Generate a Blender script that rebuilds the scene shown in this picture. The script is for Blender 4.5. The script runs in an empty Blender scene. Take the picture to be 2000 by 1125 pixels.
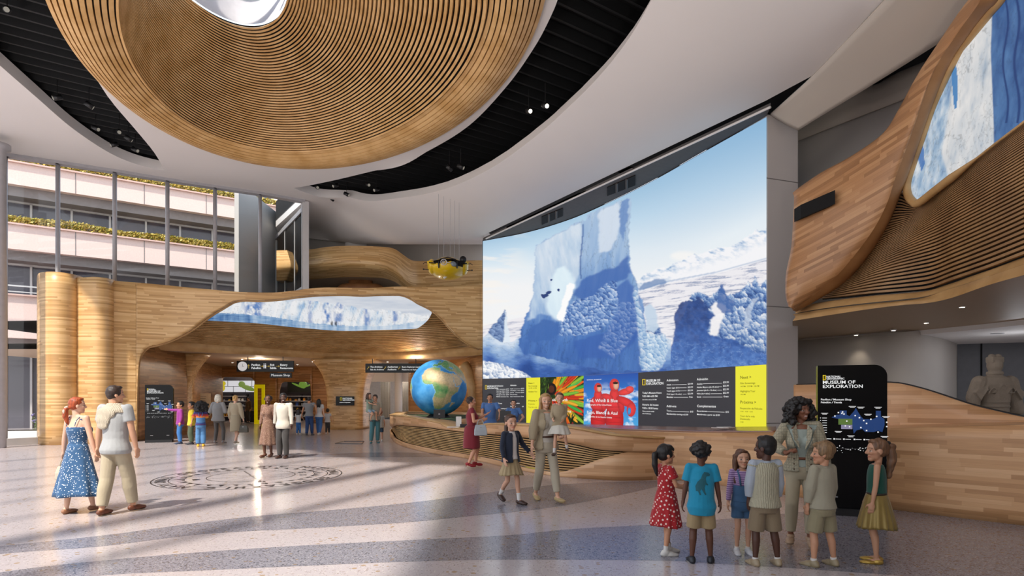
import bpy, bmesh, math, random
import numpy as np
from mathutils import Vector, Matrix, Quaternion, noise
from mathutils.geometry import delaunay_2d_cdt
PI = math.pi
random.seed(7)
C = bpy.context.scene.collection
FP, CX, HY, HC = 1140.0, 1000.0, 775.0, 1.7        # focal length in px, principal column, horizon row, eye height
# ------------------------------------------------------------------ camera
cam = bpy.data.cameras.new('camera'); cam_ob = bpy.data.objects.new('camera', cam); C.objects.link(cam_ob)
cam.sensor_width = 36; cam.lens = FP / 2000 * 36; cam.shift_y = (HY - 562.5) / 2000
cam.clip_end = 500
cam_ob.location = (0, 0, HC); cam_ob.rotation_euler = (PI / 2, 0, 0)
bpy.context.scene.camera = cam_ob
def W(px, py, Y): return Vector(((px - CX) / FP * Y, Y, HC + (HY - py) / FP * Y))
def F(px, py):
    Y = FP * HC / (py - HY); return Vector(((px - CX) / FP * Y, Y, 0))
def Z(py, Y): return HC + (HY - py) / FP * Y
def lerp(a, b, t): return a + (b - a) * t
def sstep(t): t = max(0., min(1., t)); return t * t * (3 - 2 * t)
def interp(pts):                                      # smooth monotone-ish interpolation x -> y
    xs = [p[0] for p in pts]; ys = [p[1] for p in pts]; n = len(xs)
    sl = [(ys[i+1]-ys[i])/(xs[i+1]-xs[i]) for i in range(n-1)]
    m = [sl[0]] + [(0 if sl[i-1]*sl[i] <= 0 else 2*sl[i-1]*sl[i]/(sl[i-1]+sl[i])) for i in range(1, n-1)] + [sl[-1]]
    def f(x):
        if x <= xs[0]: return ys[0] + (x-xs[0])*m[0]*0 
        if x >= xs[-1]: return ys[-1]
        i = 0
        while x > xs[i+1]: i += 1
        h = xs[i+1]-xs[i]; t = (x-xs[i])/h
        return ((2*t**3-3*t*t+1)*ys[i] + (t**3-2*t*t+t)*h*m[i] + (-2*t**3+3*t*t)*ys[i+1] + (t**3-t*t)*h*m[i+1])
    return f
def spline(P, n, closed=False):                       # centripetal-free Catmull-Rom through Vectors, n samples spaced by arclength
    P = [Vector(p) for p in P]; m = len(P); D = []
    segs = m if closed else m - 1
    for i in range(segs):
        if closed: p0, p1, p2, p3 = P[i-1], P[i], P[(i+1) % m], P[(i+2) % m]
        else: p0, p1, p2, p3 = P[max(i-1, 0)], P[i], P[i+1], P[min(i+2, m-1)]
        for k in range(16):
            t = k / 16
            D.append(0.5*((2*p1)+(-p0+p2)*t+(2*p0-5*p1+4*p2-p3)*t*t+(-p0+3*p1-3*p2+p3)*t**3))
    D.append(P[0].copy() if closed else P[-1].copy())
    L = [0]
    for i in range(1, len(D)): L.append(L[-1] + (D[i]-D[i-1]).length)
    out = []; j = 0; N = n if closed else n - 1
    for i in range(n):
        s = L[-1]*i/N
        while j < len(L)-2 and L[j+1] < s: j += 1
        d = L[j+1]-L[j]; out.append(D[j].lerp(D[j+1], 0 if d == 0 else (s-L[j])/d))
    return out
# ------------------------------------------------------------------ objects
def tag(o, label=None, cat=None, group=None, kind=None):
    if label: o['label'] = label
    if cat: o['category'] = cat
    if group: o['group'] = group
    if kind: o['kind'] = kind
    return o
def thing(name, label, cat, loc=(0, 0, 0), rz=0, group=None):
    o = bpy.data.objects.new(name, None); C.objects.link(o); o.empty_display_size = .1
    o.location = loc; o.rotation_euler = (0, 0, rz)
    return tag(o, label, cat, group)
def link(name, me, parent=None, mat=None, smooth=False):
    o = bpy.data.objects.new(name, me); C.objects.link(o)
    if parent: o.parent = parent
    if mat and not me.materials:
        for m_ in (mat if isinstance(mat, (list, tuple)) else [mat]): me.materials.append(m_)
    if smooth: me.polygons.foreach_set('use_smooth', [True]*len(me.polygons))
    return o
class MB:                                             # collects simple solids into one mesh
    def __init__(s): s.v = []; s.f = []; s.m = []; s.uv = None
    def add(s, vs, fs, mi=0):
        k = len(s.v); s.v += [tuple(v) for v in vs]; s.f += [tuple(i+k for i in f) for f in fs]; s.m += [mi]*len(fs); return s
    def box(s, c, d, R=None, mi=0):
        c = Vector(c); h = [x/2 for x in d]
        vs = [Vector((sx*h[0], sy*h[1], sz*h[2])) for sx in (-1, 1) for sy in (-1, 1) for sz in (-1, 1)]
        if R is not None: vs = [R @ v for v in vs]
        return s.add([c+v for v in vs], [(0,1,3,2),(4,6,7,5),(0,4,5,1),(2,3,7,6),(0,2,6,4),(1,5,7,3)], mi)
    def tube(s, pts, r, n=8, mi=0, closed=False):
        pts = [Vector(p) for p in pts]; m = len(pts); R = r if isinstance(r, (list, tuple)) else [r]*m; vs = []; up0 = None
        for i, p in enumerate(pts):
            a = pts[i-1] if (i > 0 or closed) else p; b = pts[(i+1) % m] if (i < m-1 or closed) else p
            t = (b-a).normalized()
            if up0 is None: up0 = Vector((0, 0, 1)) if abs(t.z) < .9 else Vector((1, 0, 0))
            x = t.cross(up0).normalized(); y = x.cross(t).normalized(); up0 = y
            for k in range(n):
                an = 2*PI*k/n; vs.append(p + (x*math.cos(an)+y*math.sin(an))*R[i])
        fs = [(i*n+k, i*n+(k+1) % n, ((i+1) % m)*n+(k+1) % n, ((i+1) % m)*n+k) for i in range(m if closed else m-1) for k in range(n)]
        if not closed: fs += [tuple(range(n))[::-1], tuple((m-1)*n+k for k in range(n))]
        return s.add(vs, fs, mi)
    def cyl(s, a, b, r, r2=None, n=16, mi=0): return s.tube([a, b], [r, r if r2 is None else r2], n, mi)
    def rings(s, rows, mi=0, cap=True, closed=True):  # loft over rows of equal length
        n = len(rows[0]); vs = [v for r in rows for v in r]
        fs = [(i*n+k, i*n+(k+1) % n, (i+1)*n+(k+1) % n, (i+1)*n+k) for i in range(len(rows)-1) for k in range(n if closed else n-1)]
        if cap: fs += [tuple(range(n))[::-1], tuple((len(rows)-1)*n+k for k in range(n))]
        return s.add(vs, fs, mi)
    def lathe(s, prof, c=(0, 0, 0), n=24, mi=0, sx=1, sy=1):
        c = Vector(c)
        return s.rings([[c+Vector((r*sx*math.cos(2*PI*k/n), r*sy*math.sin(2*PI*k/n), z)) for k in range(n)] for r, z in prof], mi)
    def ell(s, c, r, M=None, nu=14, nv=9, mi=0):
        c = Vector(c); rows = []
        for i in range(1, nv):
            th = PI*i/nv
            rows.append([Vector((r[0]*math.sin(th)*math.cos(2*PI*k/nu), r[1]*math.sin(th)*math.sin(2*PI*k/nu), -r[2]*math.cos(th))) for k in range(nu)])
        bot, top = Vector((0, 0, -r[2])), Vector((0, 0, r[2]))
        vs = [v for q in rows for v in q]+[bot, top]
        if M is not None: vs = [M @ v for v in vs]
        n = nu; R = len(rows)
        fs = [(i*n+k, i*n+(k+1) % n, (i+1)*n+(k+1) % n, (i+1)*n+k) for i in range(R-1) for k in range(n)]
        fs += [(R*n, (k+1) % n, k) for k in range(n)] + [(R*n+1, (R-1)*n+k, (R-1)*n+(k+1) % n) for k in range(n)]
        return s.add([c+v for v in vs], fs, mi)
    def cap(s, a, b, ra, rb, flat=False, n=12, mi=0): # tapered capsule; flat = open square end at b
        a = Vector(a); b = Vector(b); t = (b-a)
        if t.length < 1e-5: return s.ell(a, (ra,)*3)
        t.normalize(); up = Vector((0, 0, 1)) if abs(t.z) < .9 else Vector((0, 1, 0)); x = t.cross(up).normalized(); y = x.cross(t)
        rows = []
        for i in range(1, 4): th = PI/2*i/4; rows.append((a - t*ra*math.cos(th), ra*math.sin(th)))
        rows.append((a, ra)); rows.append((b, rb))
        if not flat:
            for i in range(3, 0, -1): th = PI/2*i/4; rows.append((b + t*rb*math.cos(th), rb*math.sin(th)))
        return s.rings([[p + (x*math.cos(2*PI*k/n)+y*math.sin(2*PI*k/n))*r for k in range(n)] for p, r in rows], mi)
    def mesh(s, name='m'):
        me = bpy.data.meshes.new(name); me.from_pydata(s.v, [], s.f); 
        if any(s.m): me.polygons.foreach_set('material_index', s.m)
        bm = bmesh.new(); bm.from_mesh(me); bmesh.ops.recalc_face_normals(bm, faces=bm.faces); bm.to_mesh(me); bm.free()
        me.update(); return me
    def build(s, name, mat, parent=None, smooth=False, angle=None):
        me = s.mesh(name); o = link(name, me, parent, mat, smooth)
        if angle: me.set_sharp_from_angle(angle=math.radians(angle))
        return o
def evalmesh(o):
    dg = bpy.context.evaluated_depsgraph_get(); me = bpy.data.meshes.new_from_object(o.evaluated_get(dg)); return me
def remeshed(mb, vox, it=3, name='m'):                # union of the solids as one continuous surface
    me = mb.mesh(name); o = bpy.data.objects.new('tmp', me); C.objects.link(o)
    r = o.modifiers.new('r', 'REMESH'); r.mode = 'VOXEL'; r.voxel_size = vox
    if it: s = o.modifiers.new('s', 'SMOOTH'); s.factor = .5; s.iterations = it
    bpy.context.view_layer.update(); out = evalmesh(o)
    bpy.data.objects.remove(o); bpy.data.meshes.remove(me)
    out.materials.clear(); out.polygons.foreach_set('use_smooth', [True]*len(out.polygons)); return out
def mcoords(me):
    a = np.empty(len(me.vertices)*3, dtype=np.float32); me.vertices.foreach_get('co', a); return a.reshape(-1, 3)
def setcol(me, rgb, name='Col'):                      # per-vertex colour (linear)
    ca = me.color_attributes.new(name, 'FLOAT_COLOR', 'POINT')
    out = np.ones((len(me.vertices), 4), dtype=np.float32); out[:, :3] = rgb; ca.data.foreach_set('color', out.ravel())
def lin(c):
    if isinstance(c, str):
        c = c.lstrip('#'); c = [int(c[i:i+2], 16)/255 for i in (0, 2, 4)]
    return tuple(((x/12.92) if x <= .04045 else ((x+.055)/1.055)**2.4) for x in c)
def sheet(name, curves, mat, nu=60, nv=12, parent=None, thick=0, smooth=True, off=1, lin_v=False):
    """smooth surface through several 3-D curves; UVs in metres along and across"""
    rows = [spline(c, nu) for c in curves]
    cols = [(spline([r[i] for r in rows], nv) if (len(rows) > 2 and not lin_v) else [rows[0][i].lerp(rows[-1][i], j/(nv-1)) if len(rows) == 2 else lin_at([r[i] for r in rows], j/(nv-1)) for j in range(nv)]) for i in range(nu)]
    vs = [c[j] for c in cols for j in range(nv)]
    fs = [(i*nv+j, (i+1)*nv+j, (i+1)*nv+j+1, i*nv+j+1) for i in range(nu-1) for j in range(nv-1)]
    me = bpy.data.meshes.new(name); me.from_pydata(vs, [], fs)
    mid = nv//2; u = [0]
    for i in range(1, nu): u.append(u[-1]+(cols[i][mid]-cols[i-1][mid]).length)
    uv = me.uv_layers.new(name='UVMap'); vv = []
    for c in cols:
        a = [0]
        for j in range(1, nv): a.append(a[-1]+(c[j]-c[j-1]).length)
        vv.append(a)
    for l in me.loops:
        i, j = divmod(l.vertex_index, nv); uv.data[l.index].uv = (u[i], vv[i][j])
    o = link(name, me, parent, mat, smooth)
    if thick: md = o.modifiers.new('t', 'SOLIDIFY'); md.thickness = thick; md.offset = off
    return o
def lin_at(P, t):
    k = t*(len(P)-1); i = min(int(k), len(P)-2); return P[i].lerp(P[i+1], k-i)
def colwall(name, x0, x1, step, top, bot, Yf, mat, parent=None, nv=6, thick=0, off=1, Yb=None):
    """upright wall patch between two outline curves given against the picture column, standing on plan curve Yf"""
    n = max(2, int(abs(x1-x0)/step)+1); vs = []; uvs = []; u = 0; prev = None
    for i in range(n):
        x = lerp(x0, x1, i/(n-1)); Y = Yf(x); Y2 = Yb(x) if Yb else Y
        p = Vector(((x-CX)/FP*Y, Y))
        if prev is not None: u += (p-prev).length
        prev = p
        for j in range(nv):
            t = j/(nv-1); a = W(x, top(x), Y); b = W(x, bot(x), Y2); q = a.lerp(b, t); vs.append(q); uvs.append((u, q.z))
    fs = [(i*nv+j, i*nv+j+1, (i+1)*nv+j+1, (i+1)*nv+j) for i in range(n-1) for j in range(nv-1)]
    me = bpy.data.meshes.new(name); me.from_pydata(vs, [], fs); uv = me.uv_layers.new(name='UVMap')
    for l in me.loops: uv.data[l.index].uv = uvs[l.vertex_index]
    o = link(name, me, parent, mat, True)
    if thick: md = o.modifiers.new('t', 'SOLIDIFY'); md.thickness = thick; md.offset = off
    return o
def slats(name, curves, n, mat, parent=None, nu=60, w=.5, depth=.05, nrm=None, lin_v=False, dark=None, back=.05, skip=0):
    """n lath strips following a surface lofted through curves, standing proud of a dark backing sheet"""
    rows = [spline(c, nu) for c in curves]
    def at(i, t): return lin_at([r[i] for r in rows], t) if (lin_v or len(rows) == 2) else quad([r[i] for r in rows], t)
    m = MB(); uvs = []
    G = [[at(i, (k+d)/n) for k in range(n) for d in (0, w)] for i in range(nu)]
    for k in range(n):
        R = []
        for i in range(nu):
            a, b = G[i][2*k], G[i][2*k+1]
            t = (G[min(i+1, nu-1)][2*k]-G[max(i-1, 0)][2*k]); nn = t.cross(b-a)
            nn = nn.normalized() if nn.length > 1e-9 else Vector((0, 0, 1))
            if nrm is not None and nn.dot(nrm if isinstance(nrm, Vector) else nrm(a)) < 0: nn = -nn
            R.append([a, b, b-nn*depth, a-nn*depth])
        m.rings(R)
    o = m.build(name, mat, parent)
    if dark:
        b = sheet(name+'_backing', [[p for p in r] for r in rows] , dark, nu, 8, parent, lin_v=lin_v)
        me = b.data; vs = mcoords(me).copy(); ns = np.array([v.normal[:] for v in me.vertices])
        for i in range(len(vs)):
            q = Vector(ns[i]); ref = nrm if isinstance(nrm, Vector) else nrm(Vector(vs[i]))
            if q.dot(ref) < 0: q = -q
            vs[i] -= np.array(q)*back
        me.vertices.foreach_set('co', vs.ravel()); me.update()
        return o, b
    return o
def quad(P, t):
    if len(P) == 3:                                     # quadratic through 3 points
        a, b, c = P; return a*(2*(t-.5)*(t-1)) + b*(-4*t*(t-1)) + c*(2*t*(t-.5))
    return lin_at(P, t)
_font = None
def text(s, size, M, mat, parent, name='lettering', align='LEFT', bold=0, ext=.002, sp=1.0, sx=1.0):
    """one or several strings as one mesh; s = str or list of (str, x, y, size)"""
    items = [(s, 0, 0, size)] if isinstance(s, str) else s
    V = []; Fs = []
    for st, x, y, sz in items:
        cu = bpy.data.curves.new('t', 'FONT'); cu.body = st; cu.size = sz; cu.align_x = align; cu.extrude = ext; cu.offset = bold*sz; cu.resolution_u = 2; cu.space_character = sp
        o = bpy.data.objects.new('t', cu); C.objects.link(o); bpy.context.view_layer.update(); me = evalmesh(o)
        k = len(V); V += [(v.co.x*sx+x, v.co.y+y, v.co.z) for v in me.vertices]; Fs += [tuple(i+k for i in p.vertices) for p in me.polygons]
        bpy.data.objects.remove(o); bpy.data.curves.remove(cu); bpy.data.meshes.remove(me)
    me = bpy.data.meshes.new(name); me.from_pydata([tuple(M @ Vector(v)) for v in V], [], Fs)
    return link(name, me, parent, mat)
def facing(loc, normal, up=Vector((0, 0, 1))):          # matrix whose local z is normal, local y is up (for text and flat panels)
    n = Vector(normal).normalized(); x = up.cross(n).normalized(); y = n.cross(x)
    return Matrix.Translation(loc) @ Matrix((x, y, n)).transposed().to_4x4()
# ------------------------------------------------------------------ materials
MATS = {}
def N(nt, t, **kw):
    n = nt.nodes.new('ShaderNode'+t)
    for k, v in kw.items():
        if k in n.inputs and not hasattr(n, k): n.inputs[k].default_value = v
        else: setattr(n, k, v)
    return n
def base(name, col=(.5, .5, .5), rough=.6, metal=0, emit=None, estr=0, coat=0, trans=0, spec=.5, sheen=0):
    m = bpy.data.materials.new(name); m.use_nodes = True; nt = m.node_tree; b = nt.nodes['Principled BSDF']
    b.inputs['Base Color'].default_value = (*col, 1); b.inputs['Roughness'].default_value = rough; b.inputs['Metallic'].default_value = metal
    b.inputs['Coat Weight'].default_value = coat; b.inputs['Transmission Weight'].default_value = trans; b.inputs['Specular IOR Level'].default_value = spec
    if sheen: b.inputs['Sheen Weight'].default_value = sheen
    if emit: b.inputs['Emission Color'].default_value = (*emit, 1); b.inputs['Emission Strength'].default_value = estr
    return m, nt, b
def math_(nt, op, a, b=None, c=None):
    n = nt.nodes.new('ShaderNodeMath'); n.operation = op
    for i, x in enumerate((a, b, c)):
        if x is None: continue
        if isinstance(x, (int, float)): n.inputs[i].default_value = x
        else: nt.links.new(x, n.inputs[i])
    return n.outputs[0]
def ramp(nt, fac, stops, interp_='LINEAR'):
    r = nt.nodes.new('ShaderNodeValToRGB'); r.color_ramp.interpolation = interp_
    e = r.color_ramp.elements
    while len(e) < len(stops): e.new(.5)
    for i, (p, c) in enumerate(stops): e[i].position = p; e[i].color = (*c, 1)
    nt.links.new(fac, r.inputs[0]); return r.outputs[0]
def mixc(nt, fac, a, b, mode='MIX'):
    n = nt.nodes.new('ShaderNodeMix'); n.data_type = 'RGBA'; n.blend_type = mode
    for i, x in ((0, fac), (6, a), (7, b)):
        if isinstance(x, (int, float)): n.inputs[i].default_value = x
        elif isinstance(x, tuple): n.inputs[i].default_value = (*x, 1)
        else: nt.links.new(x, n.inputs[i])
    return n.outputs[2]
def plain(name, hexc, rough=.6, metal=0, var=.06, scale=6, bump=0, **kw):
    if name in MATS: return MATS[name]
    c = lin(hexc); m, nt, b = base(name, c, rough, metal, **kw)
    tc = N(nt, 'TexCoord'); no = N(nt, 'TexNoise', Scale=scale); no.inputs['Detail'].default_value = 4
    nt.links.new(tc.outputs['Object'], no.inputs['Vector'])
    nt.links.new(ramp(nt, no.outputs[0], [(.3, tuple(x*(1-var) for x in c)), (.7, tuple(min(1, x*(1+var)) for x in c))]), b.inputs['Base Color'])
    if bump:
        bp = N(nt, 'Bump'); bp.inputs['Strength'].default_value = bump; bp.inputs['Distance'].default_value = .01
        n2 = N(nt, 'TexNoise', Scale=scale*6); nt.links.new(tc.outputs['Object'], n2.inputs['Vector']); nt.links.new(n2.outputs[0], bp.inputs['Height']); nt.links.new(bp.outputs[0], b.inputs['Normal'])
    MATS[name] = m; return m
def glow(name, hexc, s): 
    c = lin(hexc); m, nt, b = base(name, (0, 0, 0), .4, emit=c, estr=s); return m
def vcol(name, emit=0, rough=.5, k=1):
    m, nt, b = base(name, (.02, .02, .02), rough); a = N(nt, 'VertexColor'); a.layer_name = 'Col'
    if emit: nt.links.new(a.outputs[0], b.inputs['Emission Color']); b.inputs['Emission Strength'].default_value = emit; b.inputs['Specular IOR Level'].default_value = .2
    else: nt.links.new(a.outputs[0], b.inputs['Base Color'])
    return m
def wood(name, cols, h=.055, w=.9, rough=.42, coat=.15, vary=1):
    """staves laid along U: rows of height h, random offset per row, own tone per stave, fine grain"""
    m, nt, b = base(name, (.5, .3, .15), rough, coat=coat); b.inputs['Coat Roughness'].default_value = .3
    uv = N(nt, 'UVMap'); sep = N(nt, 'SeparateXYZ'); nt.links.new(uv.outputs[0], sep.inputs[0])
    row = math_(nt, 'FLOOR', math_(nt, 'DIVIDE', sep.outputs[1], h))
    wn = N(nt, 'TexWhiteNoise', noise_dimensions='1D'); nt.links.new(row, wn.inputs['W'])
    uu = math_(nt, 'ADD', math_(nt, 'DIVIDE', sep.outputs[0], w), math_(nt, 'MULTIPLY', wn.outputs[0], 7.3))
    cell = math_(nt, 'FLOOR', uu)
    cb = N(nt, 'CombineXYZ'); nt.links.new(cell, cb.inputs[0]); nt.links.new(row, cb.inputs[1])
    w2 = N(nt, 'TexWhiteNoise', noise_dimensions='3D'); nt.links.new(cb.outputs[0], w2.inputs['Vector'])
    gr = N(nt, 'TexNoise', Scale=1.0); gr.inputs['Detail'].default_value = 5
    mp = N(nt, 'Mapping'); mp.inputs['Scale'].default_value = (2.5, 60, 1); nt.links.new(uv.outputs[0], mp.inputs[0]); nt.links.new(mp.outputs[0], gr.inputs['Vector'])
    big = N(nt, 'TexNoise', Scale=.5); nt.links.new(uv.outputs[0], big.inputs['Vector'])
    f = math_(nt, 'ADD', math_(nt, 'MULTIPLY', w2.outputs[0], .62*vary), math_(nt, 'MULTIPLY', gr.outputs[0], .35))
    f = math_(nt, 'ADD', f, math_(nt, 'MULTIPLY', math_(nt, 'SUBTRACT', big.outputs[0], .5), .3))
    col = ramp(nt, f, [(0, lin(cols[0])), (.5, lin(cols[1])), (1, lin(cols[2]))])
    fr = math_(nt, 'FRACT', math_(nt, 'DIVIDE', sep.outputs[1], h)); edge = math_(nt, 'LESS_THAN', fr, .05)
    col = mixc(nt, math_(nt, 'MULTIPLY', edge, .35), col, lin(cols[0]))
    nt.links.new(col, b.inputs['Base Color'])
    bp = N(nt, 'Bump'); bp.inputs['Strength'].default_value = .12; bp.inputs['Distance'].default_value = .004; nt.links.new(gr.outputs[0], bp.inputs['Height']); nt.links.new(bp.outputs[0], b.inputs['Normal'])
    return m
def slatwood(name, c1, c2, rough=.5):
    m, nt, b = base(name, (.5, .3, .15), rough); tc = N(nt, 'TexCoord'); no = N(nt, 'TexNoise', Scale=2.); no.inputs['Detail'].default_value = 6
    nt.links.new(tc.outputs['Object'], no.inputs['Vector']); nt.links.new(ramp(nt, no.outputs[0], [(.35, lin(c1)), (.65, lin(c2))]), b.inputs['Base Color']); return m
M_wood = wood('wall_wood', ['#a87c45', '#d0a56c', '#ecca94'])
M_woodR = wood('desk_wood', ['#a67748', '#d0a074', '#e8c094'], h=.075, w=.8)
M_woodS = slatwood('slat_wood', '#b98f59', '#d6b07a')
M_woodD = slatwood('dome_slat_wood', '#c79a5e', '#e0b67c')
M_trim = slatwood('smooth_wood', '#b8905c', '#d0aa75')
M_dark = plain('black_void', '#0d0d0e', .9)
M_fin = plain('ceiling_fin', '#1d1e20', .7)
M_black = plain('black_metal', '#141416', .45)
M_gloss = plain('black_gloss', '#040405', .22, spec=.22)
M_white = plain('white_paint', '#e6e1dd', .75, var=.015, scale=.4)
M_wall = plain('wall_paint', '#c4bfb9', .8, var=.02, scale=.5)
M_metal = plain('white_metal', '#c9c6c4', .4, var=.02)
M_grey = plain('grey_metal', '#a9a7aa', .45, .1)
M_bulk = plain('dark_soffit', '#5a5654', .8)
# ================================================================== ceiling
PA = Vector(W(943, 460, 7.05*FP/(HY-460))[:2]); PB = Vector(W(1497, 196, 7.05*FP/(HY-196))[:2])
_c = (PB-PA).normalized(); _n = Vector((_c.y, -_c.x)) if _c.y < 0 else Vector((-_c.y, _c.x))
if _n.x > 0: _n = -_n
def hz(x, y):
    cs, sn = math.cos(math.radians(31.8)), math.sin(math.radians(31.8)); dx, dy = x+5.35, y-14.71
    e = math.hypot((dx*cs+dy*sn)/5.16, (-dx*sn+dy*cs)/8.07); return lerp(hz0(x, y), 10.4, sstep((1.165-e)/.06))
def hz0(x, y):
    d = (Vector((x, y))-PA).dot(_n)
    d2 = (y-25.6)*.62 if x < 1 else 0
    d = max(d-.8, d2, 0)
    return 8.75+1.65*(2*sstep(d/4.2*.5) if d < 4.2 else 1)
def CE(px, py, dz=0):
    z = 9.5
    for _ in range(40):
        Y = (z-HC)*FP/(HY-py); X = (px-CX)/FP*Y; z = lerp(z, hz(X, Y)+dz, .5)
    return Vector((X, Y, z))
def ellipse(cx, cy, ra, rb, deg, n, z=0):
    a = math.radians(deg); ca, sa = math.cos(a), math.sin(a); out = []
    for k in range(n):
        t = 2*PI*k/n; u, v = ra*math.cos(t), rb*math.sin(t); out.append(Vector((cx+u*ca-v*sa, cy+u*sa+v*ca, z)))
    return out
K_ = (10.35-HC)/(10.1-HC)
OUT = tuple(v*K_ for v in (-5.2, 14.29, 5.01, 7.84))+(31.8,); LIP = tuple(v*K_ for v in (-5.3, 14.56, 3.79, 6.32))+(35.7,); SKY = tuple(v*(13.25-HC)/(13-HC) for v in (-7.48, 14.48, 1.74, 3.34))+(10.8,)
def el_l(t, A, B, n, z): return [p for p in ellipse(*[lerp(a, b, t) for a, b in zip(A, B)], n, z)]
hole_dome = ellipse(*[lerp(a, b, .06) for a, b in zip(OUT, LIP)], 96)
left_px = [(-14, 100), (-5, 122), (0, 128), (71, 190), (142, 251), (213, 298), (267, 321), (322, 334), (302, 299), (267, 256), (213, 192), (171, 124)]
left_xy = spline([CE(*p) for p in left_px[:8]], 40)+spline([CE(*p) for p in left_px[7:]], 14)[1:]
# from the wood edge onward the void follows the ring of the dome, a little outside it
arc = [p for p in ellipse(*[a for a in OUT[:2]], OUT[2]-.05, OUT[3]-.05, OUT[4], 200)]
end = left_xy[-1]; k0 = min(range(200), key=lambda k: (arc[k]-Vector((end.x, end.y, 0))).length)
stp = 1 if arc[(k0+5) % 200].y < arc[k0-5].y else -1
k = k0; add = []
while arc[k].y > 12.3: k = (k+stp) % 200; add.append(arc[k])
left_xy += add[2:]+[Vector((-12.0, 12.4, 0))]
cres_in = [(1098, -25), (1089, 0), (1076, 32), (1044, 92), (991, 167), (920, 242), (849, 288), (778, 320), (671, 348), (600, 363), (574, 367)]
cres_out = [(585, 372), (635, 386), (707, 391), (778, 387), (867, 370), (956, 330), (1044, 268), (1120, 200), (1180, 138), (1232, 70), (1272, 0), (1284, -25)]
cres_xy = spline([W(a, b_, (10.4-HC)*FP/(HY-b_)) for a, b_ in cres_in[:-1]]+[CE(*cres_in[-1])], 50)+spline([CE(*p) for p in cres_out], 60)
outer_px = [(-20, 294), (10, 299), (113, 314), (224, 331), (327, 348), (420, 362), (508, 375), (560, 384), (596, 391)]
retb = Vector((-8.86, 25, 0))+Vector((-.553, .833, 0))*6
outer_xy = [CE(*p) for p in outer_px]+[Vector((-12.1, 29.9, 0)), Vector((-12.5, 31.2, 0)), Vector((-1.0, 31.2, 0)), Vector((-.9, 27, 0)), PA.to_3d(), PB.to_3d()]
outer_xy += [CE(1545, 170), CE(1590, 146), CE(1650, 84), CE(1730, 0), CE(1800, -75), Vector((6.9, 8.6, 0)), Vector((0, 10.8, 0)), Vector((-6, 11.4, 0)), Vector((-12.4, 12.0, 0)), Vector((-14.6, 15.2, 0)), Vector((-18.6, 19.6, 0))]
def inside(p, poly):
    c = False; j = len(poly)-1; x, y = p
    for i in range(len(poly)):
        xi, yi = poly[i][0], poly[i][1]; xj, yj = poly[j][0], poly[j][1]
        if (yi > y) != (yj > y) and x < (xj-xi)*(y-yi)/(yj-yi)+xi: c = not c
        j = i
    return c
def slab(name, outer, holes, grid, zf, mat, thick, parent=None, up=1):
    vs = []; es = []
    for poly in [outer]+holes:
        k = len(vs); n = len(poly); vs += [Vector((p[0], p[1])) for p in poly]; es += [(k+i, k+(i+1) % n) for i in range(n)]
    xs = [p[0] for p in outer]; ys = [p[1] for p in outer]; nb = len(vs)
    if grid:
        x = min(xs)
        while x < max(xs):
            y = min(ys)
            while y < max(ys):
                q = (x+.013, y+.017)
                if inside(q, outer) and not any(inside(q, h) for h in holes) and all((v-Vector(q)).length > grid*.35 for v in vs[:nb]): vs.append(Vector(q))
                y += grid
            x += grid
    r = delaunay_2d_cdt(vs, es, [], 0, 1e-5); V, T = r[0], r[2]; fs = []
    for t in T:
        c = sum((V[i] for i in t), Vector((0, 0)))/len(t)
        if inside(c, outer) and not any(inside(c, h) for h in holes): fs.append(tuple(t) if up < 0 else tuple(reversed(t)))
    used = sorted({i for f in fs for i in f}); mp = {a: b for b, a in enumerate(used)}
    me = bpy.data.meshes.new(name); me.from_pydata([(V[i].x, V[i].y, zf(V[i].x, V[i].y)) for i in used], [], [tuple(mp[i] for i in f) for f in fs])
    o = link(name, me, parent, mat, True)
    if thick:
        md = o.modifiers.new('t', 'SOLIDIFY'); md.thickness = thick; md.offset = -1; me2 = evalmesh_l(o); o.modifiers.clear(); o.data = me2; me2.set_sharp_from_angle(angle=math.radians(40))
    return o
def evalmesh_l(o): bpy.context.view_layer.update(); return evalmesh(o)
ceil = tag(slab('ceiling', outer_xy, [hole_dome, left_xy, cres_xy], .6, hz, M_white, .36), kind='structure')
# dark plenum above, with its fins
hole_pl = ellipse(*[lerp(a, b_, 1.0) for a, b_ in zip(OUT, LIP)], 72)
pl = tag(slab('ceiling_void', outer_xy, [hole_pl], 0, lambda x, y: 11.6, M_dark, .1), kind='structure')
fd = Vector((.833, .553, 0)); fn = Vector((-.553, .833, 0)); Rf = Matrix.Rotation(math.atan2(fd.y, fd.x), 3, 'Z')
fins = thing('ceiling_baffles', 'rows of dark baffle blades hung in the black openings around the wooden dome', 'ceiling baffle', (0, 0, 0))
nb_ = 0
for k in range(-26, 30):
    o_ = Vector((-6, 17, 11.05))+fn*(k*.48)
    # split each blade where the dome passes
    runs = []; cur = None; t = -17.
    while t < 14:
        p = o_+fd*t; q = (p.x, p.y)
        ok = inside(q, outer_xy) and not inside(q, [tuple(v[:2]) for v in ellipse(OUT[0], OUT[1], OUT[2]+.2, OUT[3]+.2, OUT[4], 48)])
        if ok and cur is None: cur = t
        if (not ok) and cur is not None: runs.append((cur, t)); cur = None
        t += .25
    if cur is not None: runs.append((cur, t))
    for a, b in runs:
        if b-a > .8 and nb_ < 99:
            nb_ += 1; MB().box(o_+fd*((a+b)/2), (b-a, .07, .3), Rf).build('blade', M_fin, fins)
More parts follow.
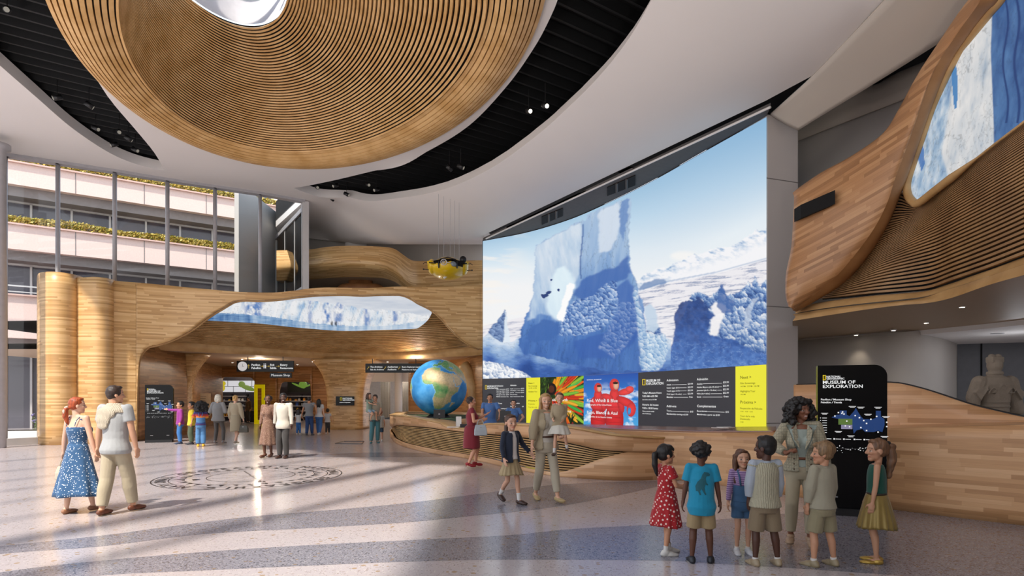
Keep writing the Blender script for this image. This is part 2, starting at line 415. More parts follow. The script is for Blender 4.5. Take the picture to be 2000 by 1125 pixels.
# ------------------------------------------------------------------ wooden dome
dome = thing('wooden_dome', 'huge oval dome of ringed wooden slats around the skylight', 'ceiling dome', (-5.3, 14.5, 10))
dl = Vector((-5.3, 14.5, 10))
NE = 144
def ringset(name, rows, mat, wfrac, dep, parent):
    """rows: list of (inner ring pts, outer ring pts) already paired"""
    m = MB()
    for A, B, nrm in rows:
        R = []
        for i in range(NE): a, b = A[i]-dl, B[i]-dl; R.append([a, b, b+nrm(i)*dep, a+nrm(i)*dep])
        m.rings([[r[j] for r in R] for j in (0, 1, 2, 3, 0)], cap=False)
    return m.build(name, mat, parent, smooth=False)
def prof(t): # t 0..1 outer -> lip : gentle downward roll
    return 10.31-.16*math.sin(PI*min(1, t*1.05))+.1*t
rows = []
for k in range(10):
    t0, t1 = k/10, (k+.72)/10
    A = el_l(t0, OUT, LIP, NE, prof(t0)); B = el_l(t1, OUT, LIP, NE, prof(t1)); rows.append((A, B, lambda i: Vector((0, 0, 1))))
ringset('rim_slats', rows, M_woodD, .7, .1, dome)
rows = []; n = 46
def cone(t):
    return [Vector((p.x, p.y, 10.41+2.84*t**1.0)) for p in el_l(t, LIP, SKY, NE, 0)]
ctr = Vector((-6.5, 14.5, 12.5))
for k in range(n):
    A = cone(k/n); B = cone((k+.56)/n)
    rows.append((A, B, lambda i, A=A, B=B: ((B[i]-A[i]).normalized().cross((A[(i+1) % NE]-A[i]).normalized()))))
o_ = ringset('cone_slats', rows, M_woodD, .5, .07, dome)
# make sure slats stand outward of the void face
bk = MB(); R = []
for k in range(13):
    t = k/12; q = cone(t); c = sum(q, Vector())/NE
    R.append([p+(p-c).normalized()*.1+Vector((0, 0, .06))-dl for p in q])
bk.rings(R, cap=False)
R = [[Vector((p.x, p.y, prof(t)+.09))-dl for p in el_l(t, OUT, LIP, NE, 0)] for t in (0, .25, .5, .75, 1)]
bk.rings(R, cap=False); bk.build('backing', plain('dome_backing', '#1d1610', .9), dome, True)
# light shaft above the skylight
sh = MB(); s0 = [Vector((p.x, p.y, 13.3)) for p in ellipse(*SKY, 64)]; s1 = [Vector((p.x, p.y, 15.2)) for p in ellipse(SKY[0]+.2, SKY[1]+.4, SKY[2]+.15, SKY[3]+.15, SKY[4], 64)]
sh.rings([s0, s1], cap=False); tag(sh.build('skylight_shaft', plain('shaft_plaster', '#cfcdd0', .9, bump=.2, scale=3), None, True), kind='structure')
sk = MB()
for k in range(-3, 4):
    c0 = Vector((SKY[0]+.2, SKY[1]+.4+k*1.0, 15.25)); sk.box(c0, (4.4, .16, .25), Matrix.Rotation(math.radians(20), 3, 'Z'))
tag(sk.build('skylight_beams', M_fin), kind='structure')

# ================================================================== floor
def terrazzo(name, c0, chips, rough, dens=1.0):
    m, nt, b = base(name, lin(c0), rough, spec=.5); tc = N(nt, 'TexCoord'); col = lin(c0)
    prev = None
    for i, (sc, th, cc) in enumerate(chips):
        v = N(nt, 'TexVoronoi', Scale=sc); nt.links.new(tc.outputs['Object'], v.inputs['Vector'])
        s = N(nt, 'SeparateColor'); nt.links.new(v.outputs['Color'], s.inputs[0])
        on = math_(nt, 'MULTIPLY', math_(nt, 'LESS_THAN', s.outputs[0], th), math_(nt, 'LESS_THAN', v.outputs['Distance'], .42))
        prev = mixc(nt, on, prev if prev else col, lin(cc))
    no = N(nt, 'TexNoise', Scale=.35); nt.links.new(tc.outputs['Object'], no.inputs['Vector'])
    prev = mixc(nt, math_(nt, 'MULTIPLY', no.outputs[0], .12), prev, tuple(x*.8 for x in col))
    nt.links.new(prev, b.inputs['Base Color']); return m
M_floor = terrazzo('light_terrazzo', '#bdb3b3', [(28, .16, '#a99c98'), (45, .2, '#cdc3be'), (16, .05, '#a98f70'), (60, .12, '#8d8583')], .17)
M_fdark = terrazzo('dark_terrazzo', '#8a878f', [(34, .34, '#55545c'), (50, .34, '#a8a3a6'), (70, .25, '#3f4048'), (20, .06, '#8c7862')], .2)
fl = tag(MB().box((0, 22, -.05), (90, 70, .1)).build('floor', M_floor), kind='structure')
def band(name, top, bot, z):
    a = [F(x, y) for x, y in top]; b = [F(x, y) for x, y in bot]
    o = sheet(name, [[p+Vector((0, 0, z)) for p in a], [p+Vector((0, 0, z)) for p in b]], M_fdark, 60, 3); tag(o, kind='structure'); return o
band('floor_inlay', [(-400, 1110), (0, 1067), (200, 1046), (350, 1026), (500, 1008), (650, 996), (800, 982), (925, 966), (1040, 951), (1150, 943), (1290, 939)],
     [(-400, 1125), (0, 1082), (200, 1067), (400, 1043), (600, 1032), (800, 1020), (900, 1010), (1065, 993), (1180, 973), (1260, 956), (1345, 934)], .0012)
band('floor_inlay', [(-600, 1210), (0, 1118), (200, 1095), (400, 1078), (600, 1065), (800, 1055), (1000, 1045), (1120, 1033), (1285, 1024), (1505, 1006), (1642, 992), (1760, 985), (2100, 1010)],
     [(-600, 1290), (0, 1150), (200, 1124), (400, 1114), (600, 1105), (800, 1097), (1000, 1093), (1285, 1095), (1450, 1104), (1725, 1122), (1900, 1140), (2050, 1160), (2500, 1200)], .0012)
band('floor_inlay', [(560, 890), (640, 887), (720, 884), (800, 884), (870, 887)], [(560, 894), (640, 893), (720, 893), (800, 893), (860, 892)], .0012)
# compass emblem
M_ink = plain('floor_ink', '#2c2627', .3)
cp = thing('floor_compass', 'large circular compass emblem with lettering inlaid in the sunny terrazzo floor', 'floor emblem', (-5.58, 12.52, .004))
def ringline(r, w, n=96): 
    m = MB(); m.rings([[Vector((rr*math.cos(2*PI*k/n), rr*math.sin(2*PI*k/n), .001)) for k in range(n)] for rr in (r-w/2, r+w/2)], cap=False); return m
for r, w in ((1.85, .022), (1.55, .016), (1.27, .012), (.87, .014)): ringline(r, w).build('ring', M_ink, cp)
tm = MB()
for k in range(32):
    a = 2*PI*k/32; L = .19 if k % 2 == 0 else .14
    u = Vector((math.cos(a), math.sin(a), 0)); v = Vector((-u.y, u.x, 0)); m0 = u*1.28
    tm.add([m0-v*.06+Vector((0, 0, .001)), m0+v*.06+Vector((0, 0, .001)), u*(1.28+L)+v*.05+Vector((0, 0, .001))], [(0, 1, 2)])
tm.build('pointer_ring', M_ink, cp)
am = MB(); d = Vector((.55, -.83, 0)).normalized()
for dd, w in ((d, .03), (Vector((d.y*-1, d.x, 0)), .012), ((d+Vector((-d.y, d.x, 0))).normalized(), .008), ((d-Vector((-d.y, d.x, 0))).normalized(), .008)):
    s_ = Vector((-dd.y, dd.x, 0))*w/2; L = .98 if w > .02 else .86
    am.add([dd*-L-s_, dd*-L+s_, dd*L+s_, dd*L-s_], [(0, 1, 2, 3)])
am.build('needle', M_ink, cp)
def arctext(s, r, a0, a1, size, parent):
    for i, ch in enumerate(s):
        if ch == ' ': continue
        a = lerp(a0, a1, (i+.5)/len(s)); M = Matrix.Rotation(a-PI/2, 4, 'Z') @ Matrix.Translation((-size*.33, r, .001))
        yield ch, M
V_ = []; F_ = []
def add_glyphs(gen, size):
    for ch, M in gen:
        cu = bpy.data.curves.new('t', 'FONT'); cu.body = ch; cu.size = size; cu.offset = .008; o = bpy.data.objects.new('t', cu); C.objects.link(o); bpy.context.view_layer.update(); me = evalmesh(o)
        k = len(V_); V_.extend(tuple(M @ v.co) for v in me.vertices); F_.extend(tuple(i+k for i in p.vertices) for p in me.polygons)
        bpy.data.objects.remove(o); bpy.data.curves.remove(cu); bpy.data.meshes.remove(me)
add_glyphs(arctext('NATIONAL GEOGRAPHIC', 1.60, math.radians(75), math.radians(-95), .27, None), .27)
add_glyphs(arctext('NATIONAL GEOGRAPHIC', 1.60, math.radians(255), math.radians(85), .27, None), .27)
for ch, dg in (('N', -56), ('S', 8), ('E', 34), ('W', 214)):
    add_glyphs([(ch, Matrix.Rotation(math.radians(dg)-PI/2, 4, 'Z') @ Matrix.Translation((-.07, .98, .001)))], .2)
me = bpy.data.meshes.new('lettering'); me.from_pydata(V_, [], F_); link('lettering', me, cp, M_ink)

rim = [Vector((p[0], p[1], 0)) for p in outer_xy]; rm_ = MB(); rm_.rings([[p+Vector((0, 0, hz(p.x, p.y)+.3)) for p in rim], [p+Vector((0, 0, 11.65)) for p in rim]], cap=False); tag(rm_.build('wall_void', M_dark), kind='structure')
# ================================================================== glass wall on the left
m_glass, nt, b = base('clear_glass', (1, 1, 1), .02); nt.nodes.remove(b)
gl = N(nt, 'BsdfGlossy', Roughness=.02); tr = N(nt, 'BsdfTransparent'); tr.inputs[0].default_value = (.93, .95, .95, 1); fr = N(nt, 'Fresnel', IOR=1.45); mx = N(nt, 'MixShader')
nt.links.new(fr.outputs[0], mx.inputs[0]); nt.links.new(tr.outputs[0], mx.inputs[1]); nt.links.new(gl.outputs[0], mx.inputs[2]); nt.links.new(mx.outputs[0], nt.nodes['Material Output'].inputs[0])
def tpx(px): return interp([(-20, 294), (10, 299), (113, 314), (224, 331), (327, 348), (420, 362), (508, 375), (560, 384), (596, 391)])(px)
ZC = 10.4
Yg = lambda px: CE(px, tpx(px)).y+.08 if px > -20 else lerp(CE(-20, 294).y, 17.0, (-20-px)/200)
cw = thing('curtain_wall', 'tall glazed curtain wall with slim grey mullions on the left', 'glass wall', (-13, 22.5, 0))
o0 = Vector((-13, 22.5, 0))
cols_px = [-230, -110, 10, 113, 224, 327, 420, 508, 592]
pts = [W(p, HY, Yg(p)) for p in cols_px]
for i, p in enumerate(pts):
    if i in (8,): continue
    MB().cyl(Vector((p.x, p.y, 0 if i < 4 else 5.9))-o0, Vector((p.x, p.y, ZC))-o0, .075, n=12).build('mullion', M_grey, cw, True)
for i in range(len(pts)-1):
    a, b_ = pts[i], pts[i+1]
    zb0 = .1 if i < 3 else 5.9; g = MB(); g.add([Vector((a.x, a.y+.05, zb0))-o0, Vector((b_.x, b_.y+.05, zb0))-o0, Vector((b_.x, b_.y+.05, ZC-.2))-o0, Vector((a.x, a.y+.05, ZC-.2))-o0], [(0, 1, 2, 3)]); g.build('pane', m_glass, cw)
hd = MB(); dir_ = (pts[-1]-pts[0]); L = math.hypot(dir_.x, dir_.y)
for i in range(len(pts)-1):
    a, b_ = pts[i], pts[i+1]; c = (a+b_)/2; d = b_-a
    hd.box(Vector((c.x, c.y, ZC-.03))-o0, (math.hypot(d.x, d.y)+.1, .3, .16), Matrix.Rotation(math.atan2(d.y, d.x), 3, 'Z'))
hd.build('head_rail', M_grey, cw)
hd = MB(); a, b_ = pts[1], pts[3]; c = (a+b_)/2; d = b_-a; hd.box(Vector((c.x, c.y, .12))-o0, (math.hypot(d.x, d.y), .2, .24), Matrix.Rotation(math.atan2(d.y, d.x), 3, 'Z')); hd.build('sill', M_metal, cw)
# corner post and glazed return
cpst = W(596, HY, Yg(596))
tag(MB().box((cpst.x, cpst.y, 8.1), (.26, .26, 4.5), Matrix.Rotation(.58, 3, 'Z')).build('corner_post', M_metal), 'white square corner post where the glass wall turns back', 'post')
rt = thing('glass_return', 'glazed side return running back from the white corner post', 'glass wall', (cpst.x, cpst.y, 0), math.atan2(.833, -.553))
g = MB(); g.box((3, 0, 8), (5.8, .02, 4)); g.build('pane', m_glass, rt)
for t in (1.9, 3.9): MB().box((t, 0, 8), (.05, .06, 4.2)).build('mullion', M_metal, rt)
MB().box((6.0, 0, 8), (.1, .12, 4.2)).build('mullion', M_metal, rt)
MB().box((3, 0, 10.1), (6, .14, .2)).build('head_rail', M_grey, rt)
MB().box((3, 0, 6.6), (6, .1, .1)).build('transom', M_metal, rt)
# round column at the far left
p = W(-4, HY, 19.4); tag(MB().lathe([(.22, 0), (.22, 9.9), (.34, 9.95), (.34, 10.1)], (p.x, p.y, 0), 24).build('round_column', M_grey, None, True), 'tall round grey column at the left edge of the glass', 'column')
# ================================================================== building outside
fo = Vector((-26.05, 30, 0)); RZ = math.atan2(.553, .833)
M_pink = plain('pink_stone', '#e9cdc2', .85, var=.05, scale=14); M_pinkt = plain('pink_coping', '#d8b5a8', .8)
M_win = plain('dark_window', '#524f59', .15, coat=.3); M_wbk = plain('window_recess', '#8a827f', .8)
bd = thing('terraced_building', 'pink stone building with planted terraces seen through the glass', 'building', fo, RZ)
T0, T1 = -9, 13.6
Rj = [2.9+3.15*k for k in range(-4, 4)]
T1f = T1
for lv, (zt, zb) in enumerate(((13.82, 12.7), (10.62, 9.35), (6.95, 4.75))):
    if lv == 2: T1 = 3.6
    w = MB(); w.box(((T0+T1)/2, .2, (zt+zb)/2), (T1-T0, .4, zt-zb)); w.box(((T0+T1)/2, .15, zt+.03), (T1-T0+.05, .6, .08), mi=1); w.build('parapet', [M_pink, M_pinkt], bd)
    j = MB()
    for t in Rj:
        if T0 < t < T1: j.box((t, -.004, (zt+zb)/2), (.035, .02, zt-zb-.02))
    j.build('panel_joints', M_wbk, bd)
    # soffit band and windows below this parapet
    zl = (10.7, 7.0, 4.9)[lv]-.3 if lv < 2 else 0
    MB().box(((T0+T1)/2, 1.6, zb-.25), (T1-T0, 2.4, .5)).build('soffit', M_wbk, bd)
    for k in range(-5, 9):
        t = .89+1.76*k
        if t+1.76 > T1: break
        MB().box((t+.88, 1.55, (zb-.5+zl)/2), (1.66, .06, zb-.5-zl)).build('window_pane', M_win, bd)
        MB().box((t, 1.45, (zb-.45+zl)/2), (.1, .14, zb-.45-zl)).build('window_frame', M_metal, bd)
    MB().box(((T0+T1)/2, 1.45, zb-.55), (T1-T0, .14, .1)).build('window_head', M_metal, bd)
    MB().box(((T0+T1)/2, 2.4, (zb+zl)/2), (T1-T0, .3, zb-zl)).build('core_wall', M_wbk, bd)
T1 = T1f
MB().box(((T0+T1)/2, 3.3, 16.5), (T1-T0, .3, 5.6)).build('upper_wall', plain('blue_glass_wall', '#5c6478', .3), bd)
for k in range(14): MB().box((T0+1.6*k+.4, 3.05, 16.5), (.35, .1, 5.2)).build('window_frame', M_metal, bd)
MB().box((T1+.05, 3, 11.8), (.3, 6.2, 11.6)).build('end_wall', plain('pale_render', '#e6e2e0', .85), bd)
MB().box((-3.2, -.7, 7.35), (9.5, .06, .07)).build('handrail', M_metal, bd)
MB().box((-3.2, -.7, 7.05), (9.5, .05, .05)).build('handrail', M_metal, bd)
# planted strips
m_leaf, nt, b = base('yellow_foliage', (.4, .35, .05), .7); gi = N(nt, 'NewGeometry'); 
nt.links.new(ramp(nt, gi.outputs['Random Per Island'], [(0, lin('#6f7a2c')), (.35, lin('#a89434')), (.8, lin('#d6b85a')), (1, lin('#e3d38a'))]), b.inputs['Base Color'])
def foliage(name, a, b_, n, hgt, wid, sz, mat, label, cat, par=None, seed=0):
    R = random.Random(seed); m = MB(); d = b_-a
    for i in range(n):
        t = R.random(); c = a+d*t; hh = hgt*(.75+.3*noise.noise(Vector((t*9, seed, 0))))
        c = c+Vector((R.uniform(-wid, wid), R.uniform(-wid, wid), hh*(R.random()**.6)))
        n1 = Vector((R.gauss(0, 1), R.gauss(0, 1), R.gauss(0, 1))).normalized(); n2 = n1.orthogonal().normalized(); s = sz*R.uniform(.6, 1.3)
        q = n1.cross(n2); m.add([c-n2*s, c+q*s*.5, c+n2*s, c-q*s*.5], [(0, 1, 2, 3)])
    return tag(m.build(name, mat, par), label, cat, kind='stuff')
def fpt(t, z, y=.2): return fo+Vector((math.cos(RZ)*t-math.sin(RZ)*y, math.sin(RZ)*t+math.cos(RZ)*y, z))
foliage('terrace_hedge', fpt(-8, 13.82), fpt(13.4, 13.82), 12000, .6, .24, .075, m_leaf, 'yellow green hedge along the topmost stone parapet outside', 'hedge', seed=1)
foliage('terrace_hedge', fpt(-8, 10.6), fpt(13.6, 10.6), 14000, .66, .26, .075, m_leaf, 'yellow green hedge along the middle stone parapet outside', 'hedge', seed=2)
# ground floor outside
gb = MB(); gb.box(((T0+3.6)/2, 2.3, 2.3), (3.6-T0, .2, 4.7)); gb.build('ground_floor_glass', plain('ground_glass', '#6b6764', .25), bd)
for k in range(7): MB().box((-6+1.5*k, 2.1, 2.3), (.14, .12, 4.6)).build('ground_floor_frame', M_grey, bd)
MB().box((-2.7, 2.05, 3.3), (12, .1, .16)).build('ground_floor_transom', M_grey, bd)
# planter with flowers just outside, left of the wooden wall
pa, pb_ = F(-60, 869), F(100, 866)
pt = thing('planter_bench', 'low white planter bench outside the glass at the far left', 'planter', ((pa+pb_)/2))
d = pb_-pa; R3 = Matrix.Rotation(math.atan2(d.y, d.x), 3, 'Z')
MB().box((0, 1.7, .2), (d.length+1.5, .8, .4), R3).build('box', plain('planter_white', '#efeae6', .6), pt)
MB().box((0, 1.75, .41), (d.length+1.3, .62, .03), R3).build('soil', plain('soil', '#3b332c', .95), pt)
m_gr = plain('stem_green', '#71804a', .7); m_lav = plain('lavender', '#8f86b8', .7); m_whf = plain('white_bloom', '#dcdccb', .7)
Rr = random.Random(5)
for i in range(26):
    t = Rr.uniform(.28, 1.0); c = pa.lerp(pb_, t)+Vector((0, 1.75+Rr.uniform(-.2, .2), .42)); h = Rr.uniform(.35, 1.0)*(.5+.6*t)
    fl_ = thing('flowering_plant', 'slender stemmed garden flower with pale purple bloom in the white planter', 'flower', c, group='flowers in the white planter')
    st = MB(); tip = Vector((Rr.uniform(-.1, .1), Rr.uniform(-.05, .05), h)); st.tube([(0, 0, 0), tip*.5+Vector((.02, 0, 0)), tip], .008, 5)
    for _ in range(26):
        q = tip*Rr.random()*.9; a_ = Rr.uniform(0, 2*PI); e = Vector((math.cos(a_), math.sin(a_), .5))*Rr.uniform(.05, .12); st.add([q, q+e*.5+Vector((0, 0, .015)), q+e, q+e*.5-Vector((0, 0, .015))], [(0, 1, 2, 3)])
    st.build('stem', m_gr, fl_)
    bl = MB()
    for _ in range(9): bl.ell(tip+Vector((Rr.uniform(-.045, .045), Rr.uniform(-.045, .045), Rr.uniform(-.08, .03) if i % 3 else Rr.uniform(-.25, .03))), (.022,)*3, nu=6, nv=4)
    bl.build('bloom', m_lav if i % 4 else m_whf, fl_)
# ================================================================== wooden arch wall (left and centre)
Yw = interp([(92, 21.9), (94, 21.3), (100, 20.85), (112, 20.75), (130, 20.95), (150, 21.6), (172, 21.3), (196, 21.3), (210, 21.75), (225, 21.9), (265, 22.3), (300, 22.6), (350, 22.95), (450, 23.4), (600, 24.3), (750, 25.2), (945, 26.3)])
wtop = interp([(92, 545), (94, 538), (100, 535), (112, 534), (128, 536), (150, 542), (173, 545), (195, 544), (218, 550), (288, 556), (352, 562), (416, 568), (480, 573), (525, 574), (576, 570), (604, 566), (642, 564), (712, 565), (781, 562), (850, 563), (897, 561), (946, 557)])
wlow = interp([(266, 868), (267, 800), (269, 740), (272, 706), (276, 694), (282, 685), (291, 678), (305, 675), (320, 671), (340, 664), (360, 654), (380, 642), (406, 622), (422, 611), (438, 602), (449, 595), (461, 589), (481, 587), (505, 588), (542, 586), (583, 580.6), (626, 577), (670, 576), (708, 577.7), (742, 576), (777, 575.7), (795, 580), (815, 592), (841, 605), (858, 619), (873, 636), (896, 659), (922, 677), (946, 685)])
aw = tag(colwall('wooden_arch_wall', 92, 266, 2, wtop, lambda x: HY+FP*HC/Yw(x), Yw, M_wood, None, 14, .3), kind='structure'); aw.name = 'wall_left'
aw2 = tag(colwall('wall_back', 266, 946, 2, wtop, wlow, Yw, M_wood, None, 14, .3), kind='structure')
# edge lip of the opening
lip = MB(); P_ = [W(x, wlow(x), Yw(x)) for x in [266, 267, 268, 269, 270.5, 272, 276, 282, 291]+list(range(300, 947, 12))]
lip.tube(P_, .05, 6); tag(lip.build('trim_1', M_trim, None, True), kind='structure')
# long lens-shaped screen
sbot = interp([(396, 625), (406, 626), (496, 631), (583, 640), (684, 646.5), (728, 645), (812, 642), (826, 634), (838, 622), (843, 612)])
ls_ = colwall('lens_screen', 398, 843, 2, lambda x: wlow(x)-4, lambda x: max(sbot(x), wlow(x)-3), lambda x: Yw(x)+.33, None, None, 50)
tag(ls_, 'long lens shaped screen of an ice cliff over water in the wooden wall', 'screen')
# slatted soffit under it and curved fascia
ft = interp([(255, 667), (300, 669), (380, 673), (440, 677), (496, 680), (600, 687), (670, 690.5), (740, 690.5), (815, 688), (880, 684.5), (950, 680)])
ZF = 3.95
def Yfas(px): return (ZF-HC)*FP/(HY-ft(px))
xs_ = list(range(256, 953, 16))
up_ = [W(x, lerp(606, 600, (x-256)/700), Yw(max(x, 300))+.75) for x in xs_]
lo_ = [W(x, ft(x), Yfas(x)) for x in xs_]
mi_ = [u.lerp(l, .5)+Vector((0, .3, -.18)) for u, l in zip(up_, lo_)]
ss = thing('slatted_soffit', 'curved slatted timber soffit beneath the lens shaped ice screen', 'soffit', (-8, 26, 4))
def shift(cs, o): return [[p-o for p in c] for c in cs]
slats('slats', shift([up_, mi_, lo_], Vector((-8, 26, 4))), 25, M_woodS, ss, nu=70, w=.52, depth=.07, nrm=Vector((0, -1, -.3)), dark=M_dark, back=.1)
fb = [p+Vector((0, .02, -.31)) for p in lo_]; fa = [p+Vector((0, -.08, .05)) for p in lo_]
fmid = [p+Vector((0, -.13, -.12)) for p in lo_]; fb2 = [p+Vector((0, .1, .02)) for p in fb]; fa2 = [p+Vector((0, .35, .12)) for p in lo_]
tag(sheet('trim_12', [fa, fa2], M_trim, 80, 3), kind='structure')
tag(sheet('trim_2', [fa, fmid, fb], M_trim, 80, 8), kind='structure')
ci = slab('ceiling_lower', [(p.x, p.y-.01) for p in fb]+[(-.5, 31), (-.5, 52), (-24, 52), (-24, 24)], [], 0, lambda x, y: 3.655, plain('tan_ceiling', '#c9b299', .7, var=.02), 0, up=-1); tag(ci, kind='structure')
for dz_, dy_ in ((4.9, .15), (3.95, .3)):
    tag(slab('ceiling_lower', [(p.x, p.y+dy_) for p in fb]+[(-.5, 31), (-.5, 46), (-24, 46), (-24, 25)], [], 0, lambda x, y, z=dz_: z, M_dark, 0), kind='structure')
# small dark slot on the wall near the big screen
p = W(939, 584, Yw(939)-.03); tag(MB().box(p, (.2, .08, .24)).build('wall_slot', M_dark), 'small dark slot in the wood next to the big screen', 'vent')
# ---------------------------------------------------------------- interior behind the arch
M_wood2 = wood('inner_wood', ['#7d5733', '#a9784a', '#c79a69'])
Zt = 3.72
def wallpath(name, pts, z0, z1, mat, label=None, thick=.2, kind='structure', nu=40):
    o = sheet(name, [[Vector((p.x, p.y, z)) for p in pts] for z in (z0, z1)], mat, nu, 6, thick=thick, off=0); tag(o, kind=kind); return o
def G(px, Y): return W(px, HY, Y)
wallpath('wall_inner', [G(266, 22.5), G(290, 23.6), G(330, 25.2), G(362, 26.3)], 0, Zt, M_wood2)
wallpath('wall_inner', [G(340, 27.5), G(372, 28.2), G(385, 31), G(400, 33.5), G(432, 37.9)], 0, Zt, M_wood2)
def flare(name, secs, label, mat=M_wood, Yc=30, dep=.7):
    m = MB(); R = []
    for z, x0, x1 in secs:
        a = G(x0, Yc).x; b_ = G(x1, Yc).x; c = (a+b_)/2; h = (b_-a)/2; row = []
        for k in range(28):
            t = 2*PI*k/28; cx_, sy_ = math.cos(t), math.sin(t)
            row.append(Vector((c+h*abs(cx_)**.45*(1 if cx_ > 0 else -1), Yc+dep*abs(sy_)**.45*(1 if sy_ > 0 else -1), z)))
        R.append(row)
    zs = [s[0] for s in secs]; fx0 = interp([(s[0], s[1]) for s in secs]); fx1 = interp([(s[0], s[2]) for s in secs]); R = []
    for i in range(25):
        z = lerp(zs[0], zs[-1], i/24); a = G(fx0(z), Yc).x; b_ = G(fx1(z), Yc).x; c = (a+b_)/2; h = (b_-a)/2
        R.append([Vector((c+h*abs(math.cos(t))**.4*(1 if math.cos(t) > 0 else -1), Yc+dep*(1+.35*max(0, (z-2.3)))*abs(math.sin(t))**.4*(1 if math.sin(t) > 0 else -1), z)) for t in [2*PI*(k+.5)/28 for k in range(28)]])
    me_o = m.rings(R).build(name, mat, None, True); me = me_o.data; uv = me.uv_layers.new(name='UVMap')
    for l in me.loops:
        v = me.vertices[l.vertex_index].co; uv.data[l.index].uv = (math.atan2(v.y-Yc, v.x-G(670, Yc).x)*1.3+v.x, v.z)
    return tag(me_o, label, 'column')
flare('wooden_column', [(0, 356, 373), (1.2, 355, 371), (2.0, 353, 371.5), (2.6, 351, 377), (3.1, 349, 388), (3.64, 346, 408)], 'slim timber pillar flaring at the top beside the standing kids', Yc=26.6, dep=.3)
flare('wooden_column', [(0, 646, 716), (1.5, 645.5, 716), (2.2, 643, 718), (2.7, 639, 722), (3.2, 630, 730), (3.64, 617, 742)], 'massive flared timber pillar carrying the small black notice', Yc=31.2, dep=1.0)
# shop wall with two openings
Ys = 38.
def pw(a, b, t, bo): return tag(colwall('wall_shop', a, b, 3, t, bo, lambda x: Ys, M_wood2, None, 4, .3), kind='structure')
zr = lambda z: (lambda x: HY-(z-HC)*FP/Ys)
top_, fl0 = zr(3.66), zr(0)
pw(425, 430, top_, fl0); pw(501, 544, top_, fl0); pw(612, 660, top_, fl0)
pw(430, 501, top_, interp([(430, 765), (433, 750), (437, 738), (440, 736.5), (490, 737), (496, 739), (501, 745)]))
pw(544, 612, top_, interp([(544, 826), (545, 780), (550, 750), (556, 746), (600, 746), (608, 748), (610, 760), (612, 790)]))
tag(MB().box((G(520, 42).x, 42.2, 1.9), (12, .1, 3.8)).build('wall_shop', plain('shop_wall', '#3f3a3e', .8)), kind='structure')
tag(MB().box((G(430, 42).x-.6, 40, 1.9), (.1, 4.4, 3.8)).build('wall_shop', M_wood2), kind='structure')
# picture panels in the shop
pn = thing('wall_picture', 'bright white panel with a yellow bird and a green bird above the shop shelves', 'picture', G(466, 41.3)+Vector((0, 0, .74)))
MB().box((0, 0, 0), (3.5, .05, .8)).build('board', glow('panel_white', '#e8e6ea', .75), pn)
bx_ = MB(); 
for x in (-.75, .1, .95): bx_.box((x, -.03, .2), (.03, .01, .4))
for x in (-1.2, -.35, .5, 1.3): bx_.box((x, -.03, -.2), (.03, .01, .4))
bx_.box((0, -.03, 0), (3.5, .01, .03)); bx_.build('grid_lines', M_dark, pn)
MB().ell((-1.25, -.05, -.1), (.32, .03, .3)).ell((-1.05, -.05, .2), (.17, .03, .16)).build('yellow_bird', glow('bird_yellow', '#d9c31e', .7), pn)
MB().ell((.25, -.05, .14), (.24, .03, .22)).ell((.65, -.05, -.1), (.55, .03, .17), Matrix.Rotation(.35, 3, 'Y')).build('green_bird', glow('bird_green', '#7f9a3a', .6), pn)
au = thing('wall_picture', 'dark picture of green northern lights above the right shop shelves', 'picture', G(588, 41.3)+Vector((0, 0, .74)))
MB().box((0, 0, 0), (1.9, .05, .85)).build('board', plain('night_black', '#0e140f', .4), au)
MB().ell((.15, -.03, .12), (.3, .02, .26)).ell((-.2, -.03, .05), (.5, .02, .07), Matrix.Rotation(.4, 3, 'Y')).ell((.5, -.03, .05), (.4, .02, .06), Matrix.Rotation(-.35, 3, 'Y')).build('light_streaks', glow('aurora', '#7fa83f', .5), au)
for side, (cx_, w_) in enumerate(((452, 2.2), (588, 2.3))):
    s_ = thing('shop_shelving', ('white shop shelves behind the two women' if side == 0 else 'shop shelves of goods behind the family of four'), 'shelving', G(cx_, 41.4))
    for k, z in enumerate((.3, .7, 1.05, 1.4, 1.75)): MB().box((0, 0, z), (w_, .4, .04)).build('shelf', M_metal, s_)
    for x in (-w_/2, 0, w_/2): MB().box((x, .1, .95), (.05, .3, 1.9)).build('upright', M_dark, s_)
    R = random.Random(side+3); pal = ['#d7d2c8', '#3c5aa0', '#c98a2b', '#8b8f94', '#e0b43c', '#4c3c34', '#b8b0a0']
    for z in (.32, .72, 1.07, 1.42):
        x = -w_/2+.2
        while x < w_/2-.2:
            hh = R.uniform(.1, .24); c = R.choice(pal); m = MB(); 
            if R.random() < .5: m.box((0, 0, hh/2), (.16, .16, hh))
            else: m.lathe([(.07, 0), (.09, hh*.5), (.05, hh*.9), (.03, hh)], n=10)
            o = m.build('shop_item', plain('item_'+c[1:], c, .6)); o.location = G(cx_, 41.4)+Vector((x, -.05, z-HC)); x += R.uniform(.2, .42)
            tag(o, ('small item on display on the shelves at the back of the left shop bay' if side == 0 else 'small item on display on the shelves at the back of the right shop bay'), 'merchandise', 'goods on the left shop shelves' if side == 0 else 'goods on the right shop shelves')
for t_ in C.objects:
    if t_.name.startswith('shop_shelving') or t_.name.startswith('wall_picture'): pass
for o in list(C.objects):
    if o.name.startswith('shop_shelving'): o.location.z = 0
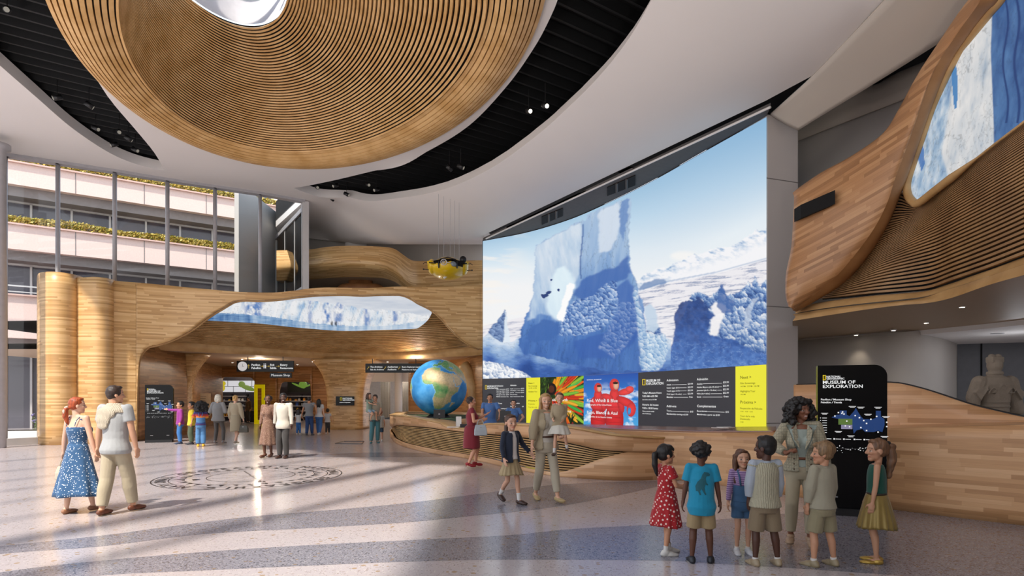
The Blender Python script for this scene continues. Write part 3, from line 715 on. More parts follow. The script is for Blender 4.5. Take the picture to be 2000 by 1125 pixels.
# counter in the shop, yellow portal
tag(MB().box(G(500, 39.6)-Vector((0, 0, HC-.35)), (2.8, .7, .7)).box(G(500, 39.6)-Vector((0, 0, HC-.73)), (2.95, .8, .06)).build('display_table', M_black), 'low black display table inside the left shop bay', 'table')
for k in range(7):
    o = MB().box((0, 0, .11), (.22, .18, .22)).build('display_box', plain('item_'+('b08a4a', '4a5560', '8f7a3a')[k % 3], ('#b08a4a', '#4a5560', '#8f7a3a')[k % 3], .6)); o.location = (G(500, 39.6).x-1.2+.4*k, 39.6, .76); tag(o, 'small boxed item lying on the low black display table', 'merchandise', 'boxes on the black display table')
yp = thing('yellow_portal', 'tall bright yellow rectangular portal frame in front of the shop', 'portal frame', (G(507, 36.8).x, 36.8, 0))
Mye = plain('portal_yellow', '#e8d800', .4, emit=lin('#e8d800'), estr=.25)
YZ = lambda py: Z(py, 36.8); x0, x1 = G(497, 36.8).x-yp.location.x, G(517, 36.8).x-yp.location.x
m = MB(); z0, z1 = 0, YZ(751)
m.box((x0+.09, 0, (z0+z1)/2), (.18, .1, z1-z0)).box((x1-.09, 0, (z0+z1)/2), (.18, .1, z1-z0)).box((0, 0, z1-.12), (x1-x0-.34, .1, .24)).box((0, 0, .12), (x1-x0-.34, .1, .24)); m.build('frame', Mye, yp)
# framed notice board on the left inner wall
nb = thing('notice_board', 'pale framed map board hung on the timber wall behind the kids', 'board', G(393, 31.5)+Vector((0, 0, Z(790, 31.5)-HC)), .35)
MB().box((0, 0, 0), (.92, .05, 1.2)).build('sheet', plain('board_paper', '#d9cdb4', .7), nb)
l_ = MB()
for k in range(8): l_.box((-.05+.03*(k % 3), -.03, .42-.1*k), (.6-.12*(k % 3), .01, .014))
l_.box((.28, -.03, -.48), (.28, .01, .14)); l_.build('printing', M_dark, nb)
# downlights
def dlight(px, py, Yd=None, zc=3.655, r=.05, lab='small round downlight in the tan ceiling under the wooden arch', grp='downlights under the wooden arch', e=25):
    Y = (zc-HC)*FP/(HY-py) if Yd is None else Yd; p = W(px, py, Y); p.z = zc-.012
    m = MB().lathe([(r*1.3, .012), (r*1.3, -.004), (r, -.004)], n=16); o = thing('downlight', lab, 'light', p, 0, grp)
    m.build('trim_ring', M_metal, o, True); MB().lathe([(r, -.002), (r, -.006)], n=16).build('lens', glow('lamp_glow', '#fff0d8', e) if 'lamp_glow' not in MATS else MATS['lamp_glow'], o)
MATS['lamp_glow'] = glow('lamp_glow', '#fff0d8', 12)
for px, py in ((454, 708), (473, 701.5), (581, 712), (582, 718), (575, 723.5), (611, 706), (757, 706.5), (787, 728), (895, 703.5)): dlight(px, py)
# hanging signs
def hsign(px0, px1, py0, py1, Y, label):
    a = W(px0, py0, Y); b_ = W(px1, py1, Y); c = (a+b_)/2; w, h = b_.x-a.x, a.z-b_.z
    o = thing('hanging_sign', label, 'sign', c); MB().box((0, 0, 0), (w, .08, h)).build('panel', M_gloss, o); return o, w, h
Mtx = glow('sign_white', '#f2f2f2', .8); Mtxy = glow('sign_yellow', '#c9a93a', .6)
sg, w, h = hsign(463, 574, 705, 726, 26.5, 'black hanging direction sign with a white clock at its left end')
I = Matrix.Translation((0, -.045, 0)) @ Matrix.Rotation(PI/2, 4, 'X')
for sx in (-.8, .8): MB().box((sx, 0, h/2+.09), (.03, .03, .2)).build('hanger', M_black, sg)
ck = MB().rings([[Vector((r*math.cos(2*PI*k/32), y, r*math.sin(2*PI*k/32))) for k in range(32)] for r, y in ((.215, -.04), (.215, -.06), (.19, -.062))]).build('clock_face', plain('clock_white', '#e4e2df', .5, emit=(.8, .8, .8), estr=.35), sg); ck.location = (-w/2+.27, 0, 0)
MB().box((0, -.066, .05), (.012, .004, .13)).box((.04, -.066, 0), (.09, .004, .014)).build('clock_hands', M_dark, ck)
text([('Pavilion', -.62, .02, .13), ('Pabellón', -.62, -.12, .13), ('Exit', .22, .02, .13), ('Salida', .22, -.12, .13), ('Eatery', .68, .02, .13), ('Restaurante', .68, -.12, .12)], 0, I, Mtx, sg, bold=.02)
ar = MB()
for x, up in ((-.74, 1), (-.16, 0), (.12, 0), (.57, 0)):
    if up: ar.box((x, -.045, -.02), (.02, .006, .16)); ar.add([(x-.05, -.05, .03), (x+.05, -.05, .03), (x, -.05, .09)], [(0, 1, 2)])
    else: ar.box((x, -.045, 0), (.14, .006, .02)); ar.add([(x+.04, -.05, .05), (x+.04, -.05, -.05), (x+.1, -.05, 0)], [(0, 1, 2)])
ar.build('arrows', Mtxy, sg)
pg = MB()
for x in (-.045, .025): pg.ell((x, -.048, .1), (.025, .004, .025), nu=8, nv=6); pg.box((x, -.047, -.02), (.04, .006, .15))
pg.build('pictograms', Mtx, sg)
sg2, w, h = hsign(527.5, 570, 728, 738, 26.5, 'small black Museum Shop sign hung below the clock sign')
text('Museum Shop', .15, I @ Matrix.Translation((-.43, -.045, 0)), Mtx, sg2)
sg3, w, h = hsign(714, 826, 710, 728, 27, 'long black direction sign hanging left of the globe')
for sx in (-1, 1): MB().box((sx, 0, h/2+.1), (.03, .03, .24)).build('hanger', M_black, sg3)
text([('The Archives', -1.1, .02, .105), ('Sala de Archivos', -1.1, -.1, .095), ('Auditorium', -.3, .02, .105), ('Auditorio', -.3, -.1, .105), ('Retro Explorers Landing', .36, .02, .095), ('Plataforma de Exploradores', .36, -.1, .085)], 0, I, Mtx, sg3, bold=.015)
ar = MB()
for x in (-1.2, -.42, .24): ar.box((x, -.045, 0), (.02, .006, .14), Matrix.Rotation(.7, 3, 'Y')); ar.box((x+.03, -.046, .05), (.06, .006, .02))
ar.build('arrows', Mtxy, sg3)
# notice on the pillar
n1 = thing('wall_notice', 'small black notice with an emblem and writing on the massive timber pillar', 'sign', W(674, 783, 30.1))
MB().box((0, 0, 0), (.95, .05, .47)).build('panel', M_gloss, n1)
Iz = Matrix.Translation((0, -.03, 0)) @ Matrix.Rotation(PI/2, 4, 'X')
text([('NATIONAL', -.12, .1, .1), ('GEOGRAPHIC', -.12, .01, .1), ('museum of exploration', -.28, -.1, .06)], 0, Iz, Mtx, n1, bold=.01)
def yframe(w, h, t, parent, loc, mat=Mye):
    m = MB(); m.box((0, 0, h/2-t/2), (w, .01, t)).box((0, 0, -h/2+t/2), (w, .01, t)).box((-w/2+t/2, 0, 0), (t, .01, h-2*t)).box((w/2-t/2, 0, 0), (t, .01, h-2*t))
    o = m.build('emblem', mat, parent); o.location = loc; return o
yframe(.1, .15, .02, n1, (-.2, -.03, .1))
# white hall seen right of the pillar
tag(MB().box((G(770, 47).x, 47, 1.9), (9, .1, 3.8)).build('wall_hall', plain('hall_white', '#dcd8d4', .8)), kind='structure')
tag(MB().box((G(770, 39).x+.6, 39, 3.15), (5.5, .4, .9)).build('trim_3', M_white), kind='structure')
for a_, b_ in ((743, 762), (786, 799)):
    w_ = (b_-a_)/FP*43; o = thing('window_blind', ('grey vertical blinds left of the white column' if a_ == 743 else 'grey vertical blinds right of the white column'), 'blinds', (G((a_+b_)/2, 43).x, 43, 0))
    MB().box((0, .05, 1.55), (w_, .04, 3.0)).build('backing', plain('blind_grey', '#7d766c', .8), o)
    for k in range(int(w_/.09)): MB().box((-w_/2+.05+.09*k, 0, 1.55), (.07, .02, 2.95), Matrix.Rotation(.4, 3, 'Z')).build('vane', plain('blind_vane', '#8c857a', .8), o)
p = G(778, 38.5); tag(MB().lathe([(.24, 0), (.24, 3.6)], (p.x, p.y, 0), 24).build('white_column', M_white, None, True), 'slim round white column in the bright hall beyond', 'column')
# timber wall behind the globe
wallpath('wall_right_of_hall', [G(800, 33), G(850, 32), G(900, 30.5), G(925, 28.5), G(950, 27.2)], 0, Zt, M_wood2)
rib = MB(); P_ = [W(905, 712, 28.6), W(916, 730, 28.5), W(923, 755, 28.3), W(926, 790, 28.2), W(927, 825, 28.1)]
rib.tube(spline(P_, 20), .28, 10); o = rib.build('trim_4', M_trim, None, True); tag(o, kind='structure')
# floor frame inlay
f_ = [F(655, 866.5), F(672, 862), F(711, 862), F(706, 867.5)]
yi = MB(); yi.tube([p+Vector((0, 0, .0)) for p in f_], .02, 4, closed=True); tag(yi.build('floor_frame_inlay', M_ink), 'thin dark rectangular outline set in the floor before the pillar', 'floor inlay')
# ================================================================== upper gallery behind
gt = [W(*p) for p in ((540, 489, 29), (604, 487, 28.3), (642, 482, 28), (689, 480, 28), (746, 482, 28), (770, 486, 28.2), (788, 498, 28.6), (804, 508, 29), (827, 510, 29.5), (880, 509, 29.8), (960, 508, 30))]
gm = [W(*p) for p in ((540, 520, 28.4), (604, 517, 27.8), (642, 514, 27.5), (689, 513, 27.4), (746, 517, 27.5), (766, 524, 27.8), (784, 537, 28.2), (802, 545, 28.8), (827, 545, 29.3), (880, 540, 29.5), (960, 533, 29.6))]
gb_ = [W(*p) for p in ((540, 548, 29.0), (604, 546, 28.9), (642, 543, 28.7), (689, 541, 28.6), (746, 543, 28.6), (770, 550, 28.8), (785, 560, 29.0), (802, 571, 29.3), (827, 576, 29.6), (880, 576, 29.8), (960, 574, 30))]
tag(sheet('wall_gallery', [gt, gm, gb_], M_wood, 90, 16), kind='structure')
tag(sheet('ceiling_gallery', [gb_, [p+Vector((0, 3.5, 0)) for p in gb_]], plain('tan_ceiling2', '#b79f84', .7, var=.02), 40, 3), kind='structure')
tag(MB().box((-6, 31.3, 8), (13, .2, 7)).build('wall_upper_back', M_wall), kind='structure')
tag(MB().box((-12.6, 29, 8), (.2, 4.6, 7)).build('wall_upper_side', M_wall), kind='structure')
p = W(695, 470, 30.6); tag(MB().lathe([(.54, 5), (.54, 10.4)], (p.x, p.y, 0), 32).build('round_column', M_white, None, True), 'fat white round column rising behind the upper timber gallery', 'column')
p = W(698, 556, 28.9); tag(MB().lathe([(1.2, -.4), (1.15, .0), (1.0, .12), (.6, .13), (.6, .5)], (p.x, p.y+.6, p.z), 32, sx=1.0, sy=.4).build('timber_drum', slatwood('drum_wood', '#8a5a34', '#a06c42'), None, True), 'brown rounded timber drum under the upper gallery', 'drum')
# floor slab of the gallery, so light does not leak
tag(MB().box((-6, 33.5, 5.05), (14, 7, .12)).build('floor_gallery', M_wall), kind='structure')
# ================================================================== numpy painting helpers (what the screens and the globe show)
def _h(ix, iy, s): 
    a = (ix.astype(np.int64)*374761393+iy.astype(np.int64)*668265263+s*1442695041) & 0x7fffffff
    a = ((a ^ (a >> 13))*1274126177) & 0x7fffffff
    return ((a ^ (a >> 16)) & 0xffff)/65535.
def vn(x, y, s=0):
    ix, iy = np.floor(x), np.floor(y); fx, fy = x-ix, y-iy; fx = fx*fx*(3-2*fx); fy = fy*fy*(3-2*fy)
    a, b, c, d = _h(ix, iy, s), _h(ix+1, iy, s), _h(ix, iy+1, s), _h(ix+1, iy+1, s)
    return (a*(1-fx)+b*fx)*(1-fy)+(c*(1-fx)+d*fx)*fy
def fbm(x, y, s=0, o=4):
    t = 0; a = .5; w = 0
    for i in range(o): t = t+a*vn(x*2**i, y*2**i, s+i); w += a; a *= .55
    return t/w
def pip(x, y, poly):
    c = np.zeros(x.shape, bool); j = len(poly)-1
    for i in range(len(poly)):
        xi, yi = poly[i]; xj, yj = poly[j]
        if yi != yj: c ^= ((yi > y) != (yj > y)) & (x < (xj-xi)*(y-yi)/(yj-yi)+xi)
        j = i
    return c
def cl(a, lo=0., hi=1.): return np.clip(a, lo, hi)
def mixa(base_, col, m): return base_*(1-m[:, None])+np.array(lin(col) if isinstance(col, str) else col)*m[:, None]
def grad(t, stops):
    ps = [p for p, _ in stops]; cs = np.array([lin(c) for _, c in stops]); return np.stack([np.interp(t, ps, cs[:, k]) for k in range(3)], 1)
def cells(x, y, s, seed=0):                            # broken blocks: random tone plus a lit side
    gx, gy = x/s, y/s; ix, iy = np.floor(gx), np.floor(gy); best = np.full(x.shape, 9.); val = np.zeros(x.shape); lit = np.zeros(x.shape)
    for a in (-1, 0, 1):
        for b in (-1, 0, 1):
            jx, jy = ix+a, iy+b; px, py = jx+_h(jx, jy, seed), jy+_h(jx, jy, seed+7); dx, dy = gx-px, gy-py; q = dx*dx+dy*dy; m = q < best
            best = np.where(m, q, best); val = np.where(m, _h(jx, jy, seed+13), val); lit = np.where(m, dx*.7-dy, lit)
    return cl(.5+(val-.5)*.55+lit*.55), best
def paint_big(x, y, nv):                               # iceberg scene, laid out over the wall screen
    def soft(m, k=3):
        g = m.astype(float).reshape(-1, nv)
        for _ in range(k): g = (g+np.roll(g, 1, 0)+np.roll(g, -1, 0)+np.roll(g, 1, 1)+np.roll(g, -1, 1))/5
        return g.ravel()
    wx = x+(fbm(x/9, y/9, 3)-.5)*8; wy = y+(fbm(x/9, y/9, 4)-.5)*8
    P = lambda pl, k=2: soft(pip(wx, wy, pl), k)
    crack = cl(1-np.abs(fbm(x/11+y/60, y/34, 90)-.5)/.035); crack2 = cl(1-np.abs(fbm(x/20, y/9, 91)-.5)/.03)
    top = np.interp(x, [943, 1025, 1111, 1196, 1282, 1367, 1497], [471, 455, 430, 392, 350, 301, 228])
    col = grad(cl((y-top)/(560-top)), [(0, '#a9cbe4'), (.3, '#c8e0f1'), (.65, '#e8f1f7'), (1, '#f5f6f7')])
    col = mixa(col, '#86b3d8', cl((x-1150)/350)*cl(1-(y-top)/190)*.85)
    col = mixa(col, '#fbf6f0', cl((fbm(x/60, y/12, 8)-.52)*5)*cl((1040-x)/80)*.75); col = mixa(col, '#fdfaf6', soft((((x-1335)/26)**2+((y-500)/9)**2 < 1), 12)*.7)
    ridge = np.interp(x, [943, 1240, 1262, 1300, 1345, 1385, 1420, 1450, 1475, 1497], [640, 552, 533, 524, 503, 490, 482, 467, 452, 448])+(fbm(x/12, y*0, 5)-.5)*12
    k = soft(y > ridge, 1)*cl((x-1215)/40); sh = cl((fbm((x+y*.8)/15, (y-x*.35)/7, 6)-.43)*3.2)*cl(1-(y-ridge)/34); rc = grad(sh, [(0, '#f7f7fa'), (.45, '#cfdcec'), (1, '#7fa3cc')]); col = col*(1-k[:, None])+rc*k[:, None]
    fld = np.interp(x, [943, 1000, 1200, 1250, 1300, 1400, 1497], [636, 622, 582, 568, 552, 533, 506]); m = cl((y-fld)/3)
    n = fbm(x/30, (y+x*.12)/2.6, 9); fc = grad(cl((n-.5)*5), [(0, '#f0eef2'), (.5, '#dedde6'), (1, '#9fa9c2')]); col = col*(1-m[:, None])+fc*m[:, None]
    col = mixa(col, '#8fa9cc', soft((y > fld-3) & (y < fld) & (x > 1255), 1)*.6); col = mixa(col, '#6f8fbd', P([(1246, 567), (1258, 552), (1272, 550), (1284, 545), (1297, 546), (1300, 554), (1268, 562), (1252, 569)])*.85)
    # rubble on the right
    c1, e1 = cells(wx, wy, 13, 1); c2, e2 = cells(wx, wy, 6, 2); rub = grad(cl(c1*.62+c2*.42-.03), [(0, '#22447f'), (.3, '#4a70ad'), (.55, '#86a5cf'), (.8, '#d5dfec'), (1, '#fafafa')])
    mr = P([(1256, 690), (1262, 650), (1270, 636), (1290, 640), (1308, 700), (1325, 640), (1345, 588), (1352, 572), (1368, 570), (1388, 580), (1402, 568), (1408, 553), (1418, 575), (1440, 572), (1455, 560), (1463, 548), (1468, 562), (1474, 540), (1482, 558), (1500, 546), (1500, 740), (1256, 740)], 1)
    col = col*(1-mr[:, None])+rub*mr[:, None]
    col = mixa(col, '#1f4488', mr*cl((y-560)/200)*.35)
    lump = P([(1302, 740), (1308, 690), (1316, 655), (1320, 640), (1316, 618), (1325, 597), (1340, 585), (1352, 590), (1362, 580), (1378, 590), (1385, 605), (1398, 616), (1386, 622), (1382, 652), (1400, 658), (1430, 662), (1460, 680), (1500, 694), (1500, 740)], 1)
    tone = grad(cl(fbm(x/7, y/7, 15)*.8+(y-650)/160), [(0, '#1f3f7d'), (.4, '#31589f'), (.75, '#4670b6'), (1, '#6088c8')]); col = col*(1-lump[:, None]*.96)+tone*lump[:, None]*.96
    col = mixa(col, '#8fb0de', lump*crack2*.5*cl((y-660)/20))
    col = mixa(col, '#fbf8f8', P([(1386, 655), (1388, 622), (1398, 616), (1388, 600), (1396, 590), (1410, 592), (1420, 602), (1410, 622), (1402, 655)], 2)*.9)
    col = mixa(col, '#3f67a8', P([(1400, 598), (1404, 578), (1408, 556), (1414, 556), (1418, 578), (1436, 588), (1430, 610), (1412, 612)], 1)*.85); col = mixa(col, '#cfdbea', P([(1452, 640), (1456, 605), (1470, 585), (1482, 580), (1470, 600), (1462, 640)], 1)*.6)
    # left shard and foreground shelf
    m = P([(946, 668), (955, 645), (970, 628), (988, 603), (990, 640), (982, 670)], 1); col = col*(1-m[:, None])+grad(c2, [(0, '#35568f'), (1, '#8ba6cf')])*m[:, None]; col = mixa(col, '#e2edf6', P([(982, 668), (987, 605), (992, 636), (998, 668)], 1)*.95)
    fore = np.interp(x, [943, 955, 975, 1003, 1022, 1034, 1050, 1080, 1120, 1170, 1200, 1300, 1497], [660, 650, 668, 668, 650, 640, 668, 668, 664, 656, 660, 660, 720])
    m = soft(wy > fore, 1)*(x < 1310); q = cl((y-fore)/75); fg = grad(cl(q*.95+(fbm(x/24+y/50, y/9-x/80, 17)-.5)*.55), [(0, '#d4e1f0'), (.22, '#a5c0e0'), (.5, '#6d93cb'), (.75, '#3b64ae'), (1, '#234a92')]); fg = fg*(1-crack2[:, None]*.25); col = col*(1-m[:, None])+fg*m[:, None]
    # the berg
    berg = [(1012, 668), (1018, 640), (1033, 605), (1040, 580), (1044, 540), (1045, 510), (1046, 478), (1054, 476), (1060, 470), (1090, 455), (1118, 440), (1138, 428), (1144, 432), (1146, 420), (1170, 408), (1205, 394), (1222, 391), (1231, 386), (1233, 395), (1230, 440), (1228, 470), (1230, 500), (1233, 530), (1240, 540), (1247, 565), (1243, 575), (1252, 580), (1258, 592), (1257, 620), (1262, 640), (1266, 690), (1260, 724), (1180, 724), (1020, 690)]
    m = P(berg, 1); g = cl((y-400)/270); st = fbm((x+y*.1)/8, y/50, 25); bc = grad(cl(g*.8+(st-.5)*.4+.02), [(0, '#b4cae2'), (.25, '#9fbbdc'), (.5, '#7ba0d0'), (.75, '#4b79bd'), (1, '#2f5aa4')]); bc = bc*(1-crack[:, None]*.22); col = col*(1-m[:, None])+bc*m[:, None]
    Lm = P([(1046, 480), (1133, 434), (1137, 470), (1134, 510), (1128, 545), (1122, 552), (1105, 600), (1092, 622), (1060, 612), (1030, 628), (1040, 580), (1044, 540)], 5); lt = grad(cl(fbm((x-y*.15)/9, y/34, 26)*1.1-.1+(y-560)/300), [(0, '#dbe6f1'), (.5, '#c0d4e8'), (1, '#8fb0d8')]); col = col*(1-Lm[:, None]*.9)+lt*Lm[:, None]*.9
    col = mixa(col, '#eafaff', P([(1085, 525), (1105, 520), (1122, 548), (1124, 562), (1112, 580), (1104, 605), (1098, 628), (1080, 622), (1066, 600), (1075, 560)], 9)*.75)
    col = mixa(col, '#dbe5f1', P([(1168, 412), (1207, 396), (1212, 430), (1205, 465), (1192, 490), (1170, 495)], 4)*.8); col = mixa(col, '#6489c2', P([(1211, 395), (1229, 388), (1226, 430), (1216, 470), (1210, 450)], 2)*.8)
    col = mixa(col, '#345c9e', soft((np.abs(x-1136-2.5*np.sin(y/22)) < 1.3) & (y > 438) & (y < 545), 1)*.85)
    d_ = P([(1140, 545), (1170, 530), (1205, 520), (1226, 498), (1232, 530), (1222, 545), (1190, 556), (1165, 580), (1140, 590), (1120, 575)], 5); col = mixa(col, '#3b66b0', d_*.85)
    rb_m = P([(1104, 610), (1118, 588), (1140, 582), (1160, 575), (1185, 552), (1205, 548), (1208, 580), (1200, 615), (1180, 640), (1140, 655), (1090, 655), (1092, 640)], 2); rb = grad(cl(c2*.95+.02), [(0, '#2d5194'), (.35, '#5079b9'), (.7, '#93b0da'), (1, '#d0ddf0')]); col = col*(1-rb_m[:, None]*.92)+rb*rb_m[:, None]*.92
    col = mixa(col, '#335fae', P([(1205, 560), (1225, 545), (1250, 580), (1256, 620), (1245, 660), (1200, 700), (1130, 700), (1120, 668), (1180, 650), (1205, 610)], 5)*.75); m = P([(1205, 590), (1240, 590), (1250, 640), (1200, 700), (1170, 680)], 3); col = col*(1-m[:, None]*.35)+rb*m[:, None]*.35
    col = mixa(col, '#3a67ae', P([(1024, 662), (1040, 640), (1062, 622), (1090, 632), (1096, 650), (1076, 666), (1045, 668)], 4)*.85)
    col = mixa(col, '#ffffff', P([(1111, 552), (1121, 554), (1120, 570), (1108, 592), (1105, 615), (1098, 629), (1088, 620), (1098, 590), (1104, 570)], 1))
    for cx_, cy_, rx, ry in ((1064, 577, 9, 4.5), (1071, 571, 5, 4), (1090, 568, 3, 3), (1077, 547, 3, 2)): col = mixa(col, '#1f3b78', cl(2*(1.2-((wx-cx_)/rx)**2-((wy-cy_)/ry)**2)))
    m = P([(1236, 560), (1246, 570), (1252, 600), (1262, 650), (1282, 700), (1280, 724), (1252, 724), (1246, 640)], 3); lt = grad(c2, [(0, '#6f9ccb'), (.5, '#b5d0e8'), (1, '#eaf3f8')]); col = col*(1-m[:, None]*.8)+lt*m[:, None]*.8
    m = P([(1262, 645), (1258, 600), (1270, 594), (1281, 606), (1286, 640), (1278, 650)], 2); col = mixa(col, '#c3d6e9', m*.9); m = P([(1262, 652), (1300, 655), (1304, 690), (1290, 724), (1266, 724)], 2); col = col*(1-m[:, None]*.8)+lt*m[:, None]*.8
    m2 = soft(wy > np.interp(x, [943, 980, 1010, 1035, 1060], [705, 712, 722, 735, 760]), 1)*(x < 1045); sn = grad(cl(c2*.9+c1*.3-.05), [(0, '#6d86b2'), (.4, '#c3cfe2'), (.7, '#f3f4f7'), (1, '#ffffff')]); col = col*(1-m2[:, None])+sn*m2[:, None]
    return col
# ------------------------------------------------------------------ giant screen
stop_ = interp([(943, 471), (1025.5, 455), (1111, 429.5), (1196.5, 392.4), (1282, 349.7), (1367.5, 301), (1497, 228.5)])
ZTOP = HC+546.5*14.4/FP
def Ysc(px): return (ZTOP-HC)*FP/(HY-stop_(px))
def prow(z): return lambda px: HY-(z-HC)*FP/Ysc(px)
ZS = 2.5
bs = colwall('giant_screen', 943, 1497, 1.25, stop_, prow(ZS), Ysc, vcol('screen_glow', .95, .35), None, 380)
tag(bs, 'giant curved wall screen showing a blue iceberg in a snow field', 'screen')
co = mcoords(bs.data); X_ = co[:, 0]/co[:, 1]*FP+CX; Y_ = HY-(co[:, 2]-HC)/co[:, 1]*FP
setcol(bs.data, paint_big(X_.astype(float), Y_.astype(float), 380))
co = mcoords(ls_.data); x, y = (co[:, 0]/co[:, 1]*FP+CX).astype(float), (HY-(co[:, 2]-HC)/co[:, 1]*FP).astype(float)
ctop = np.interp(x, [400, 440, 480, 540, 600, 660, 700, 760, 800, 843], [606, 592, 588, 586, 588, 592, 603, 607, 612, 618])+(fbm(x/6, y*0, 40)-.5)*9
cbot = np.interp(x, [400, 440, 480, 540, 600, 690, 760, 843], [612, 612, 614, 620, 630, 637, 636, 624])+(fbm(x/5, y*0, 41)-.5)*2
col = grad(fbm(x/40, y/5, 42), [(0, '#bfcadb'), (.5, '#d9dfe9'), (1, '#f0f2f6')])
n = fbm((x+y*.3)/7, y/26, 43); ck = cl(1-np.abs(fbm(x/5, y/14, 46)-.5)/.04); cc = grad(cl((n-.2)*1.8), [(0, '#9fc0e2'), (.25, '#dbe6f1'), (.5, '#f1f4f8'), (1, '#fbfbfc')])*(1-ck[:, None]*.22); m = ((y > ctop) & (y < cbot))*1.; col = col*(1-m[:, None])+cc*m[:, None]
for a, b_, s in ((480, 512, .9), (632, 645, .9), (654, 668, .8), (602, 610, .6), (712, 722, .8), (768, 776, .8)): col = mixa(col, '#3f78c0', m*cl(1.6-np.abs(x-(a+b_)/2)/(b_-a)*2)*cl((fbm(x/5, y/8, 44)-.35)*4)*s)
w_ = (y >= cbot)*1.; rf = fbm(x/6, y/40, 47); wc = grad(cl(rf*.75+fbm(x/26, y/1.6, 45)*.5-.2+(x-560)/700), [(0, '#2f64a0'), (.35, '#7fa6cf'), (.7, '#c0d4e8'), (1, '#e6edf4')]); col = col*(1-w_[:, None])+wc*w_[:, None]
for px_ in (648, 656): col = mixa(col, '#141a24', cl(1.5-((x-px_)/1.6)**2-((y-632)/5)**2))
setcol(ls_.data, col); ls_.data.materials.append(vcol('lens_glow', .85, .35))
# solid back of the giant screen, soffit above it, vents
bk = colwall('screen_housing', 942, 1498.5, 8, lambda x: stop_(x)-1, prow(.45), lambda x: Ysc(x)+.1, M_black, bs, 3, 0)
P_ = [W(x, stop_(x), Ysc(x)+.02) for x in range(943, 1498, 18)]+[W(1497, stop_(1497), Ysc(1497))]
chd = [PB.lerp(PA, k/12) for k in range(13)]; off = -_n*.16
poly = [(p.x, p.y) for p in P_]+[(p.x+off.x, p.y+off.y) for p in chd]
def shoelace(p): return sum(p[i][0]*p[(i+1) % len(p)][1]-p[(i+1) % len(p)][0]*p[i][1] for i in range(len(p)))
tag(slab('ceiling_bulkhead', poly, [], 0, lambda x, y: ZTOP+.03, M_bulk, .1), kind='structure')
tag(slab('ceiling_void_gap', [(p.x-_n.x*(1.5+.17*k), p.y-_n.y*(1.5+.17*k)) for k, p in enumerate(chd+[PA+_c*-1.6])]+[(p.x+_n.x*.3, p.y+_n.y*.3) for p in reversed(chd+[PA+_c*-1.6])], [], 0, lambda x, y: 9.3, M_dark, .1), kind='structure')
ln = MB(); ln.tube([Vector((p.x+off.x, p.y+off.y, ZTOP+.03)) for p in chd], .03, 6); tag(ln.build('trim_5', M_white), kind='structure')
for quad_ in ([(1058, 423), (1099.5, 406), (1099.5, 421), (1058, 438.5)], [(1186, 365.5), (1241, 341.5), (1241, 361), (1186, 382)]):
    z = ZTOP+.02; ps = [W(a, b_, (z-HC)*FP/(HY-b_)) for a, b_ in quad_]; c = sum(ps, Vector())/4
    v = thing('soffit_vent', ('dark rectangular vent in the soffit above the left part of the giant screen' if quad_[0][0] < 1100 else 'larger dark rectangular vent in the soffit nearer the middle of the giant screen'), 'vent', c)
    m = MB(); m.add([p-c for p in ps]+[p-c+Vector((0, 0, -.02)) for p in ps], [(0, 1, 2, 3), (4, 5, 6, 7), (0, 1, 5, 4), (1, 2, 6, 5), (2, 3, 7, 6), (3, 0, 4, 7)]); m.build('grille', M_dark, v)
    b2 = MB()
    for t in (.35, .7): b2.tube([(ps[0].lerp(ps[1], t)-c)+Vector((0, 0, -.025)), (ps[3].lerp(ps[2], t)-c)+Vector((0, 0, -.025))], .04, 4)
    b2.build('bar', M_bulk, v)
# info strip: five displays
def disp(x0, x1, mat, name, label, cols=3):
    o = colwall(name, x0, x1, cols, prow(ZS-.005), prow(.55), lambda x: Ysc(x)-.01, mat, None, 60)
    return tag(o, label, 'display')
def spt(px, z, off=.03):                                # point on the screen face, and a text frame there
    Y = Ysc(px)-off; a = Vector(((px-CX)/FP*Y, Y)); Y2 = Ysc(px+6)-off; b = Vector(((px+6-CX)/FP*Y2, Y2)); t = (b-a).normalized(); n = Vector((t.y, -t.x, 0))
    if n.y > 0: n = -n
    return facing(Vector((a.x, a.y, z)), n)
Mchar = glow('display_charcoal', '#3a3a40', .9); Myel = glow('display_yellow', '#e9e335', 1.0); Mink2 = plain('display_ink', '#2c2c1c', .5)
d1 = disp(943, 1028, Mchar, 'admission_display', 'charcoal admission price display behind the two blue-shirted staff')
d2 = disp(1028, 1055, Myel, 'schedule_display', 'narrow yellow schedule display left of the feather picture')
d3 = disp(1055, 1140, None, 'picture_display', 'display of bright orange and green feathers around a dark eye', .9)
d4 = disp(1140, 1246.5, None, 'picture_display', 'display of two figures in red hooded costumes against a blue sky', .9)
d5 = disp(1246.5, 1436.5, Mchar, 'admission_display', 'wide charcoal admission price display left of the large yellow panel')
d6 = disp(1436.5, 1496.5, Myel, 'schedule_display', 'large yellow schedule display beside the white pier')
def pxy(o):
    co = mcoords(o.data); return (co[:, 0]/co[:, 1]*FP+CX).astype(float), (HY-(co[:, 2]-HC)/co[:, 1]*FP).astype(float)
def redense(o, x0, x1, rows):
    me = o.data; o.data = colwall('t', x0, x1, .5, prow(ZS-.005), prow(.55), lambda x: Ysc(x)-.01, None, None, rows).data; t = [q for q in C.objects if q.name == 't'][0]; bpy.data.objects.remove(t)
redense(d3, 1055, 1140, 160); redense(d4, 1140, 1246.5, 190)
x, y = pxy(d3); r = np.hypot(x-1078, y-757); a = np.arctan2(y-770, x-1065)
col = grad(fbm(x/5, y/5, 50), [(0, '#0c120a'), (.6, '#1d3312'), (1, '#3c6a1d')])
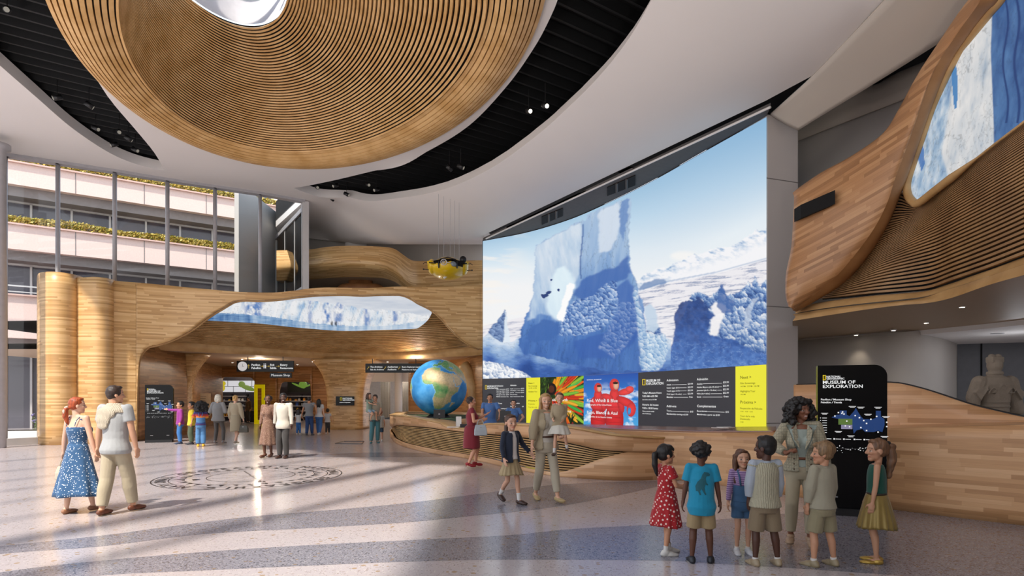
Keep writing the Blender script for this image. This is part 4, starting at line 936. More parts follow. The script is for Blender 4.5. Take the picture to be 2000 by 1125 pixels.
for k in range(60):
    an = -1.35+2.75*((k*.618) % 1); r0 = 6+(k % 5)*9; L = 34+((k*7) % 5)*5; cx_, cy_ = 1076+math.cos(an)*(r0+L/2), 775+math.sin(an)*(r0+L/2)*.95
    u = (x-cx_)*math.cos(an)+(y-cy_)*math.sin(an); v = -(x-cx_)*math.sin(an)+(y-cy_)*math.cos(an)
    m = ((u/(L*.42))**2+(v/3.4)**2 < 1)*1.; pal = ['#f0921c', '#e8621a', '#f3b233', '#d63a17', '#7fbf3e', '#f5a01e'] if r0 < 30 else ['#3fae4c', '#8fc43b', '#d8361c', '#f39a20', '#4fbf5f', '#e8b030']
    if an > .8: pal = ['#c92016', '#e03c18', '#8f1a10', '#d84818', '#e26a1a', '#b01c14']
    cshade = np.array(lin(pal[k % 6]))*(1-.5*np.abs(v/3.4).clip(0, 1))[:, None]; col = col*(1-m[:, None])+cshade*m[:, None]
m = (((x-1077)/10)**2+((y-760)/12)**2 < 1)*1.; col = mixa(col, '#1c0f0c', m); m = (((x-1077)/5.5)**2+((y-760)/7)**2 < 1)*1.; col = mixa(col, '#5a2c1c', m*.8)
m = cl((fbm(x/1.6+y/5, y/9, 52)-.5)*6)*(x < 1072)*(y < 775); col = mixa(col, '#6f9c2e', m*.7)
setcol(d3.data, col); d3.data.materials.clear(); d3.data.materials.append(vcol('feather_glow', 1.0, .35))
x, y = pxy(d4); col = grad(cl((y-730)/100), [(0, '#1f4fa8'), (.5, '#2f7ccb'), (1, '#4aa3dc')]); cm = cl((fbm(x/16, y/10, 60)-.5)*5)*cl((y-745)/30); col = mixa(col, '#e6eef6', cm*.9)
def el(cx_, cy_, rx, ry, c, ang=0, s=1.):
    global col
    ca, sa = math.cos(ang), math.sin(ang); u = (x-cx_)*ca+(y-cy_)*sa; v = -(x-cx_)*sa+(y-cy_)*ca; q = (u/rx)**2+(v/ry)**2
    cc = np.array(lin(c))*(1.1-.45*q.clip(0, 1))[:, None]; m = (q < 1)*s; col = col*(1-m[:, None])+cc*m[:, None]
for (bx0, sc) in ((1168, .85), (1200, 1.05)):
    el(bx0, 820, 17*sc, 34*sc, '#c8262a'); el(bx0-1, 788, 17*sc, 18*sc, '#d8363a'); el(bx0, 772, 9*sc, 14*sc, '#d8383a'); el(bx0+12*sc, 790, 6*sc, 16*sc, '#cf3036', -.2); el(bx0, 752 if sc > 1 else 758, 9*sc, 12*sc, '#e2403e'); el(bx0+3*sc, 753 if sc > 1 else 759, 5*sc, 7.5*sc, '#dba98c'); el(bx0+2*sc, 748 if sc > 1 else 754, 5*sc, 2.4*sc, '#3b2118')
el(1222, 765, 16, 6.5, '#e0403f', -.25); el(1230, 760, 8, 6, '#e84c48'); el(1222, 785, 20, 8, '#d63436', .45); el(1233, 800, 9, 14, '#dc3c3c', .1); el(1229, 803, 3.4, 7, '#3f8fd0', .1); el(1186, 775, 12, 6, '#d8383a', .3)
for k in range(14): el(1160+(k % 2)*36+k*.6, 780+k*5, 14, 1.0, '#a31c22', .1*(k % 3), .5)
setcol(d4.data, col); d4.data.materials.clear(); d4.data.materials.append(vcol('costume_glow', 1.0, .35))
Mdt = glow('display_text', '#f2f2f2', .95)
def on_screen(px, yy, lift, y0, p0):                     # point a little in front of the screen at column px; rows are level lines
    Y0 = Ysc(p0); z = HC+(HY-yy)*Y0/FP; Y = Ysc(px)-lift; return Vector(((px-CX)/FP*Y, Y, z))
def stxt(px, y, items_, s_per, mat, par, bold=.012, name='lettering', sx=.92):
    """items: (string, dx px, dy px, height px) relative to px,y; bent to follow the curved screen"""
    o = text([(s, dx, -dy, h*1.35) for s, dx, dy, h in items_], 0, Matrix.Identity(4), mat, par, name, bold=bold, sx=sx)
    for v in o.data.vertices: v.co = on_screen(px+v.co.x, y-v.co.y, .035 if v.co.z > 0 else .03, y, px)
    return o
def leader(px, y, rows, par, mat=None):
    m = MB()
    for x0, x1, dy in rows: m.add([on_screen(px+(x0 if i in (0, 3) else x1), y+dy+(-.3 if i < 2 else .3), .033, y, px) for i in range(4)], [(0, 1, 2, 3)])
    m.build('leader_lines', mat or Mdt, par)
def emblem(px, y, w, h, par):
    m = MB(); t = w*.2
    def q(x0, x1, y0, y1): m.add([on_screen(px+a, y+b, .034, y, px) for a, b in ((x0, y0), (x1, y0), (x1, y1), (x0, y1))], [(0, 1, 2, 3)])
    q(0, w, 0, t); q(0, w, h-t, h); q(0, t, t, h-t); q(w-t, w, t, h-t); m.build('emblem', glow('emblem_yellow', '#f0d022', 1.0), par)
emblem(1254.5, 740.5, 6, 12, d5)
stxt(1262, 740, [('MUSEUM OF', 0, 6, 5), ('EXPLORATION', 0, 11.8, 5)], 0, Mdt, d5, .02, sx=.74)
stxt(1254.5, 766, [("Today's Museum Hours", 0, 3, 3.6), ('9:00 AM–6:00 PM', 0, 9.5, 3.8), ('Last ticket sold at 5:30 PM', 0, 15.5, 2.4), ('Horario del museo', 0, 26, 3.8), ('9:00 a 18:00 horas', 0, 32.5, 3.8), ('Última entrada vendida', 0, 38, 2.3), ('a las 17:30 horas', 0, 42.5, 2.3)], 0, Mdt, d5, sx=.8)
stxt(1302, 741, [('Admission', 0, 4, 4.4), ('Adult', 0, 12, 3.1), ('Senior (ages 65+)', 0, 18, 2.8), ('Youth (ages 5-17)', 0, 24, 2.8), ('Child (ages 4 & under)', 0, 30, 2.6), ('Member', 0, 36, 3.1), ('$29.99', 41, 11.6, 3), ('$25.99', 41, 17.6, 3), ('$22.99', 41, 23.6, 3), ('$22.99', 41, 29.6, 3), ('Free', 44, 35.6, 3), ('Add-ons', 0, 54, 4.4), ('Tours', 0, 62.5, 3.1), ('$15', 46, 62.5, 3.1), ('Membership starting at $109', 0, 68.5, 2.9)], 0, Mdt, d5)
leader(1302, 741, [(10, 39, 11), (25, 39, 17), (25, 39, 23), (32, 39, 29), (14, 42, 35), (9, 44, 62)], d5)
stxt(1361, 739, [('Admisión', 0, 4, 4.6), ('Adulto', 0, 12.5, 3.2), ('Adulto Mayore (de 65 años)', 0, 18.8, 3), ('Juventud (de 5 a 12 años)', 0, 25, 3), ('Niño (de 4 años)', 0, 31.2, 3), ('Socio', 0, 37.6, 3.2), ('$29.99', 51, 11, 3.3), ('$25.99', 51, 17.4, 3.3), ('$22.99', 51, 23.8, 3.3), ('$22.99', 51, 30.2, 3.3), ('Gratis', 52, 36.8, 3.2), ('Complementos', 0, 56, 4.8), ('Excursiones', 0, 65, 3.3), ('$15', 56, 65, 3.3), ('Membresía a partir de $109', 0, 71.5, 3.2)], 0, Mdt, d5)
leader(1361, 739, [(12, 49, 11), (42, 49, 17.4), (40, 49, 23.8), (27, 49, 30.2), (11, 50, 36.5), (20, 54, 64.2)], d5)
Mye_t = plain('yellow_display_text', '#4a4716', .5)
stxt(1445.5, 735, [('Next >', 0, 5, 6), ('Film Screenings', 0, 15.5, 3.8), ('1:45 PM   2:30 PM   3:45 PM', 0, 21, 2.6), ('Highlights Tour', 0, 31, 3.8), ('1:45 PM', 0, 36.5, 2.6), ('Próxima >', 0, 53, 6), ('Proyección de Películas', 0, 64, 3.7), ('13:45   14:30   15:45', 0, 69.5, 2.4), ('Tour de lo más', 0, 79, 3.7), ('Destacado', 0, 84.5, 3.7), ('13:45', 0, 90, 2.4)], 0, Mye_t, d6, .004)
emblem(947.5, 752.5, 3.4, 8, d1)
stxt(951.5, 752, [('MUSEUM OF', 0, 3.8, 3), ('EXPLORATION', 0, 7.8, 3)], 0, Mdt, d1, .02, sx=.78)
stxt(969.5, 751, [('Admission', 0, 4, 3), ('Adult', 0, 10, 2.1), ('Senior (ages 65+)', 0, 13.6, 1.9), ('Youth (ages 5-17)', 0, 17.2, 1.9), ('Child (ages 4 & under)', 0, 20.8, 1.8), ('Member', 0, 24.6, 2.1), ('$29.99', 19, 10, 2), ('$25.99', 19, 13.6, 2), ('$22.99', 19, 17.2, 2), ('$22.99', 19, 20.8, 2), ('Free', 20, 24.6, 2), ('Add-ons', 0, 38, 3), ('Tours', 0, 43.5, 2.1), ('Membership starting at $109', 0, 47.5, 1.9)], 0, Mdt, d1, sx=.78)
stxt(996.5, 750, [('Admisión', 0, 4, 3), ('Adulto', 0, 10.4, 2.1), ('Adulto Mayore', 0, 14, 1.9), ('Juventud', 0, 17.7, 1.9), ('Niño (de 4 años)', 0, 21.4, 1.9), ('Socio', 0, 25.4, 2.1), ('$29.99', 21, 10, 2.1), ('$25.99', 21, 13.8, 2.1), ('$22.99', 21, 17.6, 2.1), ('Gratis', 21, 25.2, 2.1), ('Complementos', 0, 38.5, 2.8), ('Excursiones', 0, 44.5, 2.1), ('$15', 23, 44.5, 2.1)], 0, Mdt, d1, sx=.78)
leader(969.5, 751, [(6, 18, 9.4), (12, 18, 13), (12, 18, 16.6), (8, 19, 24)], d1)
leader(996.5, 750, [(7, 20, 9.8), (14, 20, 13.4), (10, 20, 17.1), (6, 20, 24.8)], d1)
stxt(1032, 746, [('Next >', 0, 4, 3.2), ('Film Screenings', 0, 9, 2.2), ('1:45 PM  2:30 PM', 0, 13, 1.8), ('Highlights Tour', 0, 20, 2.2), ('Próxima >', 0, 38, 3.2), ('Proyección', 0, 44, 2.2), ('Tour de lo más', 0, 50, 2.2)], 0, Mye_t, d2)
stxt(1064, 780, [('Animals of Earth', 0, 3, 5.4), ('Photography of Wildlife', 0, 10, 2.6), ('Animales de la Tierra', 0, 24, 4.8), ('Fotografías de la Fauna', 0, 31, 2.4)], 0, Mdt, d3, .01)
stxt(1146, 782, [('Red, White & Blue', 0, 3, 6.4), ('Photographs of the United States', 0, 9.5, 2.9), ('Rojo, Blanco & Azul', 0, 25.5, 6), ('Fotografías de los Estados Unidos', 0, 32.5, 2.9)], 0, Mdt, d4, .01)
stxt(1146, 741, [('NATIONAL GEOGRAPHIC', 0, 2, 2)], 0, Mdt, d4)
# white pier
p0, p1 = G(1497.5, 14.42), G(1560, 14.75); d = p1-p0; R3 = Matrix.Rotation(math.atan2(d.y, d.x), 3, 'Z'); c = (p0+p1)/2; back = R3 @ Vector((0, .5, 0))
pier = MB().box((c.x+back.x, c.y+back.y, 4.35), (d.length, 1.0, 8.7), R3).build('white_pier', plain('pier_panel', '#bdb7b4', .55, var=.01, scale=.4)); md = pier.modifiers.new('b', 'BEVEL'); md.width = .04; md.segments = 3
tag(pier, 'tall white panelled pier beside the giant screen', 'pier')
jn = MB()
for z in (Z(350, 14.5), Z(600, 14.6), Z(355, 14.5)-6): 
    jn.box((c.x-back.x*.005, c.y-back.y*.005, z), (d.length+.01, .012, .018), R3)
jn.build('panel_joints', plain('joint_grey', '#77716e', .8), pier)
# ---------------------------------------------------------------- right hand soffits and walls
def atz(pl, z): return [W(a, b_, (z-HC)*FP/(HY-b_)) for a, b_ in pl]
M_sof = plain('soffit_paint', '#c9c0b4', .8, var=.015, scale=.4)
e1 = atz([(1503, 224), (1545, 187), (1590, 146), (1660, 74), (1730, 0), (1800, -75)], 8.7); e2 = atz([(1559, 255), (1620, 217), (1702, 167), (1833, 85), (1930, 20), (2040, -60)], 8.25)
tag(sheet('ceiling_right', [e1, [a.lerp(b_, .5)+Vector((0, 0, -.02)) for a, b_ in zip(e1, e2)], e2], M_sof, 50, 10, thick=.06, off=1), kind='structure')
cp0 = [W(1490, 226, 14.0), W(1530, 224, 14.2), W(1562, 226, 14.6)]
wt = interp([(1555, 225), (1690, 160), (1702, 168), (1760, 142), (1833, 112), (1930, 60)])
Ywr = interp([(1550, 17), (1700, 15.5), (1800, 14), (1930, 12.4), (2100, 11)])
tag(colwall('wall_right_upper', 1552, 1932, 12, wt, lambda x: HY-1.95*FP/Ywr(x), Ywr, M_wall, None, 6, .1), kind='structure')
tag(colwall('trim_6', 1552, 1932, 12, lambda x: wt(x)+1, interp([(1552, 279), (1650, 240), (1770, 193), (1932, 120)]), lambda x: Ywr(x)-.25, M_sof, None, 4, .1), kind='structure')
# sculpted timber gallery on the right
Yc = interp([(1530, 13.3), (1559, 13.25), (1620, 12.7), (1700, 11.95), (1760, 11.3), (1830, 10.3), (1900, 9.2), (1960, 8.4), (2060, 7.4)])
fgal = thing('timber_gallery', 'sweeping sculpted timber gallery front on the right with a dark slot', 'gallery', (6, 12, 5))
og = Vector((6, 12, 5))
TL = [(1551, 374), (1602, 338), (1655, 309), (1709, 274), (1734, 249), (1759, 206), (1790.6, 149), (1833, 85), (1869, 32), (1900, -8), (1940, -60)]
ML = [(1549, 440), (1610, 415), (1665, 385), (1718, 330), (1745, 285), (1768, 240), (1795, 180), (1838, 115), (1878, 55), (1912, 8), (1950, -45)]
LL = [(1546, 500), (1590, 495), (1650, 470), (1700, 425), (1735, 372), (1757, 325), (1790, 232), (1822, 142), (1862, 80), (1917, 0), (1960, -60)]
# lower left body: rows fan from left edge to the crease
left_edge = [(1551, 374), (1549.5, 430), (1546, 480), (1536, 520), (1534, 560), (1535, 595), (1540, 606)]
crease = [(1940, -60), (1917, -2), (1872, 62), (1822.7, 142), (1790.7, 231), (1768, 296), (1748, 350), (1732, 398), (1706, 448), (1668, 500), (1628, 545), (1585, 580), (1548, 606)]
topl = TL
def face_pt(px, py, dz=0): return W(px, py, Yc(px)+dz)-og
# Coons style sheet: u along top edge/crease, v from top edge to crease
n_ = 90; up = spline([face_pt(*p, .12) for p in [(1540, 600), (1534, 575), (1535, 535), (1545, 485), (1549, 430), (1551, 385)]+TL[0:]], n_)
lo = spline([face_pt(*p) for p in reversed(crease)], n_)
mid1 = [a.lerp(b_, .12)+Vector((-.08, -.14, 0)) for a, b_ in zip(up, lo)]; mid2 = [a.lerp(b_, .5)+Vector((-.1, -.2, -.0)) for a, b_ in zip(up, lo)]; mid3 = [a.lerp(b_, .88)+Vector((-.05, -.12, 0)) for a, b_ in zip(up, lo)]
sh_ = sheet('front_panel', [up, mid1, mid2, mid3, lo], None, n_, 26, fgal)
# stave direction should run along the picture's near-horizontal sweep: use own UVs
M_woodG = wood('gallery_wood', ['#8a5f38', '#b8875a', '#d3a677'], h=.07, w=.75)
me = sh_.data; uvl = me.uv_layers[0]
for l in me.loops:
    v = me.vertices[l.vertex_index].co+og; px = v.x/v.y*FP+CX
    uvl.data[l.index].uv = (math.hypot(v.x, v.y-20), v.z-.42*(v.x-5.5)-.05*(v.x-5.5)**2)
me.materials.append(M_woodG)
ret = [(1966, -60), (1958, 0), (1936, 21), (1890, 78), (1869, 107), (1826, 199), (1798, 277), (1773, 350), (1760, 378), (1741, 425), (1712, 478), (1672, 530), (1636, 562), (1600, 584), (1556, 606)]
rb_ = spline([W(a, b_, Yc(a)+.5)-og for a, b_ in reversed(ret)], n_); rm = [a.lerp(b_, .5)+Vector((.02, -.06, -.04)) for a, b_ in zip(lo, rb_)]
sheet('rounded_return', [lo, rm, rb_], slatwood('return_wood', '#94683f', '#a97c50'), n_, 10, fgal)
MB_ = MB(); q = [face_pt(*p, -.33) for p in ((1564, 400), (1631, 371), (1631, 398), (1564, 426))]; q2 = [p+Vector((.0, .3, 0)) for p in q]
sl = MB().add(q+q2, [(0, 1, 2, 3), (4, 5, 6, 7), (0, 1, 5, 4), (1, 2, 6, 5), (2, 3, 7, 6), (3, 0, 4, 7)]).build('slot', M_dark, fgal)
# screen in its opening
oscr = [(1775, 352), (1798, 277), (1826, 199), (1869, 107), (1890, 78), (1936, 21), (1960, -10), (1985, -60), (2100, -60)]
osb = [(1775, 362), (1778, 380), (1786, 391), (1793, 395), (1830, 367), (1900, 313), (1950, 274), (2000, 236), (2100, 160)]
Yos = lambda px: Yc(px)+.52
fr_ = thing('gallery_screen', 'screen of white and blue ice set in the timber gallery on the right', 'screen', og)
sx_ = interp([(1773, 352), (1775, 350), (1798, 277), (1826, 199), (1869, 107), (1890, 78), (1936, 21), (1958, -2), (2000, -60), (2100, -160)]); sb_ = interp([(1773, 355), (1775, 368), (1779, 382), (1786, 391), (1793, 394.5), (1830, 367), (1900, 313), (1950, 274), (2000, 236), (2110, 152)])
gs = colwall('panel', 1773.5, 2100, 1.6, sx_, sb_, Yos, None, None, 220)
for v in gs.data.vertices: v.co -= og
gs.parent = fr_
co = mcoords(gs.data)+np.array(og[:]); x, y = (co[:, 0]/co[:, 1]*FP+CX).astype(float), (HY-(co[:, 2]-HC)/co[:, 1]*FP).astype(float)
n1, n2 = fbm(x/16+(y/160), y/70, 70), fbm((x+y*.2)/7, y/22, 71); ck = cl(1-np.abs(fbm((x+y*.1)/12, y/40, 72)-.5)/.03); ck2 = cl(1-np.abs(fbm(x/26, y/60, 75)-.5)/.012)
col = grad(cl(n1*.8+n2*.4-.2), [(0, '#a5b6c8'), (.3, '#d6dade'), (.6, '#ecebea'), (1, '#f8f5f2')])*(1-ck[:, None]*.2)*(1-ck2[:, None]*.35)
lft = cl((np.interp(y, [0, 100, 200, 300, 400], [1925, 1868, 1858, 1842, 1870])-x)/5); bl_ = grad(cl(n1*.6+n2*.9-.3), [(0, '#4478b0'), (.35, '#8fb3d3'), (.7, '#cddbe8'), (1, '#eef2f5')])*(1-ck[:, None]*.3); col = col*(1-(lft*.8)[:, None])+bl_*(lft*.8)[:, None]
rt_ = cl((x-np.interp(y, [0, 100, 250], [1938, 1934, 1940]))/2); bl2 = grad(cl(n1*.7+n2*.35-.15-(x-1940)/300), [(0, '#2b528c'), (.5, '#5580b4'), (1, '#93b0cf')])*(1-ck[:, None]*.2); col = col*(1-rt_[:, None])+bl2*rt_[:, None]
m = pip(x, y, [(1858, 120), (1866, 115), (1871, 160), (1869, 210), (1864, 214), (1860, 170)]); col = mixa(col, '#3f86c4', m*.95)
m = pip(x, y, [(1792, 270), (1802, 262), (1806, 320), (1800, 336), (1793, 310)]); col = mixa(col, '#3f78bd', m*.9)
for cx_, w0 in ((1964, 2.), (1986, 2.6)): col = mixa(col, '#1d3f7a', cl(1.5-np.abs(x-cx_-5*np.sin(y/26))/w0)*(y < 240))
setcol(gs.data, col); gs.data.materials.append(vcol('ice_glow', .85, .35))
bp_ = [W(a, b_, Yos(a)-.06)-og for a, b_ in [(1990, -90), (1960, -10), (1934, 24), (1890, 78), (1870, 106), (1826, 197), (1798, 276), (1776, 340), (1771, 365), (1774, 383), (1782, 393), (1793, 397), (1830, 369), (1900, 315), (1950, 276), (2000, 238), (2100, 160)]]
bq_ = spline(bp_, 90); MB().tube(bq_, [.075 if i < 62 else max(.02, .075-.055*(i-62)/8) for i in range(90)], 8).build('cove_border', M_trim, fr_, True)
# slatted underside
sgl = thing('slatted_soffit', 'fanned slatted timber soffit below the ice screen on the right', 'soffit', og)
Ysl = lambda px: Yos(px)
cT = [W(a, b_, Yos(a)+.03)-og for a, b_ in ((1748, 372), (1765, 378), (1780, 392), (1793, 397), (1830, 369), (1900, 315), (1950, 276), (2000, 238), (2100, 162))]
ci_ = interp([(1546, 627), (1559, 625), (1655, 610), (1749, 597), (1827, 590), (1873, 577), (1930, 557), (2000, 537), (2110, 505)])
Ycn = lambda px: (3.49-HC)*FP/(HY-ci_(px))
cB = [W(a, b_, min(Ycn(a)+.5, Yos(a)+.3))-og for a, b_ in ((1600, 584), (1640, 581), (1700, 576), (1760, 572), (1811, 567), (1858, 551), (1930, 527), (2000, 501), (2100, 466))]
cM = [W(a, b_, lerp(Yos(a), min(Ycn(a)+.5, Yos(a)+.3), .5)+.02)-og for a, b_ in ((1690, 498), (1715, 487), (1760, 463), (1800, 440), (1850, 410), (1900, 381), (1950, 352), (2000, 323), (2100, 262))]
slats('slats', [cT, cM, cB], 40, slatwood('gallery_slat', '#8f6c47', '#a98358'), sgl, nu=60, w=.55, depth=.07, nrm=Vector((-.3, -1, -.5)), dark=M_dark, back=.09)
# cornice and soffit below
c1 = [W(a, b_, Ycn(a)+.42) for a, b_ in ((1556, 603), (1585, 594), (1640, 585), (1700, 578), (1760, 574), (1811, 569), (1858, 553), (1930, 529), (2000, 503), (2100, 468))]
c2 = [W(p[0], p[1], Ycn(p[0])+.12) for p in ((1553, 612), (1585, 606), (1640, 598), (1700, 591), (1760, 585), (1811, 578), (1858, 563), (1930, 540), (2000, 516), (2100, 482))]
c2b = [p+Vector((0, .12, -.01)) for p in c2]
c3 = [W(a, ci_(a), Ycn(a)) for a in (1548, 1585, 1640, 1700, 1760, 1811, 1858, 1930, 2000, 2100)]
gc = slatwood('cornice_wood', '#b08a58', '#c6a06c')
tag(sheet('trim_7', [c1, [a.lerp(b_, .5)+Vector((0, -.04, .05)) for a, b_ in zip(c1, c2)], c2], gc, 70, 8), kind='structure')
tag(sheet('trim_8', [c2b, [a.lerp(b_, .5)+Vector((0, -.07, 0)) for a, b_ in zip(c2, c3)], c3], gc, 70, 8), kind='structure')
far = atz([(1548, 665), (1600, 662), (1680, 656), (1758, 649), (1850, 640), (1930, 632), (2000, 624), (2120, 611)], 3.49)
M_tan = plain('tan_soffit', '#a58c6c', .5, var=.02)
tag(sheet('ceiling_right_lower', [c3, far], M_tan, 60, 4), kind='structure')
tag(sheet('trim_9', [far, [p-Vector((0, 0, .12)) for p in far]], M_white, 40, 3), kind='structure')
tag(slab('ceiling_corridor', [(p.x, p.y+.02) for p in far[3:]]+[(22, 13), (22, 24), (14, 24)], [], 0, lambda x, y: 3.38, M_white, .1), kind='structure')
tag(slab('ceiling_right_back', [(7.5, 14.2)]+[(p.x, p.y-.3) for p in far]+[(22, 12), (22, 24), (7.5, 24)], [], 0, lambda x, y: 3.6, M_dark, .1), kind='structure')
def wp(name, pts, z1, mat): return wallpath(name, [G(*p) for p in pts], 0, z1, mat)
wp('wall_right', [(1530, 18.5), (1600, 17.7), (1680, 16.75), (1758, 15.85), (1790, 15.8), (1815, 16.4), (1838, 17.2), (1862, 18.6)], 3.45, M_wall)
wp('wall_corridor', [(1862, 18.8), (1917, 18.5), (1980, 18.2), (2150, 17.4)], 3.45, plain('grey_wall', '#6d6f74', .8))
tag(MB().box(G(1917, 18.4)-Vector((0, 0, 0)), (.03, .03, 3.4)).build('trim_10', M_dark), kind='structure')
for px, py in ((1809, 630), (1879, 599)): dlight(px, py, None, 3.49, .045, 'small round downlight in the tan soffit at the right', 'downlights in the tan soffit at the right')
p = W(1948, 651, (3.38-HC)*FP/(HY-651)); o = MB().lathe([(.14, .02), (.15, -.01), (.1, -.01), (.09, .0)], (0, 0, 0), 20).build('dark_downlight', M_grey, None, True); o.location = p; tag(o, 'dark round ceiling fitting above the stone figure', 'ceiling fitting')  # dark recessed downlight, modelled unlit
# scallop lights on the white wall
for px in (1672, 1745):
    g_ = G(px, {1672: 16.45, 1745: 15.3}[px]); o = thing('wall_washer', 'small recessed wall washer light above the white wall on the right', 'light', (g_.x, g_.y, 3.45), 0, 'wall washers above the white wall')
    MB().lathe([(.07, .02), (.07, -.02), (.05, -.02)], n=16).build('body', M_metal, o, True); MB().lathe([(.048, -.015), (.048, -.02)], n=16).build('lens', MATS['lamp_glow'], o)
    L = bpy.data.lights.new('wall_washer_lamp', 'SPOT'); L.energy = 20 if px == 1672 else 13; L.spot_size = math.radians(75); L.spot_blend = .9; L.color = (1, .84, .66); L.shadow_soft_size = .04
    lo_b = bpy.data.objects.new('wall_washer_lamp', L); C.objects.link(lo_b); lo_b.location = (g_.x, g_.y-.02, 3.4); lo_b.rotation_euler = (math.radians(8), 0, 0)
# directory sign on that wall
ds = thing('directory_sign', 'tall black directory sign of stacked plates on the white wall', 'sign', (G(1838, 17.6).x, 17.62, 0)); 
for k in range(8):
    z = Z(700, 17.6)-.21*k-.1; MB().box((.0, 0, z), (.34, .03, .195)).build('plate', M_gloss, ds)
    MB().box((-.06, -.02, z+.02), (.12, .006, .02)).box((-.06, -.02, z-.03), (.16, .006, .016)).build('printing', Mtxy, ds)
d2s = MB().box((G(1823, 17.3).x, 17.3, Z(709, 17.3)-.1), (.07, .03, .43)).build('narrow_sign', M_gloss); tag(d2s, 'narrow vertical black sign beside the stacked directory', 'sign')
# ---------------------------------------------------------------- wave walls at the right
Yb2 = interp([(1100, 12.9), (1200, 12.4), (1280, 12.25), (1338, 12.05), (1405, 11.45), (1484, 10.75), (1530, 10.35), (1600, 9.8), (1735, 9.02), (1850, 8.45), (2000, 7.85), (2150, 7.3)])
t2 = interp([(1100, 834), (1143, 836.5), (1205, 840), (1267, 842), (1396, 845), (1530, 845), (1600, 842), (1735, 836), (2000, 829), (2150, 826)])
M_woodW = wood('wave_wood', ['#a5774c', '#cb9c6e', '#e2b98e'], h=.06, w=.7)
fw = tag(colwall('wall_counter', 1116, 2150, 5, t2, lambda x: HY+FP*HC/Yb2(x), Yb2, M_woodW, None, 8, .2), kind='structure')
Yb3 = interp([(1552, 11.9), (1640, 11.2), (1735, 10.0), (1850, 9.4), (2000, 8.75), (2150, 8.1)])
t3 = interp([(1552, 752), (1600, 751), (1680, 749), (1735, 747.5), (1753, 748.5), (1793, 757), (1833, 769), (1900, 791), (1953, 804), (2000, 814), (2150, 832)])
tag(colwall('wall_wave', 1556, 2150, 5, t3, lambda x: HY+FP*HC/Yb3(x), Yb3, M_woodR, None, 8, .14), kind='structure')
eg = MB().tube([W(x, t3(x), Yb3(x)+.07)+Vector((0, 0, .004)) for x in range(1556, 2151, 18)], .02, 6); tag(eg.build('trim_11', M_black, None, True), kind='structure')
fa_ = [W(x, t2(x), Yb2(x)) for x in range(1530, 2151, 40)]; fb_ = [Vector((W(x, HY, Yb3(max(x, 1560))).x, W(x, HY, Yb3(max(x, 1560))).y, W(x, t2(x), Yb2(x)).z)) for x in range(1530, 2151, 40)]
tag(sheet('wall_ledge', [fa_, fb_], M_woodW, 30, 3), kind='structure')
# countertop behind the front
M_top = slatwood('counter_top', '#8f6040', '#a4714c', .22)
dep = interp([(1040, .8), (1100, 1.3), (1200, 2.2), (1530, 2.2)])
ca = [W(x, t2(max(x, 1100)), Yb2(x)-.02) for x in range(1116, 1531, 20)]; cb_ = []
for x in range(1116, 1531, 20):
    Y = Yb2(x)+dep(x); q = W(x, HY, Y); cb_.append(Vector((q.x, Y, W(x, t2(x), Yb2(x)).z)))
tag(sheet('countertop', [ca, cb_], M_top, 40, 4, thick=.04, off=-1), 'long brown countertop running behind the timber desk front', 'countertop')
o = MB().box((0, 0, -.43), (1.3, .9, .92)).build('white_plinth', plain('plinth_white', '#e8e4e2', .5)); p = W(1480, 843, 13.6); o.location = (p.x, p.y, .86); tag(o, 'white ledge at the foot of the large yellow display', 'ledge')
for k, (px, py, Yp) in enumerate(((1406, 843, 12.3), (1417, 842.5, 12.45))):
    o = MB().box((0, 0, .004), (.3, .2, .008)).build('paper_sheet', plain('paper', '#f2efec', .6)); p = W(px, HY, Yp); o.location = (p.x, p.y, W(px, t2(px), Yb2(px)).z+.045); o.rotation_euler.z = .3*k; tag(o, 'white paper lying on the brown countertop', 'paper', 'papers on the countertop')
# bronze sign plate on the desk
def Y2(x): return Yb2(x)-.03
zp = [W(1379, 868, Y2(1379)), W(1487, 881, Y2(1487)), W(1487, 931, Y2(1487)), W(1379, 915, Y2(1379))]
n_p = (zp[1]-zp[0]).cross(Vector((0, 0, 1))).normalized()
if n_p.y > 0: n_p = -n_p
zt_, zb_ = Z(868, Y2(1379)), Z(915.5, Y2(1379)); a0, a1 = zp[0].copy(), zp[1].copy(); a0.z = a1.z = zt_; wpl = (Vector((a1.x-a0.x, a1.y-a0.y, 0))).length
bz = thing('bronze_plaque', 'dark bronze plaque with gold lettering on the counter front behind the children', 'plaque', a0-Vector((0, 0, zt_-zb_))); bz.rotation_euler.z = math.atan2(a1.y-a0.y, a1.x-a0.x); hp = zt_-zb_
Mbz = plain('bronze', '#5e5236', .35, .6); Mgd = plain('gold_letter', '#d8bc74', .35, .3, emit=lin('#d8bc74'), estr=.25)
MB().box((wpl/2, -.01, hp/2), (wpl, .06, hp)).build('plate', Mbz, bz)
xo = .42*wpl; MB().box((xo+.3, -.045, hp*.47), (.62, .01, hp*.8)).build('inset_panel', plain('bronze_dark', '#463e2b', .4, .6), bz)
Ip = Matrix.Translation((0, -.055, 0)) @ Matrix.Rotation(PI/2, 4, 'X')
text([('Exploration', .09, hp-.13, .085), ('Desk', .09, hp-.2, .085), ('Donna', .09, hp-.37, .085), ('Foundation', .09, hp-.45, .085)], 0, Ip, Mgd, bz, bold=.015)
MB().lathe([(.045, 0), (.045, .004)], n=20).build('medallion', Mgd, bz).matrix_local = Matrix.Translation((xo+.09, -.055, hp-.13)) @ Matrix.Rotation(PI/2, 4, 'X')
lm = MB()
for k in range(9): lm.box((xo+.06+.11+(-.02 if k % 3 == 2 else 0), -.053, hp-.22-.028*k), (.22-.04*(k % 3 == 2), .004, .012))
lm.build('printing', Mgd, bz)
